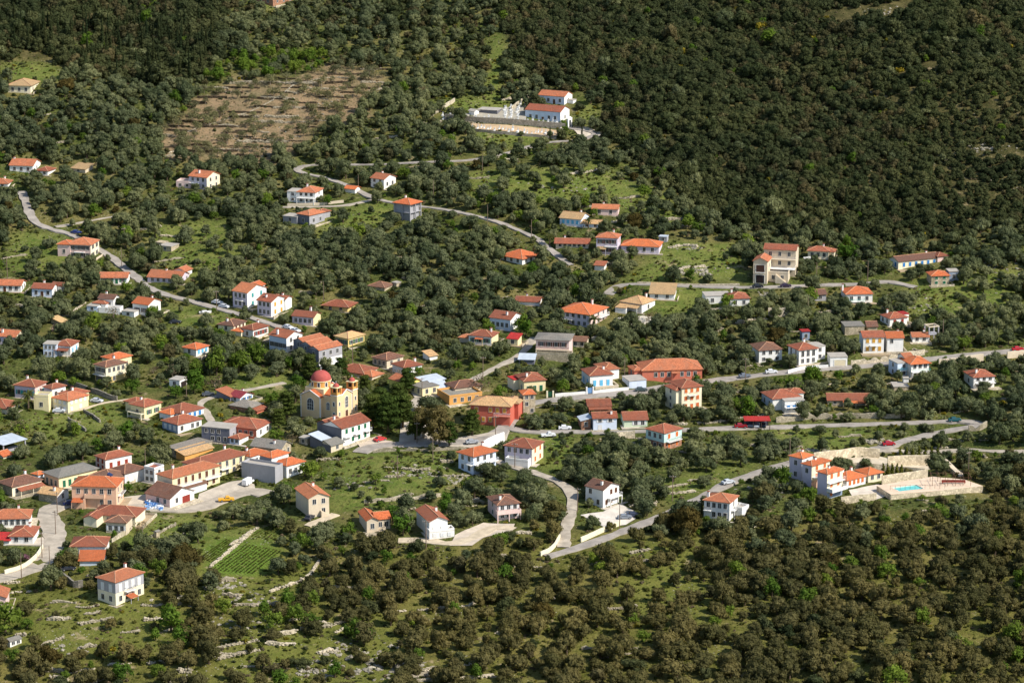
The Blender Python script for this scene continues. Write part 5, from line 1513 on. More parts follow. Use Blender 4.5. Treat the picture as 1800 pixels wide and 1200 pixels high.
# ------------------------------------------------------------------ free standing walls that follow the ground
def wall_run(name, label, pts, h, th=.4, col='stone', cat='wall', jag=.12, up=0.0, raw=False, bury=1.2):
    """masonry wall through ground points given in photo pixels; h may fall or rise along it"""
    P = [at(*p) for p in pts]
    C = catmull([(p.x, p.y) for p in P], 1.1)
    C = np.array(C)
    t = np.gradient(C, axis=0)
    t /= np.maximum(1e-6, np.linalg.norm(t, axis=1))[:, None]
    n = np.stack([-t[:, 1], t[:, 0]], 1)
    V, F = [], []
    m = len(C)
    r = random.Random(hash(label) % 9999 if False else len(label) * 37 + int(pts[0][0]))
    o = C[0]
    zz = gzv(C[:, 0], C[:, 1])
    z0 = float(zz[0])
    for i in range(m):
        hh = (h[0] + (h[1] - h[0]) * i / (m - 1)) if isinstance(h, tuple) else h
        j = (r.random() - .5) * 2 * jag
        if col in ('stone', 'pale') and jag > .1:
            j += .25 * math.sin(i * .9 + len(label)) * min(1, hh) - (.5 * hh if r.random() < .08 else 0)
        a = th / 2 * (1 + (r.random() - .5) * jag)
        for sx, z in ((-1, zz[i] - bury), (-1, zz[i] + hh + j), (1, zz[i] + hh + j + (r.random() - .5) * jag), (1, zz[i] - bury)):
            V.append((C[i, 0] + n[i, 0] * a * sx - o[0], C[i, 1] + n[i, 1] * a * sx - o[1], z + up - z0))
    for i in range(m - 1):
        for k in range(3):
            F.append((i * 4 + k, i * 4 + k + 1, i * 4 + k + 5, i * 4 + k + 4))
    F += [(0, 1, 2, 3), tuple((m - 1) * 4 + k for k in (3, 2, 1, 0))]
    mt = {'stone': stone('dry', (176, 164, 140), 2.2), 'pale': stone('pale', (206, 192, 166), 1.8), 'grey': stone('grey', (150, 142, 128), 2.0), 'dark': stone('dark', (84, 72, 56), 2.0), 'lime': stone('lime', (218, 200, 170), 1.4, .7)}.get(col) or wm(col)  # 'dark' carries the shade of the field risers in its colour
    if name in ('dry_stone_wall', 'terrace_wall', 'terrace_riser', 'field_wall'):
        # rubble: loose stones over a narrow core
        V = [(C[k // 4, 0] - o[0] + (x - C[k // 4, 0] + o[0]) * .7, C[k // 4, 1] - o[1] + (y - C[k // 4, 1] + o[1]) * .7, z - (.18 if k % 4 in (1, 2) else 0)) for k, (x, y, z) in enumerate(V)]
        rg = np.random.default_rng(abs(int(pts[0][0] * 7)) + m)
        for i in range(m * 2):
            q = min(m - 1, i // 2)
            hh = (h[0] + (h[1] - h[0]) * q / (m - 1)) if isinstance(h, tuple) else h
            if rg.random() < .1:
                continue
            for tier in range(max(1, int(hh / .34))):
                for sd in (-1, 1):
                    if rg.random() < .22:
                        continue
                    cx_ = C[q, 0] - o[0] + n[q, 0] * th * .33 * sd + t[q, 0] * rg.uniform(-.5, .5)
                    cy_ = C[q, 1] - o[1] + n[q, 1] * th * .33 * sd + t[q, 1] * rg.uniform(-.5, .5)
                    st = ICO1[0] * (1 + rg.uniform(-.3, .3, (len(ICO1[0]), 1))) * np.array([rg.uniform(.22, .42), rg.uniform(.2, .36), rg.uniform(.16, .3)])
                    n1 = len(V)
                    V += [(a_ + cx_, b2 + cy_, c_ + zz[q] - z0 + .15 + tier * .32) for a_, b2, c_ in st.tolist()]
                    F += [tuple(k + n1 for k in f) for f in ICO1[1]]
    ob = MB().add(V, F).build(name, mt, None, (o[0], o[1], z0))
    tag(ob, label, cat)
    return ob


W_ = wall_run
W_('road_wall', 'white wall along the main road, left of the blue gate', [(976, 696), (1033, 691)], 1.1, .3, 'white', jag=.02)
W_('road_wall', 'white wall along the main road, right of the blue gate', [(1042, 690), (1105, 683)], 1.1, .3, 'white', jag=.02)
W_('retaining_wall', 'stone retaining wall below the main road in the middle', [(942, 716), (1010, 706), (1100, 698), (1165, 689)], .3, .5, 'stone', bury=2)
W_('retaining_wall', 'tall concrete retaining wall under the main road at the right', [(1650, 645), (1690, 640), (1728, 634)], 2.6, .5, 'tan')
W_('retaining_wall', 'pale concrete wall under the main road at the right edge', [(1770, 630), (1830, 624)], 2.4, .5, 'tan')
W_('retaining_wall', 'long stone wall above the middle road at the right', [(1364, 741), (1450, 736), (1590, 733)], 1.7, .5, 'stone')
W_('retaining_wall', 'tall streaked concrete wall below the tan three storey building', [(1350, 557), (1385, 556), (1421, 554)], 3.2, .4, 'tan')
W_('yard_wall', 'long stone yard wall above the pale cluster at the left', [(69, 660), (100, 671), (150, 686), (206, 704)], 1.7, .4, 'grey')
W_('terrace_wall', 'upper pale stone wall of the vegetable plots', [(405, 959), (430, 944), (452, 929)], .8, .7, 'pale')
W_('terrace_wall', 'lower pale stone wall dividing the vegetable plots', [(370, 997), (417, 958), (442, 937)], .7, .7, 'pale')
W_('terrace_wall', 'low stone wall left of the vegetable plots, nearest the field hut', [(250, 953), (308, 922)], .7, .6, 'stone')
W_('terrace_wall', 'short stone wall between field hut and vegetable plots', [(284, 957), (325, 938)], .6, .6, 'stone')
W_('garden_wall', 'pale garden wall below the rambling brown roofed house', [(196, 953), (226, 936)], 1.2, .4, 'pale')
W_('retaining_wall', 'dark stone wall beside the broad road above the lower left house', [(89, 1006), (115, 1020), (130, 1031), (146, 1030)], 1.9, .5, 'grey')
W_('road_wall', 'cream parapet on the inside of the broad road bend', [(8, 1007), (42, 996), (64, 979), (75, 962)], 1.1, .4, 'cream', jag=.03)
W_('dry_stone_wall', 'pale dry stone wall curving through the lower olives', [(476, 1040), (535, 1018), (552, 1000), (565, 980)], .8, .7, 'pale')
W_('dry_stone_wall', 'broken dry stone wall at the bottom left beside the tiny hut', [(46, 1148), (80, 1132), (110, 1121)], .7, .7, 'stone')
W_('dry_stone_wall', 'dry stone wall at the bottom edge left of the rocks', [(160, 1203), (199, 1184)], .9, .9, 'stone')
W_('dry_stone_wall', 'upper of two ragged dry stone walls in the bottom terraces', [(357, 1146), (400, 1136), (452, 1126)], .8, .8, 'stone', jag=.3)
W_('dry_stone_wall', 'lower of two ragged dry stone walls in the bottom terraces', [(385, 1159), (452, 1143)], .8, .8, 'stone', jag=.3)
W_('road_wall', 'curved cream wall where the steep lane meets the lower road', [(950, 976), (972, 964), (984, 944)], 1.3, .4, 'cream', jag=.04)
W_('road_wall', 'long cream wall along the lower road left of the parked cars', [(1021, 951), (1055, 936), (1090, 922)], 1.4, .4, 'cream', jag=.05)
W_('field_wall', 'pale stone wall crossing the brown ploughed field', [(330, 232), (360, 222), (405, 208), (450, 192), (497, 166), (520, 149), (585, 136)], .5, .6, 'stone', jag=.2)
W_('retaining_wall', 'pale stone retaining wall left of the mint and brick house', [(1082, 775), (1100, 771), (1116, 769)], 2.6, .5, 'pale')
W_('retaining_wall', 'short pale stone wall in front of the mint and brick house', [(1158, 806), (1188, 799)], 1.3, .5, 'pale')
W_('retaining_wall', 'stone retaining wall below the church road', [(655, 795), (700, 792), (760, 792), (828, 789)], 1.0, .5, 'stone', bury=2)
W_('retaining_wall', 'high white wall with railing below the red hotel', [(850, 790), (868, 783), (886, 776)], 3.2, .4, 'white', jag=.02)
W_('garden_wall', 'low stone wall on the left of the green plot', [(120, 738), (135, 747), (151, 758)], 1.0, .5, 'grey')
W_('garden_wall', 'low stone wall on the upper right of the green plot', [(147, 724), (162, 732), (176, 742)], 1.0, .5, 'grey')
W_('retaining_wall', 'curved stone wall supporting the hairpin at the right', [(1702, 758), (1722, 756), (1734, 749)], 1.8, .5, 'stone')
W_('road_wall', 'white garden wall in front of the garage on the main road', [(1385, 657), (1415, 648), (1456, 645)], 1.2, .3, 'white', jag=.02)
W_('road_wall', 'stone wall right of the garage on the main road', [(1496, 641), (1550, 634), (1580, 628), (1625, 622)], 2.0, .4, 'pale')
W_('garden_wall', 'pale wall on the slope below the palm house', [(1040, 600), (1065, 597), (1100, 588)], 1.6, .4, 'pale')
W_('garden_wall', 'long stone wall below the tan roofed bungalow', [(1070, 592), (1130, 584), (1200, 575)], 1.3, .4, 'stone')
W_('road_wall', 'low pale parapet along the upper road', [(1120, 497), (1200, 499), (1300, 500)], .7, .4, 'pale', jag=.04)
W_('retaining_wall', 'white wall in front of the cream bungalow', [(1412, 463), (1432, 461)], 2.4, .4, 'white', jag=.03)
W_('garden_wall', 'low wall in front of the house with arcade on the upper lane', [(505, 360), (560, 359), (604, 355)], 1.0, .3, 'tan', jag=.03)
W_('retaining_wall', 'pale wall in the trees above the white gable house', [(640, 884), (690, 880), (745, 876), (775, 872)], 1.2, .4, 'pale')
W_('garden_wall', 'low pale wall of the plot right of the white porch house', [(1318, 929), (1352, 920)], 1.0, .3, 'cream', jag=.02)
W_('dry_stone_wall', 'white stones along the grass above the upper road', [(1175, 437), (1200, 432), (1225, 435)], .7, 1.2, 'pale', jag=.4)
W_('dry_stone_wall', 'pale path edge climbing between the left houses', [(120, 552), (140, 540), (150, 533)], .6, .5, 'pale', jag=.2)
W_('terrace_wall', 'stone slab wall cut by the bottom edge right of the rocks', [(790, 1200), (830, 1192), (868, 1189)], 1.0, .9, 'pale', jag=.1)
W_('dry_stone_wall', 'crooked wall under the lowest right olives of the middle', [(815, 1068), (840, 1058), (852, 1042)], .7, .6, 'pale', jag=.2)

# gate between the two white wall runs
g = empty('garden_gate', at(1037, 691))
tag(g, 'white gate pillars with a blue gate in the white road wall', 'gate')
gr = -math.atan2(g.location.x, g.location.y)
g.rotation_euler[2] = gr + rad(8)
for sx in (-1, 1):
    MB().box(sx * 1.1 - .25, sx * 1.1 + .25, -.25, .25, -1, 2.2).build('pillar', wm('white'), g)
MB().box(-.84, .84, -.06, .06, .05, 1.9).build('gate_leaf', paint('gate_blue', (120, 160, 205), .6), g)
g = empty('garden_gate', at(967, 697))
tag(g, 'cream gate pillars with a dark green gate left of the white road wall', 'gate')
g.rotation_euler[2] = gr + rad(8)
for sx in (-1, 1):
    MB().box(sx * 1.0 - .25, sx * 1.0 + .25, -.25, .25, -1, 2.0).build('pillar', wm('cream'), g)
MB().box(-.74, .74, -.06, .06, .05, 1.7).build('gate_leaf', paint('gate_green', (36, 84, 60), .6), g)

# ------------------------------------------------------------------ hillside cemetery
house('cemetery_church', 'white cemetery church with long red roof and arched windows', B(985, 217, 62, 16, 19, 66, 'gy', 'white', 'red', L=(5, 1, 'o'), R=(1, 1, 'o'), door=dict(L=2), wcl='blue', ov=.25, sc='brown', lim=.04), cat='church')  # white walls; the blue left face is shade put into the colour
house('cemetery_chapel', 'smaller white chapel with red roof behind the cemetery church', B(992, 185, 46, 14, 14, 66, 'gy', 'white', 'orange', L=(4, 1, 'o'), R=(1, 1, 'o'), door=dict(L=2), wcl='blue', ov=.25, lim=.04), B(1007, 183, 6, 8, 6, 60, 'flat', 'white', 'slab', A=3, B=3), cat='chapel')
house('shed', 'flat concrete shelter with dark front left of the cemetery church', B(874, 202, 38, 14, 7, 72, 'flat', 'dgrey', 'slab', A=9, B=7), cat='shed')
house('shed', 'tiny white hut at the left end of the cemetery', B(834, 204, 8, 9, 8, 50, 'gy', 'white', 'slab', A=3, B=3), cat='shed')
W_('cemetery_wall', 'dark upper retaining wall of the cemetery', [(782, 211), (860, 217), (930, 222), (994, 227)], 2.6, .5, 'grey', jag=.05)
W_('cemetery_wall', 'lower retaining wall of the cemetery', [(780, 226), (870, 235), (930, 240), (978, 244)], 1.2, .5, 'grey', jag=.05)
W_('cemetery_wall', 'pale diagonal wall climbing beside the upper chapel', [(899, 194), (920, 178), (942, 163)], 1.6, .4, 'pale', jag=.05)
W_('cemetery_wall', 'pale wall on the left side of the cemetery lawn', [(756, 207), (778, 192), (799, 179)], 1.6, .5, 'pale', jag=.08)
W_('cemetery_wall', 'low white wall along the cemetery drive', [(1008, 222), (1035, 226), (1062, 236)], .9, .4, 'pale', jag=.04)
ga = empty('cemetery_gate', at(1001, 222))
tag(ga, 'white arched gateway of the cemetery', 'gate')
ga.rotation_euler[2] = rad(55)
b_ = MB()
b_.box(-1.6, -.75, -.35, .35, -1, 3.4).box(.75, 1.6, -.35, .35, -1, 3.4).box(-.75, .75, -.35, .35, 2.7, 3.4)
b_.add([(-1.8, -.45, 3.4), (1.8, -.45, 3.4), (0, -.45, 4.3), (-1.8, .45, 3.4), (1.8, .45, 3.4), (0, .45, 4.3)], [(0, 1, 2), (3, 5, 4), (0, 3, 4, 1), (1, 4, 5, 2), (2, 5, 3, 0)])
b_.build('arch', wm('white'), ga)
MB().box(-.74, .74, -.05, .05, 0, 2.6).build('gate_leaf', paint('iron_dark', (60, 58, 60)), ga)
ga = empty('bell_arch', at(986, 238))
tag(ga, 'small cream arch shrine below the cemetery church', 'shrine')
b_ = MB().box(-.8, -.45, -.3, .3, -.5, 2.4).box(.45, .8, -.3, .3, -.5, 2.4).box(-.8, .8, -.3, .3, 2.4, 2.8)
b_.add([(-.9, -.3, 2.8), (.9, -.3, 2.8), (0, -.3, 3.6), (-.9, .3, 2.8), (.9, .3, 2.8), (0, .3, 3.6)], [(0, 1, 2), (3, 5, 4), (0, 3, 4, 1), (1, 4, 5, 2), (2, 5, 3, 0)])
b_.build('arch', wm('cream'), ga)
# graves: slab, head block and cross in one carved piece
gmesh = []
for k in range(4):
    b_ = MB().box(-.5, .5, -1.05, 1.0, -.5, .35 + .1 * k)
    b_.box(-.45, .45, 1.0, 1.3, -.5, 1.1 + .15 * (k % 3))
    z = 1.1 + .15 * (k % 3)
    if k != 1:
        b_.box(-.09, .09, 1.1, 1.24, z, z + .95).box(-.34, .34, 1.11, 1.23, z + .45, z + .63)
    else:
        b_.add([(-.45, 1.0, z), (.45, 1.0, z), (0, 1.0, z + .6), (-.45, 1.3, z), (.45, 1.3, z), (0, 1.3, z + .6)], [(0, 1, 2), (3, 5, 4), (0, 3, 4, 1), (1, 4, 5, 2), (2, 5, 3, 0)])
    gmesh.append(b_.mesh('grave', paint('marble', (232, 230, 224), .6, .12, 1.2)))
gspots = []
r_ = random.Random(5)
def grow(lbl, grp, n, f, jx=1.2, jy=1.0):
    for k in range(n):
        t = k / max(1, n - 1)
        x, y = f(t)
        gspots.append((x + (r_.random() - .5) * jx * 2, y + (r_.random() - .5) * jy * 2, lbl, grp))
grow('white marble grave in the lower row between the two cemetery walls', 'graves between the cemetery walls', 26, lambda t: (812 + t * 160, 222 + t * 14 + 2), 1.6, 2.2)
grow('white marble grave along the top edge of the cemetery wall', 'graves above the cemetery wall', 22, lambda t: (800 + t * 180, 206 + t * 12), 2, 1.4)
grow('white marble grave crowded left of the cemetery church', 'graves left of the cemetery church', 22, lambda t: (888 + 32 * (t * 7 % 1), 190 + 18 * t), 2, 1)
grow('white marble grave in the corner below the upper chapel', 'graves below the chapel', 12, lambda t: (918 + 30 * t, 186 - 12 * t), 4, 3)
grow('white marble grave at the left tip of the cemetery', 'graves at the cemetery tip', 12, lambda t: (778 + 30 * (t * 5 % 1), 203 + 8 * t), 2, 1)
for k, (x, y, l, gp) in enumerate(gspots):
    p = at(x, y)
    o = link('grave', gmesh[k % 4], None, (p.x, p.y, gz(p.x, p.y) + .1), rad(-15) + (r_.random() - .5) * .2)
    sc = .55 + r_.random() * .35
    o.scale = (sc, sc, sc * (1 + .3 * r_.random()))
    tag(o, l, 'grave', gp)

# ------------------------------------------------------------------ villas with pool
house('villa', 'uppermost of three stepped pale villas with bright roofs by the pool', B(1409, 845, 22, 18, 40, 54, 'hip', 'white', 'bright', wcl='lav', ch=[(.6, .5)], L=(1, 2, 'o'), R=(1, 2, 'o')))
house('villa', 'middle of three stepped pale villas with bright roofs by the pool', B(1426, 860, 17, 31, 42, 50, 'hip', 'cream', 'bright', wcl='lav', ch=[(.45, .5)], L=(1, 2, 'o', ((0, 0),)), R=(2, 3, 'c', ((0, 0), (0, 1), (1, 1))), sc='orange', wc2='peach', split=.35, bal=[('R', .05, .5, .5, 1, dict(rail='white'))]))
house('villa', 'lowest of three stepped pale villas with bright roofs by the pool', B(1453, 878, 17, 27, 46, 50, 'hip', 'cream', 'bright', wcl='lav', ch=[(.4, .5)], R=(2, 3, 'c', ((0, 1),)), sc='orange', wc2='steel', split=.26, bal=[('R', 0, 1, .33, 1, dict(rail='solid', dep=2.2, col='white')), ('R', 0, 1, .64, 1, dict(rail='white'))]))
house('villa', 'low villa wing with bright roof and white walls beside the pool steps', B(1488, 858, 8, 33, 14, 46, 'hip', 'white', 'bright', R=(4, 1, 'c'), sc='orange', ch=[(.3, .6), (.75, .6)], A=7))
house('pool_house', 'small pool house with bright hip roof left of the golden hedge', B(1526, 848, 7, 25, 14, 40, 'hip', 'cream', 'bright', R=(2, 1, 'o'), A=6), cat='house')
POOL = [(1569, 856), (1581, 862), (1624, 857), (1610, 850)]
DECK = [(1541, 853), (1566, 868), (1650, 861), (1728, 854), (1696, 842), (1640, 836), (1600, 842)]
dk = [at(*p) for p in DECK]
zdk = max(p.z for p in dk) + 1.7
pp = [at(*p, lift=zdk - at(*p).z) for p in POOL]
dk = [at(*p, lift=zdk - at(*p).z) for p in DECK]
bm = bmesh.new()
outer = [bm.verts.new((p.x, p.y, zdk)) for p in dk]
inner = [bm.verts.new((p.x, p.y, zdk)) for p in pp]
eo = [bm.edges.new((outer[i], outer[(i + 1) % len(outer)])) for i in range(len(outer))]
ei = [bm.edges.new((inner[i], inner[(i + 1) % len(inner)])) for i in range(len(inner))]
bmesh.ops.triangle_fill(bm, edges=eo + ei, use_beauty=True)
me = bpy.data.meshes.new('pool_terrace')
bm.to_mesh(me)
bm.free()
me.materials.append(paint('deck_tile', (226, 200, 172), .85, .14, .5))
dko = link('pool_terrace', me)
tag(dko, 'peach paved terrace around the swimming pool', kind='structure')
b_ = MB()
n = len(dk)
for i in range(n):
    p, q = dk[i], dk[(i + 1) % n]
    b_.add([(p.x, p.y, zdk - .004), (q.x, q.y, zdk - .004), (q.x, q.y, zdk - 7), (p.x, p.y, zdk - 7)], [(0, 1, 2, 3)])
b_.build('terrace_wall', stone('lime', (218, 200, 170), 1.4, .7), dko)
po = empty('swimming_pool', (sum(p.x for p in pp) / 4, sum(p.y for p in pp) / 4, zdk))
tag(po, 'turquoise swimming pool on the peach terrace', 'pool')
ctr = Vector(po.location)
loc4 = [(p.x - ctr.x, p.y - ctr.y) for p in pp]
MB().add([(x, y, -.18) for x, y in loc4], [(0, 1, 2, 3)]).build('water', paint('pool_water', (110, 205, 196), .08, .12, .4, .5), po)
b_ = MB()
for i in range(4):
    (x0, y0), (x1, y1) = loc4[i], loc4[(i + 1) % 4]
    b_.add([(x0, y0, .0), (x1, y1, .0), (x1, y1, -.4), (x0, y0, -.4)], [(0, 1, 2, 3)])
    k = 1.07
    b_.add([(x0, y0, .03), (x1, y1, .03), (x1 * k, y1 * k, .03), (x0 * k, y0 * k, .03)], [(0, 1, 2, 3)])
b_.build('pool_rim', paint('pool_rim', (236, 226, 210)), po)
FOOT.append((sum(p.x for p in dk) / n, sum(p.y for p in dk) / n, 0, 17, 9))
SEEN.append((1541, 830, 1728, 882, min(p.y for p in dk), .05))
SEEN.append((1546, 795, 1700, 842, at(1600, 835).y, .1))
SEEN.append((775, 185, 1000, 242, at(900, 243).y, .05))
SEEN.append((0, 985, 60, 1022, at(20, 1022).y, .02))
SEEN.append((60, 890, 104, 1000, at(70, 1000).y, .03))
SEEN.append((350, 930, 500, 1012, at(420, 1010).y, .08))
SEEN.append((580, 790, 800, 850, at(690, 850).y, .15))
SEEN.append((1386, 797, 1550, 880, at(1453, 870).y, .1))
W_('retaining_wall', 'pale stone wall between the villas and the road above', [(1430, 812), (1470, 808), (1510, 803), (1546, 806)], 3.2, .4, 'lime', jag=.03)
W_('retaining_wall', 'middle pale stone wall curving behind the pool house', [(1468, 826), (1510, 828), (1560, 832), (1625, 838)], 2.8, .4, 'lime', jag=.03)
W_('retaining_wall', 'pale stone wall under the row of conifers by the pool', [(1560, 820), (1610, 818), (1655, 818)], 3.4, .4, 'lime', jag=.03)
W_('stair_wall', 'sloping pale stair wall at the right of the pool walls', [(1656, 818), (1675, 830), (1692, 840)], (2.6, .8), 1.6, 'tan', jag=.02)
W_('retaining_wall', 'pale wall right behind the pool terrace', [(1550, 853), (1590, 848), (1630, 842)], 3.2, .4, 'lime', jag=.03)
W_('retaining_wall', 'lowest stone wall below the villas', [(1478, 886), (1510, 882), (1540, 878)], 2.2, .4, 'lime', jag=.04)
# pergola of slim posts and hoops
pg = empty('pergola', at(1672, 850, lift=zdk - at(1672, 850).z))
tag(pg, 'open pergola of thin brown posts right of the pool', 'pergola')
PM = paint('pergola_brown', (112, 84, 62), .7)
for k in range(6):
    x = -6 + k * 2.3
    for yy in (-2.2, 2.6):
        MB().cyl(x, yy, 0, 2.7, .07, .05, 6).build('post', PM, pg)
    MB().bar((x, -2.8, 2.72), (x, 3.2, 2.85), .06).build('rafter', PM, pg)
MB().bar((-6.3, -2.2, 2.62), (5.9, -2.2, 2.62), .05).build('beam', PM, pg)
MB().bar((-6.3, 2.6, 2.68), (5.9, 2.6, 2.68), .05).build('beam', PM, pg)
bn = MB().box(-3.6, 3.6, -.35, .35, .35, .5).box(-3.6, 3.6, .25, .35, .5, 1.0).box(-3.5, -3.3, -.3, .3, 0, .35).box(3.3, 3.5, -.3, .3, 0, .35).build('long_bench', paint('bench_red', (132, 58, 48), .7), None, Vector(pg.location) + Vector((.8, .6, .0)))
tag(bn, 'long dark red bench under the pergola', 'bench')
fr = empty('pool_fence', at(1612, 861, lift=zdk - at(1612, 861).z))
tag(fr, 'row of thin brown posts with a rail along the front of the pool', 'fence')
for k in range(12):
    MB().cyl(-8 + k * 1.5, .25 + k * .12, 0, 1.4, .05, .04, 5).build('post', PM, fr)
MB().bar((-8.2, .23, 1.3), (8.7, 1.6, 1.3), .035).build('rail', PM, fr)

# ------------------------------------------------------------------ carport
cp = empty('carport', at(1330, 750))
tag(cp, 'open carport with red flat roof beside the middle road', 'carport')
MB().box(-4.2, 4.2, -2.6, 2.8, 2.6, 2.85).build('roof', rm('scarlet'), cp)
for x in (-4, -1.3, 1.3, 4):
    for y in (-2.3, 2.5):
        MB().box(x - .1, x + .1, y - .1, y + .1, -1, 2.598).build('post', paint('post_dark', (80, 70, 64)), cp)
MB().box(-4, 4, 2.62, 2.76, -1, 2.5).build('back_wall', wm('dgrey'), cp)
FOOT.append((cp.location.x, cp.location.y, 0, 4.5, 3))
SEEN.append((1312, 726, 1352, 750, cp.location.y, .1))

# ------------------------------------------------------------------ vehicles
_CAR = {}


def car_meshes(kind, col):
    key = (kind, col)
    if key in _CAR:
        return _CAR[key]
    w = .86
    if kind == 'van':
        prof = [(-2.3, .35), (-2.35, 1.0), (-2.3, 1.95), (-2.1, 2.1), (1.2, 2.1), (1.75, 1.25), (2.3, 1.05), (2.4, .75), (2.35, .35)]
        glz = [(1.22, 1.95, 1.7, 1.3)]
    elif kind == 'pickup':
        prof = [(-2.4, .4), (-2.4, .95), (-.4, .95), (-.35, 1.05), (-.15, 1.6), (.75, 1.6), (1.2, 1.05), (2.2, .95), (2.35, .75), (2.35, .4)]
        glz = [(-.1, 1.5, 1.05, 1.08)]
    else:
        prof = [(-2.05, .32), (-2.1, .7), (-1.95, .92), (-1.5, .98), (-1.05, 1.42), (.25, 1.45), (.85, .98), (1.85, .85), (2.05, .68), (2.05, .32)]
        glz = [(-1.1, 1.36, .85, 1.0)]
    b = MB()
    n = len(prof)
    V = []
    for s in (-1, 1):
        for (x, z) in prof:
            inn = .8 if z > 1.2 else (.95 if z > .9 else 1)
            V.append((x, s * w * inn, z))
    b.add(V, [tuple(range(n)), tuple(range(n, 2 * n))[::-1]] + [(i, n + i, n + (i + 1) % n, (i + 1) % n) for i in range(n)])
    body = b.mesh('car_body', paint('carpaint_' + str(col), col, .3, .05, 2, .5))
    b = MB()
    x0, zt, x1, zb = glz[0]
    for s in (-1, 1):      # side glass
        b.add([(x0 - .05, s * (w * .955), zb), (x1 - .1, s * (w * .955), zb), (x1 - .55, s * (w * .81), zt), (x0 + .12, s * (w * .81), zt)], [(0, 1, 2, 3)])
    xr = x1 - .02
    b.add([(xr + .02, -w * .85, zb - .02), (xr + .02, w * .85, zb - .02), (xr - .5, w * .7, zt + .04), (xr - .5, -w * .7, zt + .04)], [(0, 1, 2, 3)])
    if kind == 'car':
        b.add([(-1.5, -w * .85, 1.0), (-1.5, w * .85, 1.0), (-1.1, w * .72, 1.4), (-1.1, -w * .72, 1.4)], [(0, 3, 2, 1)])
    gl = b.mesh('car_glass', glass())
    b = MB()
    nn = 12
    V = []
    for y in (-.11, .11):
        for k in range(nn):
            t = 2 * math.pi * k / nn
            V.append((.33 * math.cos(t), y, .33 * math.sin(t)))
    b.add(V, [tuple(range(nn)), tuple(range(nn, 2 * nn))[::-1]] + [(i, nn + i, nn + (i + 1) % nn, (i + 1) % nn) for i in range(nn)])
    wheel = b.mesh('wheel', paint('tyre', (34, 34, 36)))
    b = MB()
    V = []
    for y in (-.125, .125):
        for k in range(8):
            t = 2 * math.pi * k / 8
            V.append((.19 * math.cos(t), y, .19 * math.sin(t)))
    b.add(V, [tuple(range(8)), tuple(range(8, 16))[::-1]] + [(i, 8 + i, 8 + (i + 1) % 8, (i + 1) % 8) for i in range(8)])
    rim = b.mesh('rim', paint('rim', (150, 150, 152), .4))
    b = MB()
    b.box(2.0, 2.08, -.72, -.42, .62, .76)
    hl = b.mesh('headlight', paint('headlight', (225, 225, 220), .2))
    _CAR[key] = (body, gl, wheel, rim, hl)
    return _CAR[key]


def car(px, py, yaw, col, label, kind='car', name=None, lift=.1, cat=None):
    P = at(px, py)
    d = np.hypot(RP[:, 0] - P.x, RP[:, 1] - P.y)
    k = int(d.argmin())
    z = RP[k, 2] + .1 if d[k] < RP[k, 3] + .8 else gz(P.x, P.y) + lift
    nm = name or {'car': 'parked_car', 'van': 'parked_van', 'pickup': 'pickup_truck'}[kind]
    root = empty(nm, (P.x, P.y, z), rad(yaw))
    tag(root, label, cat or {'car': 'car', 'van': 'van', 'pickup': 'pickup'}[kind])
    SEEN.append((px - 13, py - 11, px + 13, py + 1, P.y, .08))
    body, gl, wheel, rim, hl = car_meshes(kind, col)
    link('body', body, root)
    link('windows', gl, root)
    xs = (-1.4, 1.35) if kind == 'pickup' else (-1.3, 1.3)
    for x in xs:
        for y in (-.8, .8):
            wv = link('wheel', wheel, root, (x, y, .33))
            link('rim', rim, wv)
    if kind == 'car':
        link('headlight', hl, root)
        link('headlight', hl, root, (0, 1.14, 0))
    return root


car(1562, 783, 12, (170, 30, 44), 'red car driving on the road above the pool', name='red_car')
car(1302, 752, 5, (150, 30, 40), 'red car left of the red roofed carport')
car(1320, 750, 80, (60, 70, 84), 'dark car under the carport, leftmost')
car(1331, 750, 80, (205, 208, 212), 'silver car under the carport, middle')
car(1342, 750, 80, (56, 62, 76), 'dark blue car under the carport, rightmost')
car(1127, 688, 10, (70, 84, 84), 'dark green car on the main road below the school')
car(1309, 664, 14, (120, 126, 136), 'grey car on the main road below the cactus slope')
car(1356, 656, 8, (225, 225, 225), 'white car on the main road by the grey roofed house')
car(993, 752, 3, (232, 232, 230), 'white car beside the brick lean-to')
car(964, 768, 12, (225, 225, 222), 'white old pickup in the grass below the middle road', 'pickup')
car(382, 533, -30, (235, 235, 235), 'white off road car beside the two storey house with teal doors')
car(394, 539, -30, (215, 218, 222), 'silver car just right of the white off road car')
car(506, 578, -40, (235, 235, 236), 'white car behind the low cream gabled house, nearer the trees')
car(519, 584, -40, (222, 224, 228), 'white car parked in the shade left of the olive row')
car(134, 411, -25, (50, 66, 130), 'dark blue car under the trees on the left road')
car(308, 568, 0, (48, 50, 56), 'black car in the grass above the bright green plot')
car(123, 887, 20, (40, 48, 96), 'dark blue car in the shadow of the peach house')
car(436, 850, 65, (238, 238, 238), 'white van parked below the rear yellow terrace', 'van')
car(366, 694, 8, (80, 84, 90), 'grey car at the dirt lane under green trees')
car(1098, 912, 8, (130, 136, 144), 'grey car parked below the white gabled house, left of two')
car(1114, 908, 8, (60, 66, 86), 'dark blue car parked below the white gabled house, right of two')
car(1280, 850, 28, (200, 204, 208), 'silver car climbing the lower road')
car(1332, 506, 2, (44, 46, 52), 'black car on the upper road before the garage gable')
car(1381, 505, 0, (60, 46, 70), 'dark purple car on the upper road below the outside stair')
car(1678, 741, 8, (40, 90, 96), 'teal car at the hairpin on the right')
car(1789, 616, 6, (196, 40, 48), 'red car at the right edge on the main road')
car(544, 912, 70, (60, 60, 66), 'dark car parked under the tan gable fronted house')
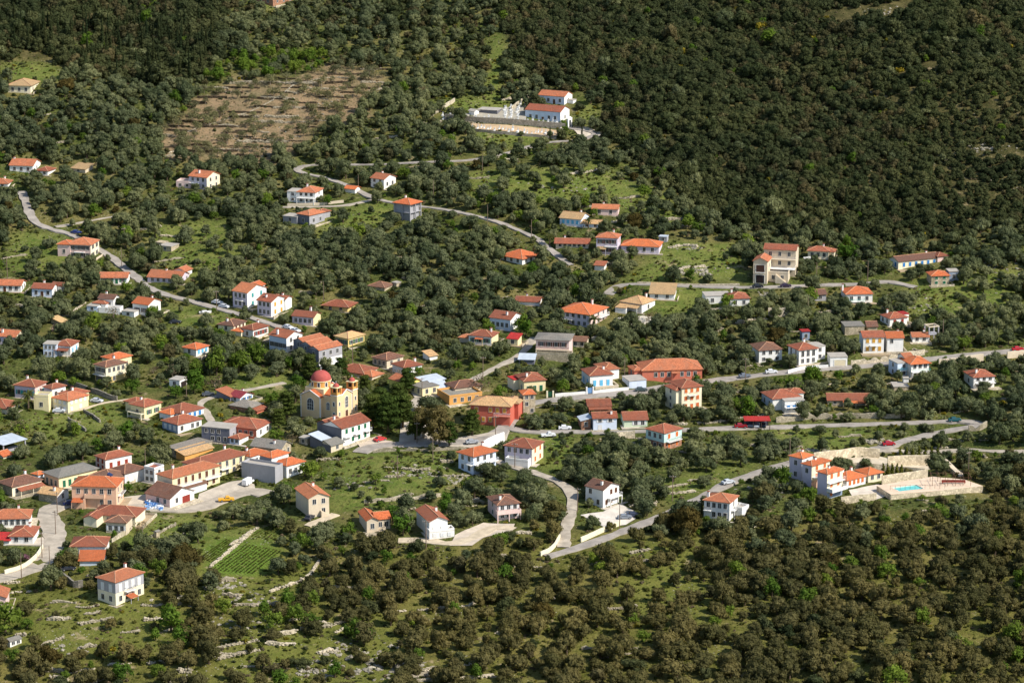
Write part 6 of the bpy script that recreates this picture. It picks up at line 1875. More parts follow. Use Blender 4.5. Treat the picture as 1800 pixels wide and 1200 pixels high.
car(398, 882, 10, (232, 172, 50), 'small yellow digger like truck beside the workshop house', 'pickup')
car(120, 1002, 20, (54, 56, 62), 'black car behind the stone wall at the broad road')
car(170, 705, -14, (200, 204, 210), 'silver car by the long stone yard wall')
car(104, 725, 0, (210, 212, 214), 'pale car in front of the cream two roofed house')
car(830, 780, 15, (170, 172, 176), 'grey car on the road below the red hotel')
car(668, 774, 40, (196, 60, 62), 'red car in the shade of the church pines')

# small boat on the grass
bt = empty('small_boat', at(361, 551), rad(20))
tag(bt, 'small white boat lying on the grass beside the left road', 'boat')
V = []
for x, ww, z in ((-2.2, .7, .75), (-1, .95, .7), (.6, .9, .75), (1.7, .5, .9), (2.4, .03, 1.05)):
    V += [(x, -ww, z), (x, -ww * .5, .05), (x, ww * .5, .05), (x, ww, z)]
F = []
for i in range(4):
    for k in range(3):
        F.append((i * 4 + k, i * 4 + k + 1, i * 4 + k + 5, i * 4 + k + 4))
F.append((0, 1, 2, 3))
MB().add(V, F).build('hull', paint('boat_white', (232, 230, 226), .5), bt)
MB().box(-1.2, .5, -.5, .5, .3, 1.15).build('cabin', paint('boat_white', (232, 230, 226), .5), bt)

# pile of crates and bags in front of the workshop
cr = random.Random(3)
CM = [paint('crate_' + n, c, .6) for n, c in (('blue', (70, 130, 200)), ('white', (232, 234, 236)), ('paleblue', (170, 200, 230)))]
for k in range(34):
    p = at(258 + cr.random() * 26, 882 + cr.random() * 14)
    w_, d_, h_ = .5 + cr.random() * .4, .4 + cr.random() * .3, .35 + cr.random() * .3
    b_ = MB().box(-w_, w_, -d_, d_, 0, .06).box(-w_, -w_ + .06, -d_, d_, .06, h_).box(w_ - .06, w_, -d_, d_, .06, h_).box(-w_ + .06, w_ - .06, -d_, -d_ + .06, .06, h_).box(-w_ + .06, w_ - .06, d_ - .06, d_, .06, h_)
    col = k % 3
    o = b_.build('crate', CM[col], None, (p.x, p.y, gz(p.x, p.y) + .12 + cr.random() * .5), cr.random() * 3)
    tag(o, ('blue', 'white', 'pale blue')[col] + ' plastic crate in the heap left of the workshop house', 'crate', ('blue', 'white', 'pale blue')[col] + ' crates in the heap')

# ------------------------------------------------------------------ utility poles and wires
POLEM = paint('pole_wood', (128, 110, 94), .9)
pole_mesh = MB().cyl(0, 0, -1, 8.2, .16, .1, 7).mesh('pole', POLEM)
arm_mesh = MB().box(-1.0, 1.0, -.06, .06, 7.5, 7.64).mesh('cross_arm', POLEM)
ins_mesh = MB().cyl(0, 0, 7.641, 7.85, .06, .05, 6).mesh('insulator', paint('insulator', (220, 220, 215), .4))
POLES = [(1182, 880, 'grey pole in the grass right of the steep lane olives', 1), (1015, 898, 'pole beside the steep lane by the white gabled house', 1), (905, 822, 'pole in front of the cream house on the lane', 1), (733, 779, 'pole on the church road under the pines', 1),
         (699, 842, 'leaning pole in the green field below the church road', 0), (761, 812, 'thin pole at the right of the green field', 0), (98, 938, 'pole on the left side of the broad road bend', 1), (74, 980, 'pole inside the broad road bend', 1), (88, 1004, 'pole at the outer corner of the broad road', 0),
         (38, 1018, 'pole at the left end of the broad road', 0), (101, 905, 'pole by the peach house forecourt', 1), (749, 962, 'pole in front of the white porch gable house', 1), (1089, 928, 'pole at the cream wall of the lower road', 0), (1310, 670, 'pole left of the grey roofed house on the main road', 1), (1098, 662, 'pole at the left end of the school', 0),
         (569, 530, 'tall grey pole left of the rust hip roof', 0), (219, 434, 'pole above the big cream house', 1), (214, 468, 'pole on the bend below the cream house', 0), (385, 500, 'pole among the olives above the parked cars', 0), (381, 548, 'street pole beside the parked cars', 1), (630, 335, 'pole at the upper lane', 0), (762, 350, 'pole above the concrete shell house', 0),
         (857, 392, 'pole on the lane right of the concrete shell', 0), (934, 420, 'pole at the lane corner by the red cottages', 0), (848, 300, 'pole in the scrub below the cemetery', 0), (849, 668, 'twin pole street lamp on the climbing street', 1), (742, 700, 'lattice pole beside the yellow taverna', 1), (620, 640, 'pole behind the grey triple gable house', 1), (1702, 835, 'pole right of the pool walls', 1),
         (1388, 812, 'pole at the road bend above the villas', 0), (1657, 602, 'pole below the bare concrete frame', 0), (1525, 495, 'pole on the upper road in the trees', 0), (1435, 497, 'pole behind the upper road sheds', 0), (256, 828, 'pole among the trees behind the yellow terraces', 0), (13, 490, 'pole at the left edge above the white houses', 0), (328, 700, 'lamp pole by the pale garage', 0), (871, 772, 'lamp post at the red hotel terrace', 1), (1420, 556, 'thin pole by the tall concrete wall', 0)]
ptop = []
for x, y, l, armed in POLES:
    p = at(x, y)
    r0 = empty('utility_pole', (p.x, p.y, gz(p.x, p.y)), rad(rnd.uniform(-30, 30)))
    sc = rnd.uniform(.85, 1.05)
    r0.scale = (sc, sc, sc)
    tag(r0, l, 'pole')
    link('pole', pole_mesh, r0)
    if armed:
        a = link('cross_arm', arm_mesh, r0)
        for k in (-.85, -.3, .3, .85):
            link('insulator', ins_mesh, a, (k, 0, 0))

# ------------------------------------------------------------------ vegetation prototypes
def crown_mesh(name, seed, lumps, leaf, dens, mat_, core=.8, up=.15):
    """leafy mass: each lump is a dim core wrapped in many small leaf clumps"""
    rg = np.random.default_rng(seed)
    V, F = [], []
    n0 = 0
    for (cx, cy, cz, rx, rz) in lumps:
        if core > 0:
            cv = ICO1[0] * (1 + rg.uniform(-.18, .18, (len(ICO1[0]), 1)))
            cv = cv * np.array([rx, rx, rz]) * core + np.array([cx, cy, cz])
            V.append(cv)
            F += [tuple(i + n0 for i in f) for f in ICO1[1]]
            n0 += len(cv)
        m = max(6, int(dens * 4 * math.pi * rx * (rx + rz) / 2))
        d = rg.normal(size=(m, 3))
        d[:, 2] += up
        d /= np.linalg.norm(d, axis=1)[:, None]
        c = d * np.array([rx, rx, rz]) * rg.uniform(.8, 1.12, (m, 1)) + np.array([cx, cy, cz])
        nrm = d * .85 + rg.normal(size=(m, 3)) * .3
        nrm /= np.linalg.norm(nrm, axis=1)[:, None]
        a = np.cross(nrm, rg.normal(size=(m, 3)))
        a /= np.linalg.norm(a, axis=1)[:, None]
        b = np.cross(nrm, a)
        s = leaf * rg.uniform(.6, 1.3, (m, 1))
        q = np.stack([c - a * s, c - b * s * .62, c + a * s, c + b * s * .62], 1).reshape(-1, 3)
        V.append(q)
        F += [(n0 + 4 * k, n0 + 4 * k + 1, n0 + 4 * k + 2, n0 + 4 * k + 3) for k in range(m)]
        n0 += 4 * m
    V = np.concatenate(V)
    me = bpy.data.meshes.new(name)
    me.from_pydata(V.tolist(), [], F)
    me.materials.append(mat_)
    return me


BARK = paint('bark', (96, 82, 66), .95, .3, 2)
BARK_PALE = paint('bark_pale', (150, 136, 118), .95, .25, 2)


def trunk_mesh(name, seed, h, r, limbs, mat_):
    rr = random.Random(seed)
    b = MB()
    k = rr.uniform(-.3, .3)
    b.add(*_taper((0, 0, -.8), (k * .5, k * .3, h * .55), r * 1.25, r))
    b.add(*_taper((k * .5, k * .3, h * .52), (k, k * .6, h), r, r * .7))
    for (x, y, z) in limbs:
        b.add(*_taper((k, k * .6, h * .95), (x, y, z), r * .6, r * .22, 5))
    return b.mesh(name, mat_)


def _taper(p, q, r0, r1, n=6):
    p, q = Vector(p), Vector(q)
    d = (q - p).normalized()
    u = d.cross(Vector((.31, .9, .2))).normalized()
    w = d.cross(u)
    V = []
    for c, r in ((p, r0), (q, r1)):
        for i in range(n):
            t = 2 * math.pi * i / n
            V.append(tuple(c + u * (r * math.cos(t)) + w * (r * math.sin(t))))
    return V, [tuple(range(n))[::-1], tuple(range(n, 2 * n))] + [(i, (i + 1) % n, n + (i + 1) % n, n + i) for i in range(n)]


def lumps_round(seed, R, H, z0, n, r, flat=1.0):
    """lumps filling an uneven dome R wide whose crown runs from z0 to z0+H"""
    rr = random.Random(seed)
    n = max(5, int(n * rr.uniform(.75, 1.25)))
    lx, ly = rr.uniform(-.22, .22) * R, rr.uniform(-.22, .22) * R
    sq = rr.uniform(.82, 1.2)
    out = [(lx * .3, ly * .3, z0 + H * .48, R * .55, H * .38)]
    for k in range(n):
        t = 2 * math.pi * (k / n) * 2.4 + rr.uniform(-.6, .6)
        lev = (k + .5) / n
        rho = R * (.62 * math.sqrt(max(.05, 1 - (lev * 1.02 - .12) ** 2))) * rr.uniform(.65, 1.28)
        z = z0 + H * (.12 + .7 * lev) + rr.uniform(-.12, .12) * H
        q = r * rr.uniform(.6, 1.3)
        out.append((rho * math.cos(t) * sq + lx * lev, rho * math.sin(t) / sq + ly * lev, z, q, q * rr.uniform(.7, 1.0) * flat))
    return out


LM = dict(olive=leafmat('olive', (98, 107, 76), (137, 140, 102), .3, .68), olive_dry=leafmat('olive_warm', (100, 97, 62), (130, 120, 78), .32, .68), oak=leafmat('evergreen_oak', (70, 79, 52), (98, 101, 68), .22, .62),
          oak_brown=leafmat('brown_oak', (108, 99, 70), (92, 90, 62), .22, .65), green=leafmat('fresh_green', (98, 128, 52), (136, 152, 66), .4, .7), cypress=leafmat('cypress', (54, 66, 44), (74, 78, 50), .15),
          pine=leafmat('pine', (76, 94, 46), (98, 108, 54), .25), almond=leafmat('almond', (132, 130, 98), (144, 142, 104), .35), bush=leafmat('bush', (88, 100, 48), (126, 126, 66), .35),
          dry=leafmat('dry_twigs', (146, 128, 104), (128, 114, 90), .25), euca=leafmat('gum_tree', (118, 106, 68), (130, 118, 76), .3), carob=leafmat('carob', (90, 80, 46), (100, 88, 50), .2),
          gold=leafmat('golden_conifer', (100, 104, 44), (124, 122, 52), .2), pear=leafmat('prickly_pear', (150, 156, 108), (168, 170, 122), .2), yellow=leafmat('yellow_broom', (160, 142, 50), (140, 130, 50), .3), blossom=leafmat('blossom', (170, 118, 138), (150, 108, 124), .3),
          palm=leafmat('palm', (84, 92, 52), (100, 104, 60), .25))
PROTO = {}


def proto(kind, crowns):
    PROTO[kind] = crowns     # list of (crown mesh, trunk mesh, radius, height)


def make_round(kind, n, R, H, z0, nl, r, leaf, dens, mat_, bark=BARK, th=1.8, tr=.22, core=.8, flat=1.0):
    L = []
    for k in range(n):
        f = 1 + .17 * math.sin(k * 2.1)
        lm = lumps_round(k * 13 + len(kind) * 101, R * f, H / f, z0, nl, r, flat)
        limbs = [(x * .8, y * .8, z) for (x, y, z, _, _) in lm[1:6]]
        L.append((crown_mesh(kind + '_crown', k * 7 + 1, lm, leaf, dens, mat_, core), trunk_mesh(kind + '_trunk', k, th, tr, limbs, bark), R * f, z0 + H / f))
    proto(kind, L)


make_round('olive', 12, 2.9, 3.7, 1.1, 15, 1.15, .26, 4.6, LM['olive'])
make_round('olive_dry', 10, 2.9, 3.6, 1.1, 15, 1.12, .26, 4.4, LM['olive_dry'])
make_round('oak', 9, 2.3, 3.2, .2, 13, 1.0, .22, 6.0, LM['oak'], th=.8)
make_round('oak_brown', 4, 2.2, 2.9, .2, 12, .95, .22, 6.0, LM['oak_brown'], th=.8)
make_round('green', 5, 2.3, 3.4, 1.0, 12, 1.0, .27, 3.6, LM['green'], tr=.16, core=.6)
make_round('almond', 5, 2.4, 2.4, 1.0, 10, .95, .22, 4.2, LM['almond'], BARK_PALE, tr=.13, core=.0, flat=.8)
make_round('bare', 3, 2.4, 3.2, .6, 11, .95, .2, 2.2, LM['dry'], BARK_PALE, tr=.13, core=.0)
make_round('euca', 2, 5.2, 10.0, 3.0, 26, 1.9, .36, 2.6, LM['euca'], BARK_PALE, th=4.5, tr=.45, core=.7)
make_round('carob', 3, 4.2, 5.4, .8, 18, 1.6, .33, 3.4, LM['carob'], th=1.6, tr=.35)
make_round('bush', 6, .8, .9, -.1, 5, .45, .2, 6, LM['bush'], th=.3, tr=.05, core=.8)
make_round('green_crop', 5, .8, .9, -.1, 5, .45, .2, 6, LM['bush'], th=.3, tr=.05, core=.8)
make_round('scrub', 5, .9, 1.0, -.1, 5, .5, .2, 6, LM['oak'], th=.3, tr=.05, core=.8)
make_round('tuft', 4, .7, .6, -.1, 4, .4, .2, 5, LM['dry'], th=.2, tr=.04, core=.7)
make_round('broom', 3, .9, 1.1, -.1, 5, .5, .2, 6, LM['yellow'], th=.3, tr=.05, core=.8)
make_round('pear', 3, 1.5, 1.6, 0, 9, .55, .26, 4, LM['pear'], th=.5, tr=.1, core=.5)
make_round('blossom', 2, 1.7, 2.2, .6, 9, .7, .22, 3, LM['blossom'], th=1, tr=.1, core=.5)
PL = []
for k in range(4):
    H = 11 + k
    lm = [(.12 * math.sin(i * 2.2 + k), .12 * math.cos(i * 1.7 + k), .9 + (H - 1.4) * i / 9, (1.0 if i > 0 else .7) * (1.02 - (i / 9.6) ** 2.2 * .8), H / 12) for i in range(10)]
    PL.append((crown_mesh('cypress_crown', 40 + k, lm, .3, 4.0, LM['cypress'], .85), trunk_mesh('cypress_trunk', k, 1.2, .18, [], BARK), 1.1, H))
proto('cypress', PL)
GL = []
for k in range(3):
    H = 4.2 + .4 * k
    lm = [(.1 * math.sin(i * 2 + k), .1 * math.cos(i * 2 + k), .5 + (H - .8) * i / 5, .95 * (1.05 - (i / 5.6) ** 1.6 * .8), .6) for i in range(6)]
    GL.append((crown_mesh('conifer_crown', 60 + k, lm, .24, 5.0, LM['gold'], .85), trunk_mesh('conifer_trunk', k, .6, .1, [], BARK), 1.0, H))
proto('conifer', GL)
NL = []
for k in range(3):
    rr = random.Random(80 + k)
    lm = []
    for lev in range(5):
        z = 3.2 + lev * 1.75
        R = 4.6 * (1 - lev * .14)
        for i in range(6):
            t = i * 1.05 + lev * .6 + rr.uniform(-.2, .2)
            lm.append((R * .68 * math.cos(t) * rr.uniform(.7, 1.1), R * .68 * math.sin(t) * rr.uniform(.7, 1.1), z + rr.uniform(-.4, .4), 1.55 * rr.uniform(.8, 1.2), .85))
        lm.append((0, 0, z + .3, 2.0, 1.0))
    NL.append((crown_mesh('pine_crown', 90 + k, lm, .34, 2.6, LM['pine'], .75), trunk_mesh('pine_trunk', k, 8, .35, [(x * .7, y * .7, z) for (x, y, z, a, b) in lm[:6]], BARK), 4.8, 12.2))
proto('pine', NL)


def palm_protos():
    V, F = [], []
    rr = random.Random(4)
    b = MB()
    for k in range(26):
        t = k * 2.4
        el = rr.uniform(-.3, 1.2)
        L = rr.uniform(2.2, 2.9)
        prev = None
        for s in range(6):
            f = s / 5
            r = L * f
            z = 4.4 + math.sin(el) * r * .9 - 1.3 * f * f
            c = Vector((math.cos(t) * r * math.cos(el * .6), math.sin(t) * r * math.cos(el * .6), z))
            side = Vector((-math.sin(t), math.cos(t), 0)) * (.34 * (1 - abs(f - .45) * 1.5) + .04)
            cur = (tuple(c - side - Vector((0, 0, .1))), tuple(c), tuple(c + side - Vector((0, 0, .1))))
            if prev:
                b.add([prev[0], prev[1], prev[2], cur[0], cur[1], cur[2]], [(0, 1, 4, 3), (1, 2, 5, 4)])
            prev = cur
    me = b.mesh('palm_crown', LM['palm'])
    t = MB()
    t.add(*_taper((0, 0, -.8), (.1, 0, 4.4), .32, .26, 8))
    proto('palm', [(me, t.mesh('palm_trunk', BARK), 2.6, 6.0)])


palm_protos()


def joined(kind):
    """prototype plants as single meshes for the uncountable masses"""
    out = []
    for i, (c, t, r, h) in enumerate(PROTO[kind]):
        me = bpy.data.meshes.new(kind + '_whole')
        V = [v.co[:] for v in c.vertices] + [v.co[:] for v in t.vertices]
        n = len(c.vertices)
        F = [tuple(p.vertices) for p in c.polygons] + [tuple(k + n for k in p.vertices) for p in t.polygons]
        me.from_pydata(V, [], F)
        me.materials.append(c.materials[0])
        me.materials.append(t.materials[0])
        mi = np.zeros(len(F), np.int32)
        mi[len(c.polygons):] = 1
        me.polygons.foreach_set('material_index', mi)
        out.append(me)
    return out


_COLS = {}


def scatter(name, label, kinds, pts):
    """one 'stuff' object: instances of the plants in kinds at pts = (x, y, z, scale, zscale, rot, index)"""
    if not pts:
        return None
    key = tuple(kinds)
    if key not in _COLS:
        cl = bpy.data.collections.new('plants_' + '_'.join(kinds))
        i = 0
        for kd in kinds:
            for me in joined(kd):
                o = bpy.data.objects.new('plant_%03d_%s' % (len(_COLS) * 100 + i, kd), me)
                cl.objects.link(o)
                i += 1
        _COLS[key] = (cl, i)
    cl, cnt = _COLS[key]
    me = bpy.data.meshes.new(name)
    P = np.array(pts, float)
    me.vertices.add(len(P))
    me.vertices.foreach_set('co', P[:, :3].ravel())
    a = me.attributes.new('psize', 'FLOAT_VECTOR', 'POINT')
    a.data.foreach_set('vector', np.stack([P[:, 3], P[:, 3], P[:, 3] * P[:, 4]], 1).astype(np.float32).ravel())
    a = me.attributes.new('pturn', 'FLOAT_VECTOR', 'POINT')
    a.data.foreach_set('vector', np.stack([np.zeros(len(P)), np.zeros(len(P)), P[:, 5]], 1).astype(np.float32).ravel())
    a = me.attributes.new('pkind', 'INT', 'POINT')
    a.data.foreach_set('value', P[:, 6].astype(np.int32) % cnt)
    o = link(name, me)
    tag(o, label, kind='stuff')
    ng = bpy.data.node_groups.new(name, 'GeometryNodeTree')
    ng.interface.new_socket('Geometry', in_out='INPUT', socket_type='NodeSocketGeometry')
    ng.interface.new_socket('Geometry', in_out='OUTPUT', socket_type='NodeSocketGeometry')
    N = ng.nodes
    gi, go = N.new('NodeGroupInput'), N.new('NodeGroupOutput')
    ci = N.new('GeometryNodeCollectionInfo')
    ci.inputs[0].default_value = cl
    ci.inputs[1].default_value = True
    ci.inputs[2].default_value = True
    ip = N.new('GeometryNodeInstanceOnPoints')
    ip.inputs['Pick Instance'].default_value = True

    def named(nm, ty):
        n = N.new('GeometryNodeInputNamedAttribute')
        n.data_type = ty
        n.inputs[0].default_value = nm
        return n.outputs[0]
    m2p = N.new('GeometryNodeMeshToPoints')
    ng.links.new(gi.outputs[0], m2p.inputs[0])
    ng.links.new(m2p.outputs[0], ip.inputs['Points'])
    ng.links.new(ci.outputs[0], ip.inputs['Instance'])
    ng.links.new(named('pkind', 'INT'), ip.inputs['Instance Index'])
    e2r = N.new('FunctionNodeEulerToRotation')
    ng.links.new(named('pturn', 'FLOAT_VECTOR'), e2r.inputs[0])
    ng.links.new(e2r.outputs[0], ip.inputs['Rotation'])
    ng.links.new(named('psize', 'FLOAT_VECTOR'), ip.inputs['Scale'])
    ng.links.new(ip.outputs[0], go.inputs[0])
    md = o.modifiers.new('planting', 'NODES')
    md.node_group = ng
    return o


NAMES = dict(olive='olive_tree', olive_dry='olive_tree', oak='evergreen_shrub', oak_brown='evergreen_shrub', green='green_tree', almond='almond_tree', bare='bare_tree', euca='gum_tree', carob='carob_tree', cypress='cypress_tree', conifer='golden_conifer', pine='pine_tree', palm='palm_tree', pear='prickly_pear', blossom='blossom_tree')


def plant(kind, x, y, sc, zs, rot, idx, label, group=None, z=None):
    c, t, r, h = PROTO[kind][idx % len(PROTO[kind])]
    root = empty(NAMES[kind], (x, y, gz(x, y) if z is None else z), rot)
    an = 1 + .16 * math.sin(x * 3.1 + y)
    root.scale = (sc * an, sc / an, sc * zs)
    cat = {'oak': 'shrub', 'oak_brown': 'shrub', 'pear': 'cactus'}.get(kind, 'tree')
    tag(root, label, cat, group)
    link('trunk' if cat != 'cactus' else 'stem', t, root)
    link('crown' if cat != 'cactus' else 'pads', c, root)
    return root


# ------------------------------------------------------------------ planting
FT = np.array(FOOT)
SN = np.array(SEEN)
SNC = np.zeros(len(SN))
RPX, RPY = project(RP[:, 0], RP[:, 1], RP[:, 2])
TREES = []           # (x, y, r) already planted


def clear_of_built(x, y, r, road=.6):
    dx, dy = x - FT[:, 0], y - FT[:, 1]
    c, s = np.cos(FT[:, 2]), np.sin(FT[:, 2])
    u = np.abs(dx * c + dy * s) - FT[:, 3]
    v = np.abs(-dx * s + dy * c) - FT[:, 4]
    if np.any((u < r * .75) & (v < r * .75)):
        return False
    d2 = (RP[:, 0] - x) ** 2 + (RP[:, 1] - y) ** 2
    if np.any(d2 < (RP[:, 3] + r * road) ** 2):
        return False
    for poly in YARDW:
        if poly_in(x, y, poly):
            return False
    return True


def keeps_view(x, y, z, r, h, rr, lim=.2, roadp=.8):
    """false if the plant would hide too much of a building or a road that the photograph shows"""
    px, py = project(x, y, z)
    s = FPX / depth(x, y, z)
    ax0, ax1, ay0, ay1 = px - r * s * .85, px + r * s * .85, py - h * s * .95, py
    k = SN[:, 4] > y + .5
    ox = np.clip(np.minimum(ax1, SN[:, 2]) - np.maximum(ax0, SN[:, 0]), 0, None)
    oy = np.clip(np.minimum(ay1, SN[:, 3]) - np.maximum(ay0, SN[:, 1]), 0, None)
    f = ox * oy / ((SN[:, 2] - SN[:, 0]) * (SN[:, 3] - SN[:, 1])) * k
    deep = (ay0 < SN[:, 3] - (SN[:, 3] - SN[:, 1]) * .5) & (f > .02)     # reaches above mid height
    if np.any(deep & (ox > .25 * (SN[:, 2] - SN[:, 0]))) or np.any((SNC + f > SN[:, 5]) & (f > 0.004)):
        return False
    inb = (RPX > ax0) & (RPX < ax1) & (RPY > ay0 + 1) & (RPY < ay1 - 2) & (RP[:, 1] > y)
    if inb.sum() > 0 and rr.random() < (.92 if y < 960 else .7):
        return False
    SNC[:] = SNC + f
    return True


def in_poly1(px, py, poly):
    return bool(poly_in(px, py, poly))


PLACES = [  # landmarks for saying where a tree stands
    (30, 230, 'below the lone peach roofed house'), (180, 220, 'left of the brown ploughed field'), (130, 330, 'beside the top of the left road'), (300, 370, 'below the house with skylights'), (420, 340, 'left of the white house with arcade'),
    (60, 450, 'around the big cream house'), (250, 430, 'around the low ruined stone shed'), (380, 440, 'above the parked cars on the left road'), (560, 440, 'below the unfinished grey house'), (700, 450, 'in the grove below the concrete shell house'), (820, 420, 'left of the orange hip roof'),
    (650, 560, 'around the yellow house with tan roof'), (790, 540, 'left of the pale blue house'), (1000, 490, 'below the red roofed cottages'), (1130, 460, 'around the lavender houses'), (60, 560, 'between the white houses at the left edge'), (260, 600, 'around the small white house'), (80, 800, 'around the green doored house'), (240, 780, 'above the yellow terraces'), (450, 660, 'left of the domed church'),
    (780, 640, 'above the yellow taverna'), (1060, 610, 'above the school'), (1250, 570, 'right of the tan roofed bungalow'), (1450, 560, 'beside the roofless stone barn'), (1700, 540, 'on the rocky slope near the right edge'), (1500, 450, 'around the cream bungalow'), (1300, 460, 'left of the tan three storey building'), (1480, 690, 'around the long low barn at the right'), (1680, 690, 'around the right edge house'), (1260, 700, 'right of the cream three storey house'), (1000, 720, 'below the white road wall'),
    (1100, 830, 'in the plot right of the steep lane'), (1280, 790, 'above the lower road'), (1450, 770, 'above the road to the villas'), (1680, 800, 'right of the pool terrace'), (930, 880, 'left of the steep lane'), (700, 830, 'below the church road'), (800, 900, 'near the pink house'), (600, 900, 'around the orange crossed roofs'),
    (100, 980, 'beside the broad road at the lower left'), (300, 960, 'by the vegetable plots'), (100, 1090, 'below the slate and cream house'), (300, 1130, 'in the bottom left terraces'), (500, 1060, 'along the curved dry stone wall'), (640, 1150, 'around the grey rocks at the bottom'), (750, 1040, 'below the white porch gable house'), (950, 1040, 'below the end of the steep lane'), (1000, 1150, 'at the bottom edge in the middle'), (1170, 1020, 'in the lower grassy clearing'),
    (1280, 1120, 'at the bottom edge right of the clearing'), (1320, 980, 'below the pillared porch house'), (1480, 960, 'just below the villas with pool'), (1660, 950, 'below the pool terrace'), (1480, 1100, 'on the lower right slope'), (1700, 1080, 'in the lower right corner'), (700, 230, 'left of the cemetery'), (650, 60, 'high above the ploughed field'), (870, 330, 'in the scrub below the cemetery road'), (950, 280, 'just below the cemetery'), (420, 120, 'right of the cypress wood')]


def place_of(px, py):
    return min(PLACES, key=lambda q: ((q[0] - px) / 1.5) ** 2 + (q[1] - py) ** 2)[2]


def side_of(px, py):
    """where a plant stands around its landmark"""
    q = min(PLACES, key=lambda q: ((q[0] - px) / 1.5) ** 2 + (q[1] - py) ** 2)
    dx, dy = (px - q[0]) / 1.5, py - q[1]
    if abs(dx) < 9 and abs(dy) < 9:
        return 'right there'
    if abs(dx) > abs(dy):
        return ('far ' if abs(dx) > 28 else 'near ') + ('right' if dx > 0 else 'left')
    return ('well ' if abs(dy) > 28 else 'just ') + ('downhill' if dy > 0 else 'uphill')


def find_spot(px, py):
    p = at(px, py)
    return p.x, p.y, gz(p.x, p.y)


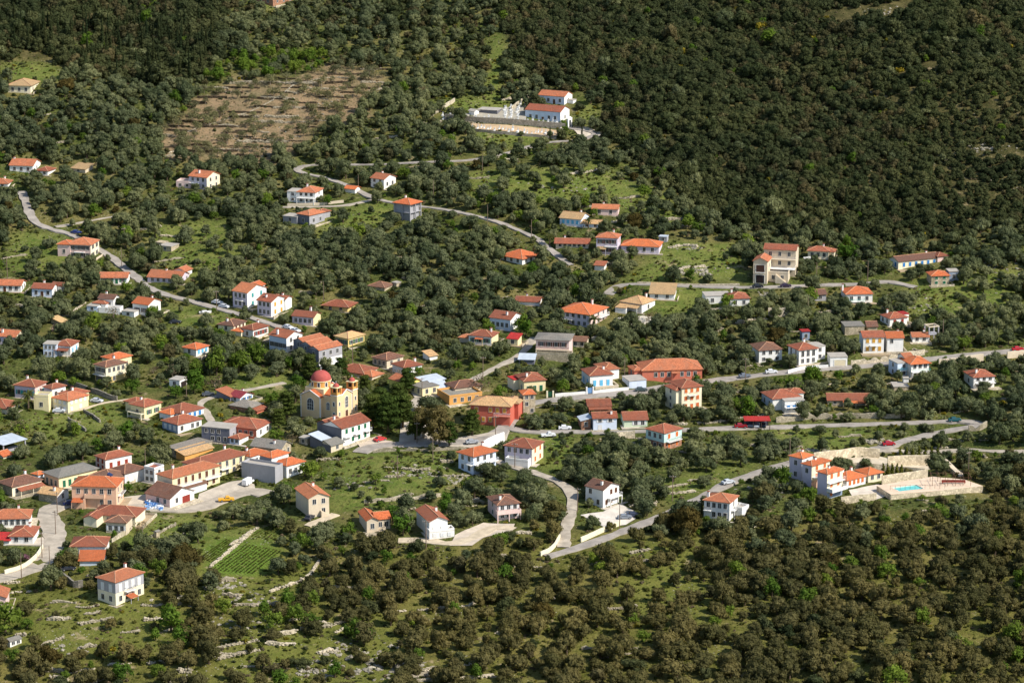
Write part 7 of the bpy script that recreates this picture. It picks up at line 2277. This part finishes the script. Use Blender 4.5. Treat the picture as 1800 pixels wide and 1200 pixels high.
# hand placed trees the photograph singles out
rv = random.Random(11)
HAND = [('pine', 655, 752, 1.0, 'dark green pine right of the church door, nearest the church'), ('pine', 683, 762, 1.1, 'broad dark pine in the middle of the church square group'), ('pine', 708, 752, 1.0, 'dark pine on the right of the church square group'), ('pine', 668, 735, .9, 'dark pine at the back of the church square group'), ('pine', 700, 722, .85, 'dark pine beside the small street near the taverna'),
        ('pine', 716, 690, .75, 'pine left of the yellow taverna'), ('pine', 545, 668, .8, 'dark pine directly behind the church dome'), ('pine', 505, 735, .8, 'dark pine left of the church'), ('pine', 830, 765, .75, 'small pine in front of the red hotel'), ('pine', 790, 783, .7, 'pine right of the gum tree'), ('pine', 600, 668, .7, 'pine between the church dome and the right bell tower'), ('pine', 490, 755, .6, 'small pine below the left of the church'), ('pine', 730, 772, .8, 'dark pine behind the road pole'),
        ('pine', 642, 700, .7, 'pine right behind the right bell tower'), ('euca', 772, 780, 1.1, 'tall brownish gum tree with pale trunk above the church road'), ('euca', 745, 770, .85, 'smaller brownish gum tree left of the tall one'), ('carob', 325, 997, 1.05, 'big dark brown round tree by the vegetable plots'), ('carob', 1205, 940, 1.15, 'big dark tree beside the lower road'), ('carob', 1180, 930, .9, 'dark tree left of the big dark one beside the lower road'),
        ('green', 515, 1095, 1.3, 'bright green tree with thin trunk in the bottom terraces'), ('green', 628, 1128, 1.5, 'bright green tree alone above the grey rocks'), ('green', 480, 1108, 1.2, 'yellow green tree left of the bright green one in the bottom terraces'), ('green', 548, 1108, 1.1, 'yellow green tree right of the bright green one in the bottom terraces'), ('green', 505, 1072, 1.3, 'fresh green tree behind the bright green one in the bottom terraces'), ('green', 325, 1135, 1.3, 'fresh green tree with visible trunk at the lower left'), ('green', 300, 1110, 1.6, 'spreading green tree above the lower left terraces'),
        ('green', 10, 1110, 2.0, 'large dark green tree at the left edge near the bottom'), ('green', 1108, 742, 1.0, 'round green tree in front of the pale green cottage'), ('green', 1395, 690, 1.4, 'tall green tree below the white arched house'), ('green', 1428, 672, 1.5, 'green tree by the main road right of the arched house'), ('green', 420, 655, 1.8, 'bright green tree above the dirt lane, left'), ('green', 380, 660, 1.9, 'bright green tree above the dirt lane, middle'), ('green', 340, 690, 1.6, 'bright green tree right of the pale garage'), ('green', 450, 640, 1.6, 'bright green tree above the church on the left'),
        ('green', 1225, 690, 1.3, 'green tree behind the cream three storey house'), ('green', 915, 585, 1.3, 'fresh green tree at the gable of the pale blue house'), ('green', 1280, 540, 1.2, 'fresh green tree below the flat roofed wing'), ('green', 1420, 535, 1.5, 'fresh green tree left of the arched porch house'), ('green', 708, 940, 1.4, 'round green tree left of the white porch gable house'), ('green', 690, 920, 1.3, 'green tree right of the orange crossed roofs'), ('green', 1490, 460, 1.6, 'fresh green tree at the edge of the dark wood'), ('green', 268, 560, 1.1, 'fresh green tree before the bright orange gable house'),
        ('palm', 247, 520, 1.0, 'palm with drooping fronds at the bend of the left road'), ('palm', 966, 430, .9, 'palm beside the red cottage on the upper lane'), ('palm', 1044, 580, 1.0, 'palm in front of the large white house'), ('palm', 50, 720, 1.2, 'broad palm left of the oval window block'), ('palm', 30, 730, 1.0, 'palm at the left edge beside the brown roofed house'), ('palm', 1034, 402, .8, 'palm below the long pale blue house'), ('palm', 545, 550, .9, 'palm behind the low cream gabled house'),
        ('blossom', 165, 347, 1.0, 'small pink flowering tree by the road below the skylight house'), ('blossom', 100, 582, 1.1, 'pink flowering tree below the patched shed'), ('blossom', 45, 985, .9, 'pink flowering bush inside the broad road bend'), ('bare', 303, 665, 1.2, 'leafless greyish pink tree left of the pale garage'), ('bare', 845, 690, 1.5, 'leafless pale tree above the red hotel'), ('bare', 1145, 565, 1.1, 'leafless reddish tree below the tan roofed bungalow'), ('bare', 745, 172, 1.4, 'leafless pinkish tree above the cemetery lawn'),
        ('bare', 728, 962, .7, 'small bare tree in front of the white porch gable house'), ('bare', 200, 560, 1.2, 'leafless tree among the left olives'), ('bare', 40, 770, 1.6, 'leafless grey tree below the palm at the left'), ('bare', 1260, 1125, 1.0, 'reddish twiggy tree in the clearing at the lower right'), ('bare', 250, 935, 1.0, 'leafless grey bush right of the rambling house'),
        ('cypress', 1487, 372, .9, 'lone slim cypress in the dark wood at the right'), ('cypress', 967, 245, .45, 'small dark cypress below the cemetery shrine'), ('cypress', 1023, 240, .5, 'small cypress beside the cemetery drive')]
for k in range(5):
    HAND.append(('conifer', 1552 + k * 8, 842 - k * .6, 1.0, ('first', 'second', 'third', 'fourth', 'fifth')[k] + ' golden conifer from the left in the hedge by the pool house'))
for k in range(7):
    HAND.append(('conifer', 1582 + k * 11, 812 - (k % 2), 1.0, ('first', 'second', 'third', 'fourth', 'fifth', 'sixth', 'seventh')[k] + ' small conifer from the left along the wall above the pool'))
for kind, px, py, sc, lb in HAND:
    x, y, z = find_spot(px, py)
    plant(kind, x, y, sc, 1.0, rv.uniform(0, 6), rv.randrange(8), lb)
    rr_ = PROTO[kind][0][2] * sc
    TREES.append((x, y, rr_ * .8))
for cx, cy, n, w_ in ((1300, 625, 16, 40), (1690, 714, 18, 36), (1240, 640, 8, 25), (1650, 735, 6, 20), (1360, 700, 4, 20)):
    for k in range(n):
        px, py = cx + rv.uniform(-w_, w_), cy + rv.uniform(-10, 10)
        x, y, z = find_spot(px, py)
        if clear_of_built(x, y, .8):
            plant('pear', x, y, rv.uniform(.8, 1.5), 1.1, rv.uniform(0, 6), k, 'pale prickly pear clump ' + {1300: 'on the slope above the main road', 1690: 'above the middle road near the hairpin', 1240: 'behind the school', 1650: 'just left of the hairpin', 1360: 'near the white and blue house'}[cx], 'prickly pears ' + str(['slope', 'hairpin', 'school', 'bend', 'blue house'][[1300, 1690, 1240, 1650, 1360].index(cx)]))


def grid_pts(step, seed, jit=.45, frame=(-260, 2060, -260, 1400)):
    rg = np.random.default_rng(seed)
    xs = np.arange(-360, 360, step)
    ys = np.arange(600, 1640, step)
    X, Y = np.meshgrid(xs, ys)
    X = X + ((np.arange(len(ys)) % 2) * step * .5)[:, None] + rg.uniform(-jit, jit, X.shape) * step
    Y = Y + rg.uniform(-jit, jit, Y.shape) * step
    X, Y = X.ravel(), Y.ravel()
    Z = gzv(X, Y)
    px, py = project(X, Y, Z)
    k = (px > frame[0]) & (px < frame[1]) & (py > frame[2]) & (py < frame[3])
    o = rg.permutation(k.sum())
    return X[k][o], Y[k][o], Z[k][o], px[k][o], py[k][o]


def zone_masks(px, py):
    g = np.full(px.shape, -1.0)
    for poly, dn in Z_GRASS:
        g = np.where(poly_in(px, py, poly), dn, g)
    return poly_in(px, py, Z_MAQUIS), poly_in(px, py, Z_CONIFER), poly_in(px, py, Z_SOIL), poly_in(px, py, Z_GREENT), g


Z_TOWN = [(0, 640), (250, 640), (460, 700), (640, 640), (900, 640), (930, 760), (900, 900), (560, 930), (340, 900), (90, 1000), (0, 1000)]
# --- trees of the groves
X, Y, Z, PX, PY = grid_pts(5.0, 21)
mq, cn, so, gt, gr_ = zone_masks(PX, PY)
tw = poly_in(PX, PY, Z_TOWN)
warm = np.clip((PY - 880) / 140 + (PX - 900) / 1800, 0, 1)
cand = []
for i in range(len(X)):
    x, y, z, px, py = X[i], Y[i], Z[i], PX[i], PY[i]
    if mq[i] or cn[i]:
        continue
    dn = .94 if py < 930 else (.96 if px > 1230 else .84)
    if tw[i]:
        dn = .42
    if gr_[i] >= 0:
        dn = min(dn, gr_[i])
    if so[i]:
        dn = .5
    u = rv.random()
    if u > dn:
        continue
    if so[i]:
        kind = 'almond'
    elif gt[i]:
        kind = 'green' if rv.random() < .75 else 'olive'
    else:
        v = rv.random()
        upper = py < 150 and px > 380
        if upper:
            kind = 'oak' if v < .35 else ('olive' if v < .85 else 'oak_brown')
        elif tw[i]:
            kind = 'olive' if v < .5 else ('green' if v < .75 else ('oak' if v < .9 else 'bare'))
        else:
            lo_ = py > 900
            kind = 'olive' if v < (.8 if lo_ else .86) else ('oak' if v < (.88 if lo_ else .91) else ('green' if v < .96 else ('carob' if v < .968 else 'oak_brown')))
        if kind == 'olive' and rv.random() < warm[i]:
            kind = 'olive_dry'
    sc = (.5 + .85 * rv.random() ** 1.15) * (.95 if py > 940 else 1.0) * (1.0 if kind != 'carob' else .8)
    if gr_[i] >= 0:
        sc *= .88
    if kind == 'almond':
        sc = rv.uniform(.8, 1.3)
    r = PROTO[kind][0][2] * sc
    h = PROTO[kind][0][3] * sc
    if not clear_of_built(x, y, r):
        continue
    if not keeps_view(x, y, z, r, h, rv):
        # a smaller shrub may still fit
        if rv.random() < .5 and clear_of_built(x, y, 1.2):
            cand.append(('oak' if rv.random() < .4 else 'green', x, y, z, rv.uniform(.3, .5), px, py))
        continue
    cand.append((kind, x, y, z, sc, px, py))
print('trees', len(cand))
by = {}
for c in cand:
    by.setdefault(NAMES[c[0]], []).append(c)
for nm, L in by.items():
    inside = [c for c in L if -10 < c[5] < 1810 and -5 < c[6] < 1215]
    inside.sort(key=lambda c: -PROTO[c[0]][0][2] * c[4] * FPX / depth(c[1], c[2], c[3]))
    single = inside[:300]
    ids = set(id(c) for c in single)
    rest = [c for c in L if id(c) not in ids]
    for k, c in enumerate(single):
        kind, x, y, z, sc, px, py = c
        pl = place_of(px, py)
        what = {'olive': 'grey green olive tree', 'olive_dry': 'brownish grey olive tree', 'oak': 'dark evergreen shrub', 'oak_brown': 'brown evergreen shrub', 'green': 'fresh green leafy tree', 'almond': 'thin grey almond tree', 'bare': 'leafless grey brown tree', 'carob': 'dark round carob tree'}[kind]
        if kind == 'almond':
            pl = 'in the ' + ('upper ' if py < 178 else ('middle ' if py < 225 else 'lower ')) + ('left' if px < 380 else ('left centre' if px < 460 else ('right centre' if px < 540 else 'right'))) + ' of the ploughed field'
        size = 'large ' if sc > 1.05 else ('small ' if sc < .85 else '')
        lb = size + what + ' ' + pl + ('' if kind == 'almond' else ', ' + side_of(px, py))
        plant(kind, x, y, sc, rv.uniform(.88, 1.12), rv.uniform(0, 6.28), rv.randrange(16), lb, lb.replace(' tree', ' trees').replace(' shrub', ' shrubs'))
    if rest:
        ks = sorted(set(c[0] for c in rest))
        off, cnt = {}, 0
        for kd in ks:
            off[kd] = cnt
            cnt += len(PROTO[kd])
        lbl = {'olive_tree': ('olive_grove', 'mass of grey green olive trees filling the upper and middle slope'), 'evergreen_shrub': ('evergreen_thicket', 'dark evergreen thicket between the olives'), 'green_tree': ('green_thicket', 'fresh green thicket scattered between the houses'), 'almond_tree': ('almond_orchard', 'thin almond orchard at the edge of the field'), 'bare_tree': ('bare_thicket', 'leafless grey thicket'), 'carob_tree': ('carob_wood', 'dark carob wood at the frame edge')}[nm]
        scatter(lbl[0], lbl[1], ks, [(c[1], c[2], c[3], c[4], rv.uniform(.88, 1.12), rv.uniform(0, 6.28), off[c[0]] + rv.randrange(len(PROTO[c[0]]))) for c in rest])

# --- dark evergreen wood on the upper right slope and at the upper left
X, Y, Z, PX, PY = grid_pts(3.0, 33, .5)
mq, cn, so, gt, gr_ = zone_masks(PX, PY)
pts, pts2, cyp = [], [], []
ks = ['oak', 'oak_brown', 'olive', 'broom', 'green']
off = {'oak': 0, 'oak_brown': 9, 'olive': 13, 'broom': 25, 'green': 28}
nz = np.sin(X * .045 + 1.3 * np.sin(Y * .03)) + np.sin(Y * .06 + X * .02)
for i in range(len(X)):
    if not (mq[i] or cn[i]):
        continue
    if gr_[i] >= 0 and rv.random() > gr_[i]:
        continue
    bare = nz[i] + rv.uniform(-.5, .5)
    right = PX[i] > 1640 and 170 < PY[i] < 440
    if rv.random() < (.45 if right and nz[i] > .5 else (.10 if bare > 1.35 else .02)):
        continue
    x, y, z = X[i], Y[i], Z[i]
    v = rv.random()
    kd = 'oak' if v < .8 - .12 * math.sin(x * .06) else ('oak_brown' if v < .95 else ('olive' if v < .975 else ('green' if v < .988 else 'broom')))
    sc = .5 + 1.05 * rv.random() ** 2.0 if not right else rv.uniform(.45, .9)
    if kd == 'olive':
        sc *= .75
    if kd == 'broom':
        sc *= 1.6
    if kd == 'green':
        sc *= .8
    if rv.random() < .07:
        sc *= 1.55
    if PY[i] < 300 and cn[i]:
        sc *= 1.15
    if not clear_of_built(x, y, 1.5) or not keeps_view(x, y, z, 1.8 * sc, 3 * sc, rv):
        continue
    (pts if mq[i] else pts2).append((x, y, z, sc, rv.uniform(.85, 1.2), rv.uniform(0, 6.28), off[kd] + rv.randrange({'oak': 9, 'oak_brown': 4, 'olive': 12, 'broom': 3, 'green': 5}[kd])))
    if cn[i] and 40 < PY[i] < 150 and 20 < PX[i] < 375 and rv.random() < .16:
        cyp.append((x, y, z, PX[i], PY[i]))
scatter('evergreen_wood', 'dark evergreen wood covering the steep upper right slope', ks, pts)
scatter('evergreen_wood', 'dark mixed wood around the cypresses at the upper left', ks, pts2)
for k, (x, y, z, px, py) in enumerate(cyp[:150]):
    sc = rv.uniform(.6, 1.0)
    third = ('far left', 'left', 'middle left', 'middle', 'middle right', 'right', 'far right')[int(min(6, max(0, px - 20) / 51))]
    tone = 'tall' if sc > .8 else 'shorter'
    lb = tone + ' dark cypress in the ' + third + ' part of the upper left wood, ' + ('front' if py > 115 else ('middle' if py > 80 else 'back')) + ' ranks'
    plant('cypress', x, y, sc, rv.uniform(.9, 1.15), rv.uniform(0, 6), k, lb, lb.replace('cypress', 'cypresses'))

# --- undergrowth everywhere between
X, Y, Z, PX, PY = grid_pts(1.7, 55, .5, (-150, 1950, -60, 1320))
mq, cn, so, gt, gr_ = zone_masks(PX, PY)
nz = np.sin(X * .11 + 2 * np.sin(Y * .05)) * np.sin(Y * .13 + 1.5 * np.sin(X * .07))
yd = np.zeros(len(X), bool)
for poly in YARDW:
    yd |= poly_in(X, Y, poly)
pts = []
ks = ['bush', 'scrub', 'tuft', 'broom']
dkpoly = [(p.x, p.y) for p in dk]
yd |= poly_in(X, Y, dkpoly)
fld = poly_in(PX, PY, [(355, 1008), (360, 960), (400, 938), (455, 950), (505, 966), (470, 1002), (440, 1015)])
# distance to roads on a coarse grid
rgrid = np.zeros((900, 1200), bool)          # 1 m cells
for k in range(len(RP)):
    hw = RP[k, 3] + .4
    i0, j0 = int(RP[k, 0] - hw + 400), int(RP[k, 1] - hw - 500)
    n_ = int(2 * hw) + 1
    if i0 > 0 and j0 > 0:
        rgrid[i0:i0 + n_ + 1, j0:j0 + n_ + 1] = True
rmask = rgrid[np.clip((X + 400).astype(int), 0, 899), np.clip((Y - 500).astype(int), 0, 1199)]
fmask = np.zeros(len(X), bool)
for f in FT:
    c, s = math.cos(f[2]), math.sin(f[2])
    u = np.abs((X - f[0]) * c + (Y - f[1]) * s) - f[3]
    v = np.abs(-(X - f[0]) * s + (Y - f[1]) * c) - f[4]
    fmask |= (u < .7) & (v < .7)
for i in range(len(X)):
    if rmask[i] or fmask[i] or yd[i] or fld[i]:
        continue
    p = .5 + .45 * nz[i]
    if gr_[i] >= 0:
        p *= .95
    if so[i]:
        p = .16
    if cn[i] or mq[i]:
        p = .2
    if rv.random() > p:
        continue
    v = rv.random()
    if so[i]:
        kd = 2 if v < .7 else 1
    elif mq[i]:
        kd = 1 if v < .6 else 2
    else:
        kd = 0 if v < .68 else (1 if v < .76 else (2 if v < .975 else 3))
    base = (0, 6, 11, 15)[kd]
    cnt = (6, 5, 4, 3)[kd]
    pts.append((X[i], Y[i], Z[i], .3 + .95 * rv.random() ** 2, rv.uniform(.5, 1.1), rv.uniform(0, 6.28), base + rv.randrange(cnt)))
print('undergrowth', len(pts))
# crop rows of the vegetable plots
rows = []
for a_, b2, c2, d2 in (((371, 1000), (432, 955), (497, 967), (446, 1008)), ((352, 978), (398, 946), (424, 950), (374, 990)), ((440, 942), (470, 924), (505, 926), (478, 948))):
    A_, B_, C_, D_ = [np.array(at(*q)[:2]) for q in (a_, b2, c2, d2)]
    nr = max(3, int(np.linalg.norm(D_ - A_) / 1.0))
    for i in range(nr):
        p, q = A_ + (D_ - A_) * (i + .5) / nr, B_ + (C_ - B_) * (i + .5) / nr
        m_ = int(np.linalg.norm(q - p) / .55)
        for k in range(m_):
            if rv.random() < .12:
                continue
            w_ = p + (q - p) * k / m_
            rows.append((w_[0], w_[1], gz(w_[0], w_[1]), rv.uniform(.24, .4), rv.uniform(.5, .9), rv.uniform(0, 6), rv.randrange(5)))
scatter('crop_rows', 'bright green crop rows on the vegetable plots', ['green_crop'], rows)

scatter('undergrowth', 'low bushes and tufts between the trees', ks, pts)

# ------------------------------------------------------------------ terrace risers in the ploughed field, rocks
rk = random.Random(17)
def risers(n):
    k = 0
    tries = 0
    while k < n and tries < n * 8:
        tries += 1
        px, py = rk.uniform(275, 685), rk.uniform(120, 288)
        if not in_poly1(px, py, Z_SOIL):
            continue
        L = rk.uniform(18, 60)
        dy = rk.uniform(-1, 2)
        py = 122 + round((py - 122) / 8.5) * 8.5 + rk.uniform(-1.2, 1.2)
        a, b2, c2 = (px - L / 2, py - dy / 2 + rk.uniform(-1, 1)), (px, py + rk.uniform(-1.5, 1.5)), (px + L / 2, py + dy / 2)
        half = 'left' if px < 430 else ('middle' if px < 540 else 'right')
        o = wall_run('terrace_riser', 'low stone terrace edge in the %s of the brown ploughed field' % half, [a, b2, c2], rk.uniform(.5, 1.1), .8, 'dark' if rk.random() < .7 else 'stone', jag=.2)  # most risers coloured dark to paint in their shadow lines
        o['group'] = 'terrace edges in the %s of the ploughed field' % half
        k += 1
risers(95)


# dry stone walls along the contours of the groves
WZ = [(0, 340, 1010, 1200, 26), (340, 760, 1020, 1200, 30), (760, 1250, 960, 1190, 16), (0, 420, 200, 560, 20), (430, 900, 380, 600, 16), (880, 1320, 290, 480, 14), (1180, 1800, 520, 760, 26), (560, 920, 800, 960, 14), (1380, 1800, 760, 900, 10), (450, 900, 140, 320, 10), (1000, 1400, 760, 940, 14)]
for x0, x1, y0, y1, n in WZ:
    k = t_ = 0
    while k < n and t_ < n * 10:
        t_ += 1
        px, py = rk.uniform(x0, x1), rk.uniform(y0, y1)
        L = rk.uniform(16, 60)
        dy = rk.uniform(-5, 5) - L * .08
        q = [at(px - L / 2, py - dy / 2), at(px, py), at(px + L / 2, py + dy / 2)]
        if not all(clear_of_built(p.x, p.y, 1.5) for p in q) or in_poly1(px, py, Z_SOIL):
            continue
        pl = place_of(px, py)
        tn = 'pale' if rk.random() < .4 else 'grey brown'
        o = wall_run('dry_stone_wall', 'short ' + tn + ' dry stone wall ' + pl, [(px - L / 2, py - dy / 2), (px + rk.uniform(-2, 2), py + rk.uniform(-2, 2)), (px + L / 2, py + dy / 2)], rk.uniform(.35, 1.1), .9, 'pale' if tn == 'pale' else 'stone', jag=.3)
        o['group'] = tn + ' dry stone walls ' + pl
        k += 1


def rock_mesh(seed):
    rg = np.random.default_rng(seed)
    bm = bmesh.new()
    bmesh.ops.create_icosphere(bm, subdivisions=1, radius=1)
    bmesh.ops.subdivide_edges(bm, edges=bm.edges[:], cuts=1, use_grid_fill=True)
    ph = rg.uniform(0, 6, 6)
    for v in bm.verts:
        c = v.co
        f = 1 + .22 * math.sin(c.x * 3 + ph[0]) * math.sin(c.y * 3.4 + ph[1]) + .15 * math.sin(c.z * 5 + ph[2] + c.x * 4) + rg.uniform(-.2, .2)
        v.co = c * f
        v.co.z *= .7
    me = bpy.data.meshes.new('rock')
    bm.to_mesh(me)
    bm.free()
    me.materials.append(stone('rock', (158, 150, 132), .8))
    return me


ROCKS = [rock_mesh(k) for k in range(6)]
PATCH = [(690, 1160, 70, 32, 70, 1.0, 'big pale rocks'), (600, 1145, 40, 16, 26, .8, 'pale rocks'), (395, 1030, 40, 12, 40, .7, 'rocky bank'), (330, 1050, 60, 12, 36, .6, 'rubble bank'), (440, 1050, 40, 12, 30, .7, 'stony bank'), (740, 830, 40, 12, 34, .7, 'stones in the green field'), (620, 855, 30, 8, 20, .7, 'pale rocks'), (800, 840, 30, 10, 22, .7, 'rocks'),
         (1230, 478, 36, 9, 50, .9, 'white scree'), (1215, 437, 30, 4, 22, .6, 'white stones'), (1345, 520, 12, 10, 26, .7, 'rubble heap'), (1385, 526, 24, 5, 20, .6, 'stony strip'), (1540, 775, 20, 8, 14, 1.3, 'boulders'), (1440, 790, 40, 5, 24, .9, 'rocky cutting'), (1730, 262, 40, 8, 40, .8, 'white scree'), (1660, 280, 40, 8, 26, .7, 'pale scree'),
         (1750, 470, 40, 30, 44, .8, 'rocky slope'), (1600, 535, 50, 20, 44, .7, 'rocky slope'), (1120, 780, 20, 10, 16, .8, 'pale rubble'), (880, 330, 60, 20, 30, .6, 'stones'), (1160, 690, 20, 8, 14, .6, 'stones'), (1350, 850, 60, 20, 40, .7, 'stones'), (560, 1180, 60, 18, 40, .9, 'rocks'), (420, 1100, 60, 12, 30, .7, 'stones'), (1560, 20, 50, 14, 20, .7, 'pale stones'), (1680, 95, 40, 10, 16, .7, 'pale stones'),
         (1470, 175, 80, 20, 10, .7, 'stones'), (460, 250, 90, 26, 70, .5, 'field stones'), (580, 180, 60, 30, 60, .5, 'field stones'), (100, 1140, 60, 20, 20, .7, 'stones'), (1000, 330, 60, 12, 20, .6, 'stones'), (1770, 330, 30, 60, 30, .8, 'rocky strip')]
k = 0
for cx, cy, sx, sy, n, sc, nm in PATCH:
    V, F = [], []
    for _ in range(n):
        px, py = cx + rk.gauss(0, sx * .5), cy + rk.gauss(0, sy * .5)
        p = at(px, py)
        if not clear_of_built(p.x, p.y, .8):
            continue
        me = ROCKS[rk.randrange(6)]
        s = sc * rk.uniform(.3, 1.2)
        rot = Matrix.Rotation(rk.uniform(0, 6), 3, 'Z') @ Matrix.Diagonal((s * rk.uniform(.8, 1.6), s, s * rk.uniform(.7, 1.2))).to_3x3()
        n0 = len(V)
        z = gz(p.x, p.y)
        for v in me.vertices:
            q = rot @ v.co
            V.append((q.x + p.x, q.y + p.y, q.z + z - s * .12))
        F += [tuple(i + n0 for i in f.vertices) for f in me.polygons]
    if not F:
        continue
    me = bpy.data.meshes.new('rocks')
    me.from_pydata(V, [], F)
    me.materials.append(ROCKS[0].materials[0])
    o = link('rocks', me)
    tag(o, nm + ' ' + place_of(cx, cy), kind='stuff')
